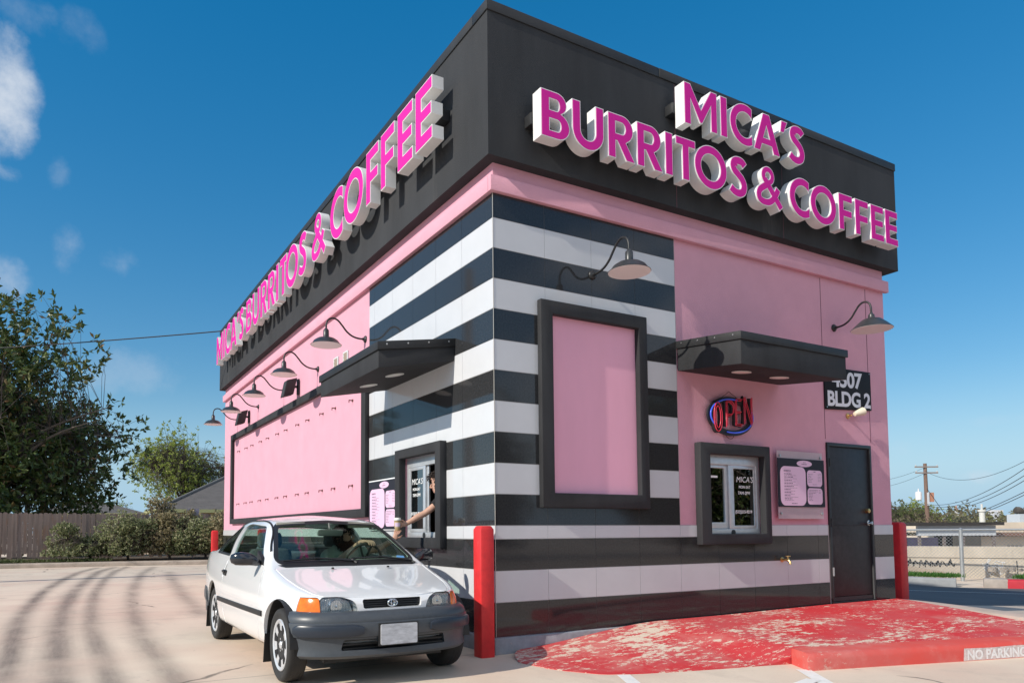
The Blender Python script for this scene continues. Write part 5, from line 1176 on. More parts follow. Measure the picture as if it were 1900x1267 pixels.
mb = MB(); mb.lathe([(3.8, a.z+9.5), (3.3, a.z+12), (1.4, a.z+14.5), (1.2, a.z+18), (0, a.z+20)], (0, 0, 0), 16); mb.obj('dome', mat('pink granite dome', (.60, .32, .27), .8), r, smooth=50)
# ---------------------------------------------------------------- what stands on the other side of the car park and shows in the glossy tiles
U2 = empty('utility_pole', (-8.1, 14.7, 0)); tag(U2, 'tall utility pole standing left of the drive lane', 'utility pole')
mb = MB(); mb.tube([(0, 0, -.2), (0, 0, 9.9)], [.19, .13], 10); mb.obj('pole', M_pole, U2, smooth=60)
mb = MB(); mb.box(-.07, .07, -1.2, 1.2, 8.9, 9.05); mb.obj('crossarm', MATS['grey crossarm'], U2)
for k, (x, y, s) in enumerate(((-16, -27, 1.0), (4, -34, 1.1), (16, -30, .95), (27, -24, 1.0))):
    c = copy_tree(mag); c.location = (x, y, 0); c.scale = (s, s, s*.9); c.rotation_euler = (0, 0, 1.3*k+.5); c['label'] = ('dark tree behind the photographer', 'broad tree across the car park facing the door', 'tree across the car park to the right', 'farthest tree at the right of the car park')[k]; c['group'] = 'trees round the car park'
# ---------------------------------------------------------------- the white car (nose towards -Y), built in its own frame then parked at CX
CX = -1.38
CAR = empty('parked_car', (CX, 1.1, 0)); tag(CAR, 'white two door coupe with grey bumpers stopped at the drive-through window', 'car')
CO = (0, 1.1, 0)                                       # meshes are laid out with y measured from the front axle line at world y
M_paint = mat('white car paint', (.80, .80, .80), .22, spec=.5, coat=1.0)
M_bump = mat('dark grey bumper plastic', (.062, .070, .080), .38, spec=.5, var=(30, .1))
M_trim = mat('black rubber trim', (.018, .018, .019), .5)
M_tyre = mat('tyre rubber', (.028, .027, .026), .75, var=(20, .2), bump=(40, .2, .003))
M_alloy = mat('silver wheel trim', (.62, .63, .65), .34, metal=.35)
M_amber = mat('amber indicator lens', (.80, .17, .005), .12, spec=.6, coat=.6, var=(18, .25))
M_lens = mat('clear headlamp lens', (.42, .45, .47), .08, spec=.7, coat=1.0, var=(16, .35), bump=(50, .3, .004))
M_lens = glass_mat('fluted clear lamp lens', (.9, .94, .96), .03, .10)
t = M_lens.node_tree; co = t.nodes.new('ShaderNodeTexCoord'); wv = t.nodes.new('ShaderNodeTexWave'); wv.bands_direction = 'X'; wv.inputs['Scale'].default_value = 26; t.links.new(co.outputs['Object'], wv.inputs['Vector'])
rp = t.nodes.new('ShaderNodeValToRGB'); e = rp.color_ramp.elements; e[0].color = (.50, .55, .58, 1); e[1].color = (.97, .98, .98, 1); t.links.new(wv.outputs['Fac'], rp.inputs[0])
for n_ in t.nodes:
    if n_.type == 'BSDF_TRANSPARENT': t.links.new(rp.outputs[0], n_.inputs[0])
    if n_.type == 'BSDF_GLOSSY':
        bpn = t.nodes.new('ShaderNodeBump'); bpn.inputs['Strength'].default_value = .5; bpn.inputs['Distance'].default_value = .004; t.links.new(wv.outputs['Fac'], bpn.inputs['Height']); t.links.new(bpn.outputs[0], n_.inputs['Normal'])
M_chrome = mat('chrome', (.75, .76, .78), .08, metal=1.0)
M_carglass = glass_mat('car window glass', (.84, .92, .88), 0.0, .02)
M_seat = mat('grey seat cloth', (.115, .125, .135), .9, var=(40, .3), bump=(150, .4, .002))
M_dash = mat('beige grey dashboard', (.20, .19, .165), .7)
M_headliner = mat('beige headliner', (.42, .40, .34), .9)
def tabf(rows):
    ys_ = [r[0] for r in rows]
    X = np.array(ys_); S = {}
    for c in range(1, len(rows[0])):            # monotone cubic through the key stations
        V = np.array([r[c] for r in rows]); h = np.diff(X); d = np.diff(V)/h; m = np.zeros_like(V); m[0], m[-1] = d[0], d[-1]
        for i in range(1, len(V)-1):
            if d[i-1]*d[i] > 0: w1, w2 = 2*h[i]+h[i-1], h[i]+2*h[i-1]; m[i] = (w1+w2)/(w1/d[i-1]+w2/d[i])
        S[c] = (V, m, h)
    def f(y, c):
        V, m, h = S[c]; y = min(max(y, X[0]), X[-1]); i = min(int(np.searchsorted(X, y, side='right'))-1, len(h)-1); t = (y-X[i])/h[i]
        return float(V[i]*(1+2*t)*(1-t)**2+m[i]*h[i]*t*(1-t)**2+V[i+1]*t*t*(3-2*t)+m[i+1]*h[i]*t*t*(t-1))
    return f
#        y     xm    zb    zs    xs_in  zr     xr    zt
CARTAB = [(-.700, .22, .42, .600, .03, .605, .16, .612),
          (-.690, .38, .36, .625, .04, .632, .32, .645),
          (-.660, .50, .32, .648, .05, .657, .42, .668),
          (-.600, .605, .30, .662, .05, .675, .52, .692),
          (-.500, .685, .28, .682, .045, .698, .585, .722),
          (-.300, .758, .24, .722, .045, .742, .64, .768),
          (-.050, .795, .215, .775, .05, .797, .67, .818),
          (.150, .808, .21, .825, .055, .847, .685, .862),
          (.230, .811, .21, .850, .06, .870, .690, .885),
          (.270, .812, .21, .862, .062, .885, .690, .905),
          (.600, .815, .21, .888, .068, 1.075, .610, 1.095),
          (.980, .818, .21, .903, .072, 1.262, .530, 1.290),
          (1.08, .818, .21, .906, .072, 1.283, .525, 1.318),
          (1.30, .818, .21, .912, .072, 1.300, .525, 1.342),
          (1.70, .818, .21, .920, .07, 1.302, .528, 1.350),
          (2.00, .816, .21, .926, .068, 1.280, .535, 1.335),
          (2.25, .812, .21, .932, .064, 1.215, .550, 1.285),
          (2.45, .806, .22, .938, .06, 1.135, .565, 1.215),
          (2.75, .795, .25, .945, .055, .995, .62, 1.060),
          (2.92, .782, .28, .948, .05, .965, .645, .995),
          (3.15, .755, .32, .945, .05, .960, .62, .975),
          (3.30, .715, .36, .930, .05, .948, .57, .962),
          (3.38, .640, .42, .900, .04, .918, .50, .930),
          (3.43, .50, .50, .850, .03, .862, .40, .872)]
CT = tabf(CARTAB)
def cs(y):
    # gentle smoothing of the key lines along the car
    h = .035 if -.45 < y < 3.2 else .004
    return [sum(CT(y+d, c)*w_ for d, w_ in ((-h, .25), (0, .5), (h, .25))) for c in range(1, 8)]
def section(y, inset=0.0, floor=None):
    xm, zb, zs, xi, zr, xr, zt = cs(y); xs_ = xm-xi
    key = []
    def seg(p, q, n, bulge=0.0, end=False):
        d = (q[0]-p[0], q[1]-p[1]); l = math.hypot(*d) or 1; nn = (d[1]/l, -d[0]/l)
        return [(p[0]+d[0]*t+nn[0]*bulge*4*t*(1-t), p[1]+d[1]*t+nn[1]*bulge*4*t*(1-t)) for t in [k/n for k in range(n+(1 if end else 0))]]
    zmid = zb+.55*(zs-zb)
    pts = seg((0, zb), (xm-.09, zb), 5)+seg((xm-.09, zb), (xm-.035, zb+.03), 2)+seg((xm-.035, zb+.03), (xm, zmid), 9, .012)+seg((xm, zmid), (xs_, zs), 9, .012)
    cab = max(0, min(1, (zr-zs-.02)/.2))
    pts += seg((xs_, zs), (xr, zr), 10, .004+.022*cab)+seg((xr, zr), (0, zt), 12, .004, True)
    pts = np.array(pts); s = pts.copy()
    for _ in range(2):                      # round the corners
        t = s.copy(); t[1:-1] = .25*s[:-2]+.5*s[1:-1]+.25*s[2:]; s = t
    if inset:
        d = np.gradient(s, axis=0); l = np.hypot(d[:, 0], d[:, 1])+1e-9; n = np.stack([-d[:, 1]/l, d[:, 0]/l], 1)
        n[0] = (0, 1); n[-1] = (0, -1)
        s = s+n*inset; s[:, 0] = np.maximum(s[:, 0], 0); s[0, 0] = s[-1, 0] = 0
    if floor is not None: s[:, 1] = np.maximum(s[:, 1], floor+np.arange(len(s))*1e-5)
    return s
def loft(y_list, inset=0.0, floor=None, yshift=0.0):
    mb = MB(); rings = []
    for y in y_list:
        h = section(y, inset, floor); full = [(x, z) for x, z in h]+[(-x, z) for x, z in h[-2:0:-1]]
        rings.append([(x, y+yshift, z) for x, z in full])
    n = len(rings[0]); vs = [p for r in rings for p in r]; fs = []
    for i in range(len(rings)-1):
        for k in range(n): fs.append((i*n+k, i*n+(k+1) % n, (i+1)*n+(k+1) % n, (i+1)*n+k))
    # end caps: strips across, left to right
    for base, rev in ((0, False), ((len(rings)-1)*n, True)):
        m = n//2
        for k in range(m):
            a, b, c, d = base+k, base+(k+1), base+(n-k-1) % n, base+(n-k) % n
            f = [a, b, c, d]; f = [q for j, q in enumerate(f) if q not in f[:j]]
            if len(f) > 2: fs.append(tuple(f))
    mb.add(vs, fs); return mb
YS = sorted(set([round(-.70+.02*i, 3) for i in range(12)]+[round(-.46+.04*i, 3) for i in range(17)]+[round(.2+.05*i, 3) for i in range(22)]+[round(1.3+.08*i, 3) for i in range(20)]+[round(2.9+.04*i, 3) for i in range(13)]+[3.43]))
def mkobj(mb, name='tmp'):
    me = mb.mesh(name, None, None, True, True); o = bpy.data.objects.new(name, me); COL.objects.link(o); return o
def prism_obj(poly, a, b, plane): mb = MB(); mb.prism(poly, a, b, plane); return mkobj(mb)
def cyl_obj(x0, x1, y, z, r, n=40): mb = MB(); mb.lathe([(r, x0), (r, x1)], (0, y, z), n, 'x'); return mkobj(mb)
AXF, AXR, RW = -.20, 2.46, .287
body = mkobj(loft(YS))
YI = [y for y in YS if .30 <= y <= 2.85]
cav = mkobj(loft(YI, .032, .40)); boolean(body, cav)
# windscreen-to-dash cavity opening is part of the cabin; now the wheel arches
for ax in (AXF, AXR):
    for sgn in (-1, 1):
        c = cyl_obj(.50*sgn, 1.1*sgn, ax, .295, .352) ; boolean(body, c)
def smooth_poly(pts, per=5): return [(p.x, p.y) for p in cat_curve([(a, b, 0) for a, b in pts], per, True)]
def round_poly(pts, r, n=5):
    o = []
    for i in range(len(pts)):
        p0, p1, p2 = Vector(pts[i-1]), Vector(pts[i]), Vector(pts[(i+1) % len(pts)]); a = (p0-p1); b = (p2-p1); rr = min(r, a.length*.45, b.length*.45)
        s, e = p1+a.normalized()*rr, p1+b.normalized()*rr
        for k in range(n+1): t = k/n; q = s*(1-t)**2+p1*2*t*(1-t)+e*t*t; o.append((q.x, q.y))
    return o
def grow(pts, d):
    n = len(pts); A = sum(pts[i][0]*pts[(i+1) % n][1]-pts[(i+1) % n][0]*pts[i][1] for i in range(n)); sg = 1 if A > 0 else -1; o = []
    for i in range(n):
        a, b, c = Vector(pts[i-1]), Vector(pts[i]), Vector(pts[(i+1) % n]); t = (c-a); t = t.normalized() if t.length > 1e-9 else Vector((1, 0)); o.append((b.x+sg*t.y*d, b.y-sg*t.x*d))
    return o
# outlines: side glass in (y,z); screens in (x,z)
DOORW = round_poly([(.46, .915), (1.02, 1.232), (1.62, 1.262), (1.78, 1.245), (1.70, .935)], .05)
QUARW = round_poly([(1.81, .945), (1.90, 1.235), (2.08, 1.205), (2.42, 1.04), (2.50, .965)], .05)
WSCR = round_poly([(-.655, .915), (-.505, 1.245), (0, 1.272), (.505, 1.245), (.655, .915), (0, .905)], .06)
RSCR = round_poly([(-.60, 1.02), (-.515, 1.215), (0, 1.255), (.515, 1.215), (.60, 1.02), (0, 1.035)], .06)
shell_full = dupm(body, 'tmpshell')
cutters = []
def cut(poly, a, b, plane):
    o = prism_obj(poly, a, b, plane); boolean(body, o)
for sgn in (-1, 1):
    for P in (DOORW, QUARW): cut(P, .40*sgn, 1.0*sgn, 'yz')
cut(WSCR, .12, 1.14, 'xz'); cut(RSCR, 2.02, 3.1, 'xz')
def skin(i0, i1, yr=None):
    """thin shell between two insets of the body"""
    ys_ = [y for y in YS if .14 <= y <= 3.05]
    a = mkobj(loft(ys_, i0, None)); b = mkobj(loft([ys_[0]-.02]+ys_[1:-1]+[ys_[-1]+.02], i1, None)); boolean(a, b); return a
gl_src = skin(.010, .015); tr_src = skin(-.003, .006)
def patch(src, poly, a, b, plane, hole=None):
    o = dupm(src, 'p'); c = prism_obj(poly, a, b, plane); boolean(o, c, 'INTERSECT')
    if hole:
        h = prism_obj(hole, a-.05 if a < b else a+.05, b+.05 if a < b else b-.05, plane); boolean(o, h)
    return o
def finish(o, name, m, parent=CAR, ang=35, origin=CO):
    me = o.data; me.name = name; me.materials.clear(); me.materials.append(m); me.polygons.foreach_set('material_index', [0]*len(me.polygons))
    me.transform(Matrix.Translation(-Vector(origin))); smooth_mesh(me, ang); o.name = name; o.parent = parent; return o
# lamps and grille pockets (front view x,z), cut from the nose
HL = {}
for sgn in (-1, 1):
    HLP = round_poly([(sgn*x, z) for x, z in ((.285, .545), (.315, .640), (.40, .672), (.560, .672), (.560, .545))], .035)
    IND = round_poly([(sgn*x, z) for x, z in ((.567, .545), (.567, .671), (.90, .668), (.90, .548))], .02)
    for nm, P, m, y1 in (('headlamp', HLP, M_lens, -.40), ('indicator', IND, M_amber, -.455)):
        src = dupm(shell_full, nm); c = prism_obj(P, -.85, y1, 'xz'); boolean(src, c, 'INTERSECT')
        HL[(nm, sgn)] = (src, m)
        c = prism_obj(grow(P, .006), -.85, y1+.006, 'xz'); boolean(body, c)
GR = round_poly([(-.245, .585), (-.25, .655), (.25, .655), (.245, .585)], .02)
c = prism_obj(GR, -.85, -.62, 'xz'); boolean(body, c)
# panel gaps as fine grooves: door outline, bonnet edge
def groove(path3, r):
    mb = MB(); mb.tube(path3, r, 6); return mkobj(mb)
def side_x(y, z):
    h = section(y); k = None
    zz, xx = h[7:, 1], h[7:, 0]
    i = int(np.argmin(np.abs(zz-z)+ (xx < .45)*9)); return float(xx[i])
for sgn in (-1, 1):
    dl = [(.36, .90), (.345, .80), (.33, .55), (.34, .35), (.39, .25)]
    boolean(body, groove([(sgn*(side_x(a, b)+.001), a, b) for a, b in [(q.x, q.y) for q in cat_curve([(p[0], p[1], 0) for p in dl], 5)]], .0075))
    dr_ = [(1.80, .93), (1.86, .80), (1.90, .60), (1.86, .42), (1.80, .25)]
    boolean(body, groove([(sgn*(side_x(a, b)+.001), a, b) for a, b in [(q.x, q.y) for q in cat_curve([(p[0], p[1], 0) for p in dr_], 5)]], .0075))
    bon = [(y, .99) for y in (-.62, -.5, -.3, -.05, .12, .21)]
    pth = []
    for y, k in bon:
        v = cs(y); h = section(y); i = int(np.argmin(np.abs(h[25:, 0]-v[5])))+25; pth.append((sgn*float(h[i, 0]), y, float(h[i, 1])+.001))
    boolean(body, groove(pth, .0075))
gk = [(-x, -.672+.06*(abs(x)/.4)**3, float(np.interp(abs(x), [0, .42], [.664, .672]))) for x in np.linspace(-.40, .40, 13)]
boolean(body, groove(gk, .0075))
finish(body, 'body', M_paint, ang=38)
for (nm, sgn), (o, m) in HL.items():
    o = finish(o, nm, m, ang=30)
    if nm == 'headlamp':
        mb = MB(); mb.prism(round_poly([(sgn*x, z) for x, z in ((.29, .549), (.32, .636), (.40, .667), (.555, .667), (.555, .549))], .03), -.575, -.56, 'xz'); mb.obj('reflector', mat('satin lamp reflector', (.42, .45, .48), .25, metal=.8, var=(22, .5)) if sgn < 0 else MATS['satin lamp reflector'], o, origin=CO)
        mb = MB(); mb.lathe([(.046, -.605), (.044, -.60), (.034, -.585), (.016, -.578), (.0, -.577)], (sgn*.435, 0, .606), 24, 'y'); mb.lathe([(0, -.612), (.010, -.608), (.012, -.59), (.012, -.578)], (sgn*.435, 0, .606), 12, 'y'); mb.obj('lamp_bowl', M_chrome, o, origin=CO, smooth=50, fix=False)
for nm, P, a, b, pl in (('windscreen', WSCR, .12, 1.14, 'xz'), ('rear_window', RSCR, 2.02, 3.1, 'xz')):
    p = finish(patch(gl_src, grow(P, .012), a, b, pl), nm, M_carglass)
    finish(patch(tr_src, grow(P, .020), a, b, pl, grow(P, -.014)), 'seal', M_trim, p, origin=(0, 0, 0) if False else CO)
for sgn in (-1, 1):
    for nm, P in (('door_window', DOORW), ('quarter_window', QUARW)):
        p = finish(patch(gl_src, grow(P, .012), .40*sgn, 1.0*sgn, 'yz'), nm, M_carglass)
        finish(patch(tr_src, grow(P, .014), .40*sgn, 1.0*sgn, 'yz', grow(P, -.008)), 'seal', M_trim, p)
for o in (gl_src, tr_src, shell_full): bpy.data.objects.remove(o)
for o in [k for k in bpy.data.objects if k.parent and k.parent.parent == CAR]: pass
# drip moulding: black line over the side glass
for sgn in (-1, 1):
    mb = MB(); pth = []
    for y in np.linspace(.50, 2.62, 40):
        v = cs(y); h = section(float(y)); i = int(np.argmin(np.abs(h[:, 1]-(v[4]-.012))+(h[:, 0] < .3)*9)); pth.append((sgn*(float(h[i, 0])+.003), float(y), float(h[i, 1])))
    for _ in range(4): pth = [pth[0]]+[tuple(.25*a+.5*b+.25*c for a, b, c in zip(pth[i-1], pth[i], pth[i+1])) for i in range(1, len(pth)-1)]+[pth[-1]]
    mb.tube(pth, .010, 6); mb.obj('roof_moulding', M_trim, CAR, smooth=60, origin=CO)
    mb = MB(); pth = [(sgn*(side_x(y, .475)+.004), y, .50-.008*y) for y in np.linspace(.18, 2.08, 26)]
    for a, b in zip(pth, pth[1:]): mb.hexa([(a[0]-.01*sgn, a[1], a[2]-.024), (a[0]+.010*sgn, a[1], a[2]-.020), (b[0]+.010*sgn, b[1], b[2]-.020), (b[0]-.01*sgn, b[1], b[2]-.024), (a[0]-.01*sgn, a[1], a[2]+.024), (a[0]+.010*sgn, a[1], a[2]+.020), (b[0]+.010*sgn, b[1], b[2]+.020), (b[0]-.01*sgn, b[1], b[2]+.024)])
    mb.obj('side_moulding', M_trim, CAR, origin=CO, weld=True, smooth=50)
# bumpers: a moulded section swept round the plan curve
def bumper(plan, prof, name):
    mb = MB(); c = cat_curve([(x, y, 0) for x, y in plan], 8); n = len(prof); rings = []
    for i, p in enumerate(c):
        d = (c[min(i+1, len(c)-1)]-c[max(i-1, 0)]).normalized(); nn = Vector((d.y, -d.x, 0)); rings.append([tuple(p+nn*a+Vector((0, 0, z))) for a, z in prof])
    fs = []
    for i in range(len(c)-1):
        for k in range(n): fs.append((i*n+k, i*n+(k+1) % n, (i+1)*n+(k+1) % n, (i+1)*n+k))
    fs += [tuple(range(n)), tuple((len(c)-1)*n+k for k in range(n))]
    mb.add([q for r in rings for q in r], fs); return mb, c
FP = [(-.805, .11), (-.80, -.12), (-.775, -.36), (-.695, -.545), (-.56, -.665), (-.35, -.735), (0, -.765), (.35, -.735), (.56, -.665), (.695, -.545), (.775, -.36), (.80, -.12), (.805, .11)]
PR = [(-.12, .55), (-.045, .572), (-.01, .565), (.020, .535), (.030, .505), (.030, .492), (.040, .486), (.046, .46), (.046, .415), (.038, .385), (.024, .378), (.020, .36), (.014, .30), (.020, .268), (.022, .245), (.0, .222), (-.06, .215), (-.12, .25)]
mbf, fc = bumper([p for p in FP if True], PR, 'bumper')
# the bumper's ends stop at the wheel arch
bo = mkobj(mbf)
for sgn in (-1, 1): boolean(bo, cyl_obj(.50*sgn, 1.1*sgn, AXF, .295, .350))
for sgn in (-1, 1):
    k = MB(); k.box(*sorted((.5*sgn, 1.2*sgn)), AXF-.02, 1, 0, 1); boolean(bo, mkobj(k))
c = prism_obj(round_poly([(-.44, .285), (-.42, .365), (.42, .365), (.44, .285)], .02), -.95, -.66, 'xz'); boolean(bo, c)
bf_ = finish(bo, 'front_bumper', M_bump, ang=40)
mb = MB()
for k in range(3): z = .293+.030*k; mb.box(-.42, .42, -.72, -.69, z-.004, z+.006)
mb.box(-.41, .41, -.665, -.66, .27, .38); mb.obj('lower_grille', M_trim, bf_, origin=CO)
for sgn in (-1, 1):          # raised rub strips
    mb = MB(); pts = [p for p in fc if .24 < p.x*sgn and p.y < -.52]
    if sgn > 0: pts = pts[::1]
    rng_ = []
    for i, p in enumerate(pts):
        d = (pts[min(i+1, len(pts)-1)]-pts[max(i-1, 0)]).normalized(); nn = Vector((d.y, -d.x, 0)); e = min(i, len(pts)-1-i); hh = .040 if e > 1 else (.024 if e == 0 else .036)
        rng_.append([tuple(p+nn*a+Vector((0, 0, .435+b*hh/.04))) for a, b in ((.04, -.046), (.060, -.042), (.066, -.03), (.066, .03), (.060, .042), (.04, .046))])
    n = 6; fs = []
    for i in range(len(pts)-1):
        for k in range(n): fs.append((i*n+k, i*n+(k+1) % n, (i+1)*n+(k+1) % n, (i+1)*n+k))
    fs += [tuple(range(n)), tuple((len(pts)-1)*n+k for k in range(n))]
    mb.add([q for r in rng_ for q in r], fs); mb.obj('rub_strip', mat('blue black bumper strip', (.026, .033, .046), .32) if sgn < 0 else MATS['blue black bumper strip'], bf_, origin=CO, smooth=50)
RP = [(.770, 2.86), (.755, 3.05), (.71, 3.26), (.58, 3.41), (.33, 3.50), (0, 3.515), (-.33, 3.50), (-.58, 3.41), (-.71, 3.26), (-.755, 3.05), (-.770, 2.86)]
mbr, rc = bumper(RP, [(-.12, .55), (-.02, .572), (.02, .545), (.03, .49), (.03, .42), (.012, .37), (.01, .27), (-.03, .255), (-.12, .30)], 'b'); mbr.obj('rear_bumper', M_bump, CAR, origin=CO, smooth=40)
# grille slats and badge
mb = MB()
for k in range(4): z = .598+.0165*k; mb.hexa([(-.242, -.672, z), (.242, -.672, z), (.242, -.64, z), (-.242, -.64, z), (-.242, -.668, z+.0085), (.242, -.668, z+.0085), (.242, -.64, z+.0085), (-.242, -.64, z+.0085)])
mb.box(-.25, .25, -.635, -.63, .575, .665); gr_ = mb.obj('grille', M_trim, CAR, origin=CO)
def ell_tube(mb, cx, cz, rx, rz, r, y, n=26, k=6): mb.tube([(cx+rx*cos(2*pi*i/n), y, cz+rz*sin(2*pi*i/n)) for i in range(n+1)], r, k, cap=False)
mb = MB(); ell_tube(mb, 0, .621, .040, .027, .0046, -.690); ell_tube(mb, 0, .629, .031, .0125, .0038, -.690); ell_tube(mb, 0, .620, .0125, .024, .0038, -.691); mb.obj('badge', M_chrome, gr_, origin=CO, smooth=60, fix=False)
mb = MB(); mb.lathe([(0, -.006), (.034, -.006), (.036, 0)], (0, -.683, .621), 20, 'y'); mb.obj('badge_back', M_trim, gr_, origin=CO)
# front plate: blank, its marks blurred away in the photo
mb = MB(); mb.prism([(x, z) for x, z in round_poly([(-.152, .318), (.152, .318), (.152, .472), (-.152, .472)], .012)], -.822, -.812, 'xz'); mb.obj('licence_plate', mat('pale blurred number plate', (.50, .51, .54), .5, var=(14, .28, (.8, 1, 2.4))), CAR, origin=CO)
mb = MB(); mb.box(-.165, .165, -.812, -.79, .31, .48); mb.obj('plate_holder', M_trim, CAR, origin=CO)
# wheels
def wheel(x, y, sgn):
    """sgn -1: the outer face looks to -x"""
    r = mb = MB()
    o = sgn
    prof = [(.20, -.060), (.235, -.078), (.262, -.080), (.279, -.070), (RW, -.052), (RW, .052), (.279, .070), (.262, .080), (.235, .078), (.20, .06)]
    mb.lathe([(a, b) for a, b in prof], (0, 0, 0), 48, 'x')
    w_ = mb.obj('wheel', M_tyre, CAR, smooth=40, fix=False); w_.location = (x, y-1.1, .285)
    mb = MB()                                     # tread grooves
    for gx_ in (-.03, 0, .03): mb.lathe([(RW+.0012, gx_-.004), (RW+.0012, gx_+.004)], (0, 0, 0), 40, 'x')
    for k in range(52):
        a = 2*pi*k/52
        for s_ in (-1, 1):
            p = [(s_*.035, RW+.001, -.004), (s_*.066, RW-.006, -.004), (s_*.066, RW-.006, .004), (s_*.035, RW+.001, .004)]
            q = [(u, v*cos(a)-t*sin(a), v*sin(a)+t*cos(a)) for u, v, t in p]; mb.quad(*q)
    mb.obj('tread', M_trim, w_, fix=False)
    mb = MB(); n = 48                              # wheel trim: dished disc with seven broad spokes and openings between
    f = lambda h: o*h
    mb.lathe([(.203, f(.040)), (.203, f(.068)), (.196, f(.073)), (.180, f(.066)), (.176, f(.045))], (0, 0, 0), n, 'x')
    mb.lathe([(.0, f(.066)), (.026, f(.066)), (.034, f(.058)), (.075, f(.052)), (.078, f(.03))], (0, 0, 0), 28, 'x')
    mb.lathe([(.070, f(.050)), (.115, f(.060)), (.165, f(.064)), (.185, f(.060)), (.185, f(.04))], (0, 0, 0), n, 'x')
    for k in range(5):
        a = 2*pi*k/5; mb.lathe([(.0, f(.062)), (.009, f(.060)), (.010, f(.045))], (0, .048*cos(a), .048*sin(a)), 8, 'x')
    rm = mb.obj('rim', M_alloy, w_, smooth=35)
    for k in range(7):                            # seven slots between broad spokes
        a = 2*pi*k/7+.3; mb = MB()
        R_ = lambda u, v, t: (u, v*cos(a)-t*sin(a), v*sin(a)+t*cos(a))
        q = [(f(.0635), .100, -.016), (f(.0672), .160, -.036), (f(.0675), .169, -.026), (f(.0675), .169, .026), (f(.0672), .160, .036), (f(.0635), .100, .016)]
        mb.add([R_(*p) for p in q]+[R_(p[0]-f(.02), p[1], p[2]) for p in q], [tuple(range(6)), tuple(range(11, 5, -1))]+[(i, (i+1) % 6, 6+(i+1) % 6, 6+i) for i in range(6)])
        mb.obj('rim_slot', mat('black wheel slot', (.012, .012, .013), .8) if 'black wheel slot' not in MATS else MATS['black wheel slot'], w_)
    mb = MB(); mb.lathe([(0, f(.026)), (.19, f(.026)), (.19, f(.02))], (0, 0, 0), 30, 'x'); mb.obj('brake_disc', mat('dark wheel well', (.03, .03, .03), .8) if 'dark wheel well' not in MATS else MATS['dark wheel well'], w_)
for sgn in (-1, 1):
    wheel(sgn*.690, AXF, sgn); wheel(sgn*.700, AXR, sgn)
# inner arches and floor pan, mud flaps, exhaust bits
for ax in (AXF, AXR):
    for sgn in (-1, 1):
        mb = MB(); n = 20; vs = []; fs = []
        for k in range(n+1):
            a = pi*k/n
            for x in (.50*sgn, .775*sgn): vs.append((x, ax+.348*cos(a), .295+.348*sin(a)))
        for k in range(n): fs.append((2*k, 2*k+1, 2*k+3, 2*k+2))
        mb.add(vs, fs); mb.obj('arch_liner', M_trim, CAR, origin=CO, fix=False)
mb = MB(); mb.box(-.5, .5, -.55, 3.2, .17, .23); mb.box(-.42, .42, .4, 2.2, .15, .17); mb.obj('underbody', M_trim, CAR, origin=CO)
for sgn in (-1, 1):
    for ax, l in ((AXF, .36), (AXR, .36)):
        mb = MB(); mb.hexa([(sgn*.66, ax+l, .10), (sgn*.80, ax+l-.005, .10), (sgn*.80, ax+l+.005, .10), (sgn*.66, ax+l+.01, .10), (sgn*.66, ax+l-.04, .34), (sgn*.80, ax+l-.05, .34), (sgn*.80, ax+l-.04, .34), (sgn*.66, ax+l-.03, .34)]); mb.obj('mud_flap', M_trim, CAR, origin=CO)
    mb = MB(); x = sgn*(side_x(1.78, .76)+.002); mb.prism(round_poly([(1.72, .735), (1.72, .79), (1.86, .795), (1.86, .74)], .02), x-.006*sgn, x+.010*sgn, 'yz'); mb.prism(round_poly([(1.735, .765), (1.735, .785), (1.845, .789), (1.845, .769)], .006), x+.010*sgn, x+.022*sgn, 'yz'); mb.obj('door_handle', M_trim, CAR, origin=CO)
    mb = MB(); mb.lathe([(.012, x-.003*sgn), (.012, x+.004*sgn)], (0, 1.80, .685), 10, 'x'); mb.obj('door_lock', M_trim, CAR, origin=CO)
    # door mirror: rounded housing on a triangular foot
    mb = MB(); vs = []; nn_ = 9
    cfg = [(.745, .50, .905, .020, .020), (.79, .50, .925, .045, .045), (.84, .515, .94, .062, .055), (.90, .535, .945, .068, .060), (.95, .555, .945, .058, .056), (.985, .575, .945, .030, .036), (.995, .58, .945, .005, .006)]
    rings = []
    for (x, y, z, ry, rz) in cfg: rings.append([(sgn*x, y+ry*.75*cos(2*pi*k/16)*(1.0 if cos(2*pi*k/16) < 0 else .35), z+rz*math.copysign(abs(sin(2*pi*k/16))**.8, sin(2*pi*k/16))) for k in range(16)])
    fs = [(i*16+k, i*16+(k+1) % 16, (i+1)*16+(k+1) % 16, (i+1)*16+k) for i in range(len(rings)-1) for k in range(16)]+[tuple(range(16)), tuple((len(rings)-1)*16+k for k in range(16))]
    mb.add([q for r in rings for q in r], fs)
    mr_ = mb.obj('door_mirror', mat('gloss black mirror housing', (.016, .018, .024), .18, coat=.6) if sgn < 0 else MATS['gloss black mirror housing'], CAR, origin=CO, smooth=60)
    mb = MB(); mb.hexa([(sgn*(side_x(.40, .90)-.02), .40, .885), (sgn*(side_x(.40, .90)+.006), .40, .885), (sgn*(side_x(.6, .90)+.006), .66, .90), (sgn*(side_x(.6, .90)-.02), .66, .90), (sgn*.715, .50, .955), (sgn*.745, .50, .955), (sgn*.735, .66, 1.01), (sgn*.705, .66, 1.01)]); mb.obj('mirror_foot', M_trim, mr_, origin=CO)
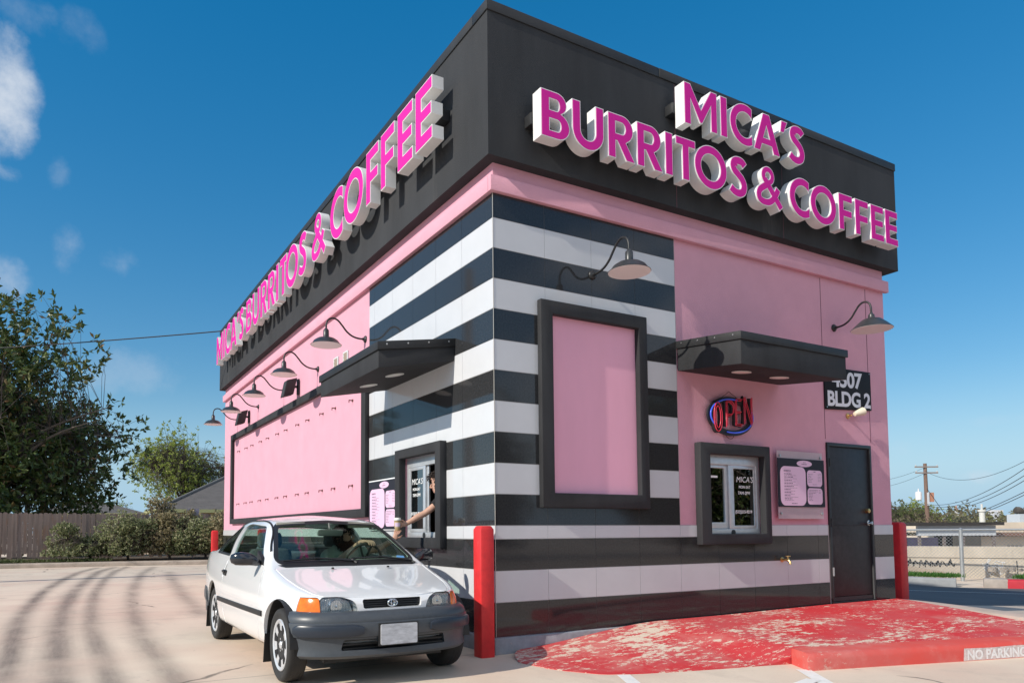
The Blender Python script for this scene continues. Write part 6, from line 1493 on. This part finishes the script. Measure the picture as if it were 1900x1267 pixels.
# wipers and washer jets, cowl
mb = MB(); mb.add([(x, y, z) for x, y, z in ((-.66, .262, .893), (-.60, .215, .874), (0, .185, .878), (.60, .215, .874), (.66, .262, .893), (0, .268, .912))], [(0, 1, 2, 5), (5, 2, 3, 4)]); mb.obj('cowl', M_trim, CAR, origin=CO, fix=False)
for a, b in (((-.60, .30, .925), (.02, .275, .925)), ((.02, .29, .935), (.60, .29, .915))):
    mb = MB(); a, b = Vector(a), Vector(b); c = [a.lerp(b, t/8)+Vector((0, 0, .014*sin(pi*t/8))) for t in range(9)]; mb.tube(c, .008, 5); mb.tube([tuple(b), tuple(b+Vector((.03, -.05, -.03)))], .012, 6); mb.tube([tuple(a.lerp(b, .45)+Vector((0, -.01, .022))), tuple(b+Vector((.02, -.03, -.01)))], .008, 5); mb.obj('wiper', M_trim, CAR, origin=CO)
for x in (-.22, .30):
    mb = MB(); mb.lathe([(.014, 0), (.012, .012), (0, .016)], (x, .10, .855), 8); mb.obj('washer_jet', M_trim, CAR, origin=CO)
# ---- cabin: dash, wheel, seats, mirror
mb = MB(); mb.hexa([(-.66, .33, .70), (.66, .33, .70), (.66, .66, .60), (-.66, .66, .60), (-.64, .33, .865), (.64, .33, .865), (.64, .70, .875), (-.64, .70, .875)]); mb.obj('dashboard', M_dash, CAR, bevel=.03, origin=CO)
mb = MB(); mb.prism(round_poly([(.70, .82), (.62, .90), (.50, .925), (.45, .86), (.5, .8)], .03), .16, .56, 'yz'); mb.obj('instrument_hood', M_dash, CAR, origin=CO, bevel=.01)
sw = empty('tmp'); bpy.data.objects.remove(sw)
SWC = Vector((.36, .86, .885)); SWN = Vector((0, -.86, -.38)).normalized()*-1
su = Vector((1, 0, 0)); sv = SWN.cross(su).normalized()
mb = MB(); mb.tube([tuple(SWC+su*.185*cos(2*pi*k/32)+sv*.185*sin(2*pi*k/32)) for k in range(33)], .014, 8, cap=False)
for a in (20, 160, 250, 290): mb.tube([tuple(SWC-SWN*.02), tuple(SWC+su*.18*cos(RD(a))+sv*.18*sin(RD(a)))], .012, 6)
mb.lathe([(.0, -.03), (.055, -.02), (.06, .02), (.0, .03)], tuple(SWC-SWN*.015), 14); mb.tube([tuple(SWC), tuple(SWC-SWN*.35)], .03, 8); mb.obj('steering_wheel', mat('dark wheel rim', (.05, .048, .042), .5), CAR, origin=CO, smooth=60)
def seat(x, name='front_seat'):
    mb = MB(); 
    def slab(pts, w0, w1, th):
        rings = []
        for i, (y, z) in enumerate(pts):
            d = Vector((0, pts[min(i+1, len(pts)-1)][0]-pts[max(i-1, 0)][0], pts[min(i+1, len(pts)-1)][1]-pts[max(i-1, 0)][1])).normalized(); nn = Vector((0, -d.z, d.y)); w_ = w0+(w1-w0)*i/(len(pts)-1)
            e = .5 if i in (0, len(pts)-1) else 1
            rings.append([(x+w_*c_*(.9 if e < 1 else 1), y+nn.y*th*s_*e, z+nn.z*th*s_*e) for c_, s_ in ((-1, -.4), (-1, .4), (-.8, .9), (0, .7), (.8, .9), (1, .4), (1, -.4), (.8, -.9), (-.8, -.9))])
        n = 9; fs = [(i*n+k, i*n+(k+1) % n, (i+1)*n+(k+1) % n, (i+1)*n+k) for i in range(len(rings)-1) for k in range(n)]+[tuple(range(n)), tuple((len(rings)-1)*n+k for k in range(n))]
        mb.add([q for r in rings for q in r], fs)
    slab([(1.02, .46), (1.10, .50), (1.35, .47), (1.55, .45)], .25, .25, .07)
    slab([(1.52, .45), (1.58, .62), (1.64, .80), (1.70, .96), (1.71, 1.00)], .25, .21, .06)
    slab([(1.70, 1.02), (1.715, 1.06), (1.72, 1.14), (1.72, 1.17)], .13, .12, .045)
    return mb.obj(name, M_seat, CAR, smooth=60, origin=CO)
seat(-.36); seat(.36)
mb = MB(); mb.hexa([(-.62, 2.15, .45), (.62, 2.15, .45), (.62, 2.40, .45), (-.62, 2.40, .45), (-.58, 2.42, .93), (.58, 2.42, .93), (.58, 2.55, .93), (-.58, 2.55, .93)]); mb.obj('rear_seat', M_seat, CAR, bevel=.04, origin=CO)
mb = MB(); mb.hexa([(-.64, 2.55, .90), (.64, 2.55, .90), (.60, 2.80, .93), (-.60, 2.80, .93), (-.64, 2.55, .925), (.64, 2.55, .925), (.60, 2.80, .955), (-.60, 2.80, .955)]); mb.lathe([(0, .10), (.09, .085), (.12, .04), (.13, 0)], (-.18, 2.62, .925), 20); mb.obj('parcel_shelf', mat('blue grey shelf trim', (.14, .17, .20), .8), CAR, origin=CO, smooth=40)
mb = MB(); mb.prism(round_poly([(-.13, 1.135), (.12, 1.135), (.13, 1.20), (-.12, 1.20)], .028), .80, .835, 'xz'); mb.tube([(0, .83, 1.19), (0, .86, 1.262)], .012, 6); mb.obj('rear_view_mirror', mat('grey mirror shell', (.13, .135, .12), .5), CAR, bevel=.006, origin=CO)
for sgn in (-1, 1):
    mb = MB(); mb.box(*sorted((sgn*.22, sgn*.50)), .92, .935, 1.215, 1.27); mb.obj('sun_visor', M_headliner, CAR, bevel=.005, origin=CO)
mb = MB(); mb.hexa([(.50, .335, .905), (.585, .335, .905), (.575, .34, .92), (.50, .34, .92), (.50, .36, .935), (.585, .36, .93), (.575, .365, .945), (.50, .365, .95)]); mb.obj('window_sticker', mat('blue paper sticker', (.12, .32, .60), .6), CAR, origin=CO)
# ---------------------------------------------------------------- people
M_skin = mat('fair skin', (.56, .33, .24), .5, var=(30, .06)); M_skin2 = mat('warm skin', (.54, .31, .22), .5, var=(30, .06))
M_hair = mat('dark brown hair', (.022, .012, .008), .5, var=(60, .4), bump=(120, .6, .004)); M_beard = mat('auburn beard', (.075, .022, .010), .6, var=(60, .4), bump=(120, .7, .005))
M_sage = mat('sage green cotton', (.33, .40, .35), .9, var=(20, .08), bump=(18, .3, .01)); M_blacktee = mat('black cotton', (.015, .015, .017), .9, bump=(18, .3, .01))
def skinned(name, verts, edges, radii, m, parent, sub=2, root_i=0, origin=None):
    me = bpy.data.meshes.new(name); me.from_pydata([tuple(v) for v in verts], edges, []); o = bpy.data.objects.new(name, me); COL.objects.link(o)
    md = o.modifiers.new('s', 'SKIN'); md.use_smooth_shade = True
    for i, r in enumerate(radii):
        sv_ = me.skin_vertices[0].data[i]; sv_.radius = (r, r) if not isinstance(r, tuple) else r; sv_.use_root = (i == root_i)
    o.modifiers.new('u', 'SUBSURF').levels = sub
    dg = bpy.context.evaluated_depsgraph_get(); dg.update(); m2 = bpy.data.meshes.new_from_object(o.evaluated_get(dg)); m2.name = name
    bpy.data.objects.remove(o); bpy.data.meshes.remove(me); m2.materials.clear(); m2.materials.append(m)
    if origin: m2.transform(Matrix.Translation(-Vector(origin)))
    m2.polygons.foreach_set('use_smooth', [True]*len(m2.polygons)); o = bpy.data.objects.new(name, m2); COL.objects.link(o); o.parent = parent; return o
def chainv(V, E, Rr, pts, rs, start=None):
    prev = start
    for p, r in zip(pts, rs):
        V.append(Vector(p)); Rr.append(r); i = len(V)-1
        if prev is not None: E.append((prev, i))
        prev = i
    return prev
def hand(V, E, Rr, wrist_i, W_, d, up, side, k=1.0, grip=None, curl=.9, thumb=1):
    """d along the palm, up = back of hand, side = towards the thumb; grip=(centre, axis, radius) wraps the fingers round a cylinder"""
    pc = W_+d*.045*k
    pi_ = chainv(V, E, Rr, [pc], [(.028*k, .017*k)], wrist_i)
    for j, (off, ln) in enumerate(((.030, .92), (.010, 1.0), (-.011, .95), (-.030, .78))):
        b = W_+d*.088*k+side*off*k
        a1 = .35*curl; a2 = 1.0*curl; a3 = 1.5*curl
        q = [b]; dd = d
        for a, s_ in ((a1, .040), (a2, .028), (a3, .022)):
            v = (d*cos(a)-up*sin(a)); q.append(q[-1]+v*s_*ln*k)
        chainv(V, E, Rr, q, [.0105*k, .0098*k, .0088*k, .0075*k], pi_)
    tb = W_+d*.03*k+side*.028*k
    v1 = (d*.55+side*.75-up*.35).normalized(); v2 = (d*.75+side*.15-up*.65).normalized()
    chainv(V, E, Rr, [tb, tb+v1*.035*k, tb+v1*.035*k+v2*.030*k, tb+v1*.035*k+v2*.052*k], [.014*k, .0115*k, .0105*k, .008*k], pi_)
def head(root, C_, face_dir, m_skin, m_hair, hair, beard=False, glasses=False, s=1.0, origin=(0, 0, 0), curls=0):
    """lofted head: side profile in the plane of face_dir, with brow, nose, lips and chin; hair and beard as shells"""
    F = Vector(face_dir).normalized(); U = Vector((0, 0, 1)); U = (U-F*U.dot(F)).normalized(); S_ = F.cross(U)
    n = 28; mb = MB(); rings = []
    #  z, front, back, half width
    prof = [(-.118, .035, -.02, .030), (-.112, .070, -.03, .046), (-.095, .083, -.045, .055), (-.075, .080, -.060, .061), (-.060, .086, -.070, .064), (-.048, .083, -.078, .066), (-.030, .088, -.086, .069), (-.010, .083, -.092, .072), (.010, .080, -.095, .075), (.030, .086, -.097, .077), (.050, .086, -.096, .077), (.075, .076, -.088, .072), (.098, .055, -.068, .058), (.114, .025, -.035, .034), (.119, .004, -.008, .008)]
    for z, f, b, w_ in prof:
        ring = []
        for k in range(n):
            a = 2*pi*k/n; ca, sa = cos(a), sin(a)
            d = f*ca if ca > 0 else -b*ca
            x = w_*math.copysign(abs(sa)**.85, sa)
            if ca > .55 and -.02 < z < .02 and .2 < abs(sa) < .55: d -= .010       # eye sockets
            ring.append(tuple(C_+(F*d+S_*x+U*z)*s))
        rings.append(ring)
    fs = [(i*n+k, i*n+(k+1) % n, (i+1)*n+(k+1) % n, (i+1)*n+k) for i in range(len(rings)-1) for k in range(n)]+[tuple(range(n)), tuple((len(rings)-1)*n+k for k in range(n))]
    mb.add([q for r in rings for q in r], fs)
    def P(f, x, z): return tuple(C_+(F*f+S_*x+U*z)*s)
    mb.tube([P(.080, 0, .012), P(.098, 0, -.010), P(.112, 0, -.030), P(.090, 0, -.042)], [.007*s, .010*s, .0135*s, .010*s], 8)
    for q in (-1, 1): mb.tube([P(.088, q*.010, -.038), P(.094, q*.015, -.036)], [.008*s, .006*s], 6); mb.tube([P(.0, q*.072, .012), P(-.012, q*.082, .012), P(-.012, q*.080, -.018), P(.0, q*.072, -.026)], [.009*s, .012*s, .010*s, .006*s], 6)
    hd = mb.obj('head', m_skin, root, origin=origin, smooth=70)
    mb = MB(); mb.tube([P(.078, -.025, -.064), P(.090, 0, -.062), P(.078, .025, -.064)], [.004*s, .0065*s, .004*s], 6); mb.tube([P(.076, -.022, -.073), P(.088, 0, -.073), P(.076, .022, -.073)], [.004*s, .007*s, .004*s], 6); mb.obj('lips', mat('lip tone', (.40, .16, .13), .5) if 'lip tone' not in MATS else MATS['lip tone'], hd, origin=origin, smooth=60)
    for q in (-1, 1):
        mb = MB(); mb.lathe([(0, .011), (.008, .008), (.011, 0), (.008, -.008), (0, -.011)], (0, 0, 0), 10); mb.v = [tuple(Vector(v)*s+Vector(P(.070, q*.032, .008))) for v in mb.v]; mb.obj('eye', mat('eye', (.10, .07, .05), .15) if 'eye' not in MATS else MATS['eye'], hd, origin=origin, smooth=60)
        mb = MB(); mb.tube([P(.078, q*.014, .026), P(.079, q*.032, .032), P(.066, q*.05, .026)], [.004*s, .005*s, .003*s], 5); mb.obj('eyebrow', m_hair, hd, origin=origin)
    # hair shell
    rg = random.Random(17); vs, fs = [], []
    for k in range(1500 if curls else 1100):
        a = rg.uniform(0, 2*pi); z = rg.uniform(hair[0], .125); t = None
        for i in range(len(prof)-1):
            if prof[i][0] <= z <= prof[i+1][0]: t = (z-prof[i][0])/(prof[i+1][0]-prof[i][0]); pr_ = [prof[i][j]+(prof[i+1][j]-prof[i][j])*t for j in range(4)]
        if t is None: pr_ = [z, .02, -.03, .03]
        ca, sa = cos(a), sin(a)
        if ca > .15 and z < hair[1]-.03*(1-abs(sa)): continue
        d = pr_[1]*ca if ca > 0 else -pr_[2]*ca; nrm = (F*ca*.8+S_*sa+U*(z*5)).normalized(); p = C_+(F*d+S_*pr_[3]*sa+U*z)*s+nrm*rg.uniform(.002, hair[2])*s
        dr = (Vector((0, 0, -1))+nrm*.35+rvec(rg)*(.9 if curls else .35)).normalized(); leaf(vs, fs, p, dr, nrm, rg.uniform(.02, .045)*s*(1.1 if not curls else .8), .016*s, .3)
    me = bpy.data.meshes.new('hair'); me.from_pydata([tuple(Vector(v)-Vector(origin)) for v in vs], [], fs); me.materials.append(m_hair); o = bpy.data.objects.new('hair', me); COL.objects.link(o); o.parent = hd
    cap = MB(); rr = []
    for z, f, b, w_ in prof[6:]:
        rr.append([tuple(C_+(F*((f*.75 if z < hair[1] else f+.006)*cos(2*pi*k/n) if cos(2*pi*k/n) > 0 else -(b-.008)*cos(2*pi*k/n))+S_*((w_+.006)*(sin(2*pi*k/n)))+U*(z+.004))*s) for k in range(n)])
    cap.add([q for r in rr for q in r], [(i*n+k, i*n+(k+1) % n, (i+1)*n+(k+1) % n, (i+1)*n+k) for i in range(len(rr)-1) for k in range(n)]+[tuple((len(rr)-1)*n+k for k in range(n))])
    # the cap only covers crown and back of the head
    keep = []
    for f_ in cap.f:
        c = sum((Vector(cap.v[i]) for i in f_), Vector())/len(f_)-C_; ff, zz = c.dot(F)/s, c.dot(U)/s
        if ff < .01 or zz > hair[1]: keep.append(f_)
    cap.f = keep; cap.mi = [0]*len(keep); cap.obj('hair_cap', m_hair, hd, origin=origin, smooth=60, fix=False)
    if beard:
        vs, fs = [], []
        for k in range(900):
            a = rg.uniform(-1.9, 1.9); z = rg.uniform(-.125, -.045-.02*abs(cos(a))); ca, sa = cos(a), sin(a); i = min(range(len(prof)), key=lambda j: abs(prof[j][0]-z)); pr_ = prof[i]
            d = pr_[1]*ca if ca > 0 else -pr_[2]*ca; nrm = (F*ca+S_*sa).normalized(); p = C_+(F*d+S_*pr_[3]*sa+U*z)*s+nrm*rg.uniform(0, .012)*s
            leaf(vs, fs, p, (Vector((0, 0, -1))+nrm*.55+rvec(rg)*.25).normalized(), nrm, rg.uniform(.035, .075)*s, .014*s, .3)
        me = bpy.data.meshes.new('beard'); me.from_pydata([tuple(Vector(v)-Vector(origin)) for v in vs], [], fs); me.materials.append(M_beard); o = bpy.data.objects.new('beard', me); COL.objects.link(o); o.parent = hd
        cb = MB(); cb.tube([P(.045, 0, -.075), P(.080, 0, -.105), P(.095, 0, -.150), P(.085, 0, -.185)], [.052*s, .050*s, .038*s, .012*s], 12); cb.obj('beard_mass', M_beard, hd, origin=origin, smooth=60)
    if glasses:
        mb = MB()
        for q in (-1, 1): mb.tube([P(.094, q*.032+.022*cos(2*pi*k/14), .006+.017*sin(2*pi*k/14)) for k in range(15)], .0018*s, 5, cap=False); mb.tube([P(.090, q*.056, .010), P(.0, q*.080, .012)], .002*s, 5)
        mb.tube([P(.096, -.010, .008), P(.096, .010, .008)], .0018*s, 5); mb.obj('glasses', M_trim, hd, origin=origin)
    return hd
# the cup being passed across
CUP = Vector((-.405, 1.405, 1.185))
r = empty('coffee_cup', tuple(CUP)); tag(r, 'paper coffee cup with white lid passed between the two hands', 'cup')
mb = MB(); mb.lathe([(.0, 0), (.027, 0), (.029, .008), (.038, .118), (.039, .120), (.036, .120), (.0, .118)], (0, 0, 0), 24); cb_ = mb.obj('cup_body', mat('kraft paper', (.42, .31, .15), .8), r, smooth=40)
mb = MB(); mb.lathe([(.0315, .030), (.0385, .095)], (0, 0, 0), 24); mb.obj('sleeve', mat('pale kraft sleeve', (.56, .44, .28), .8), cb_, smooth=60)
mb = MB(); n = 10; mb.add([(-.0382*cos(RD(a))*(.92+.08*k/4), -.0382*sin(RD(a))*(.92+.08*k/4), .045+.010*k) for k in range(5) for a in range(20, 121, 10)], [(k*11+i, k*11+i+1, (k+1)*11+i+1, (k+1)*11+i) for k in range(4) for i in range(10)]); mb.obj('printed_label', mat('lilac cup label', (.70, .55, .72), .7), cb_, smooth=60, fix=False)
mb = MB(); mb.lathe([(.041, .112), (.042, .122), (.039, .126), (.036, .140), (.033, .142), (.031, .136), (.0, .136)], (0, 0, 0), 24); mb.obj('lid', M_white, r, smooth=40)
# barista leaning at the drive-through window
BR = Vector((.42, 1.36, .2)); br = empty('person', tuple(BR)); tag(br, 'dark haired person in a black T-shirt leaning out of the window with a cup', 'person')
V, E, Rr = [], [], []
pel = chainv(V, E, Rr, [(.50, 1.42, .98)], [(.15, .11)])
ch = chainv(V, E, Rr, [(.40, 1.40, 1.18), (.27, 1.37, 1.40), (.20, 1.34, 1.52)], [(.14, .11), (.17, .12), (.12, .09)], pel)
nk = chainv(V, E, Rr, [(.16, 1.33, 1.60)], [.055], ch)
shl = chainv(V, E, Rr, [(.13, 1.30, 1.50)], [.075], ch)
for q in (-.1, .1):
    k1 = chainv(V, E, Rr, [(.54, 1.44+q, .90), (.50, 1.44+q, .60), (.56, 1.45+q, .24)], [.10, .07, .05], pel)
sh2 = chainv(V, E, Rr, [(.28, 1.56, 1.50), (.36, 1.66, 1.30), (.22, 1.68, 1.16)], [.07, .05, .04], ch)
skinned('clothing', V, E, Rr, M_blacktee, br, origin=tuple(BR))
wr = CUP+Vector((.085, .012, .062)); el = Vector((-.09, 1.36, 1.375)); sh = Vector((.06, 1.31, 1.495))
V, E, Rr = [], [], []
e0 = chainv(V, E, Rr, [sh, sh.lerp(el, .5), el, el.lerp(wr, .35)+Vector((0, 0, .006)), el.lerp(wr, .72), wr], [.046, .043, .039, .040, .030, .0245])
d = (CUP+Vector((0, 0, .062))-wr).normalized()
hand(V, E, Rr, e0, wr-d*.035, d, Vector((0, -1, .15)).normalized(), Vector((0, -.15, 1)).normalized(), .92, curl=.85)
skinned('arm', V, E, Rr, M_skin, br, origin=tuple(BR))
mb = MB(); mb.tube([tuple(sh+(sh-el).normalized()*.07), tuple(sh.lerp(el, .02)), tuple(sh.lerp(el, .34))], [.078, .068, .058], 12, cap=False); mb.obj('sleeve', M_blacktee, br, origin=tuple(BR), smooth=60)
head(br, Vector((.06, 1.295, 1.725)), (-.62, .72, -.18), M_skin, M_hair, (-.10, .055, .040), s=1.02, origin=tuple(BR), curls=1)
# driver
DV = Vector((-1.03, 1.55, .42)); dv = empty('person', tuple(DV)); tag(dv, 'bearded person in a sage green T-shirt driving, reaching out for the cup', 'person')
V, E, Rr = [], [], []
pel = chainv(V, E, Rr, [(-1.03, 1.52, .58)], [(.16, .12)])
ch = chainv(V, E, Rr, [(-1.03, 1.56, .72), (-1.02, 1.58, .88), (-1.01, 1.56, .965)], [(.15, .11), (.18, .12), (.11, .08)], pel)
chainv(V, E, Rr, [(-1.005, 1.53, 1.03)], [.058], ch)
chainv(V, E, Rr, [(-1.19, 1.52, .925), (-1.23, 1.42, .86), (-1.235, 1.34, .80)], [.075, .066, .060], ch)
chainv(V, E, Rr, [(-.84, 1.53, .935), (-.77, 1.49, .95), (-.72, 1.47, .97)], [.075, .062, .056], ch)
for q in (-.1, .1): chainv(V, E, Rr, [(-1.03+q, 1.40, .56), (-1.03+q*1.2, 1.08, .60), (-1.03+q, .85, .42)], [.09, .075, .055], pel)
skinned('clothing', V, E, Rr, M_sage, dv, origin=tuple(DV))
V, E, Rr = [], [], []                                   # arm out of the window to the cup
wr = CUP+Vector((-.050, -.020, -.098)); el = Vector((-.62, 1.455, .985)); sh = Vector((-.78, 1.50, .955))
e0 = chainv(V, E, Rr, [sh, el, el.lerp(wr, .4), wr], [.045, .040, .036, .026])
d = Vector((.38, -.05, .92)).normalized(); up_ = Vector((-.55, -.80, .12)); up_ = (up_-d*up_.dot(d)).normalized()
hand(V, E, Rr, e0, wr, d, up_, up_.cross(d).normalized()*-1, .92, curl=1.15)
skinned('arm', V, E, Rr, M_skin2, dv, origin=tuple(DV))
V, E, Rr = [], [], []                                   # right arm on the steering wheel
gp = SWC+Vector((CX, 0, 0))+su*.03+sv*.185 if sv.z > 0 else SWC+Vector((CX, 0, 0))+su*.03-sv*.185
wr = gp+Vector((-.05, .085, .02)); el = Vector((-1.25, 1.22, .80)); sh = Vector((-1.235, 1.36, .81))
e0 = chainv(V, E, Rr, [sh, el, el.lerp(wr, .45), wr], [.050, .042, .038, .028])
d = (gp+Vector((0, 0, .03))-wr).normalized()
hand(V, E, Rr, e0, wr, d, Vector((0, .25, 1)).normalized(), Vector((1, .2, 0)).normalized(), 1.0, curl=1.0)
skinned('arm', V, E, Rr, M_skin2, dv, origin=tuple(DV))
head(dv, Vector((-1.00, 1.50, 1.135)), (.86, -.50, .02), M_skin2, M_hair, (-.115, .05, .022), beard=True, glasses=True, s=1.0, origin=tuple(DV))
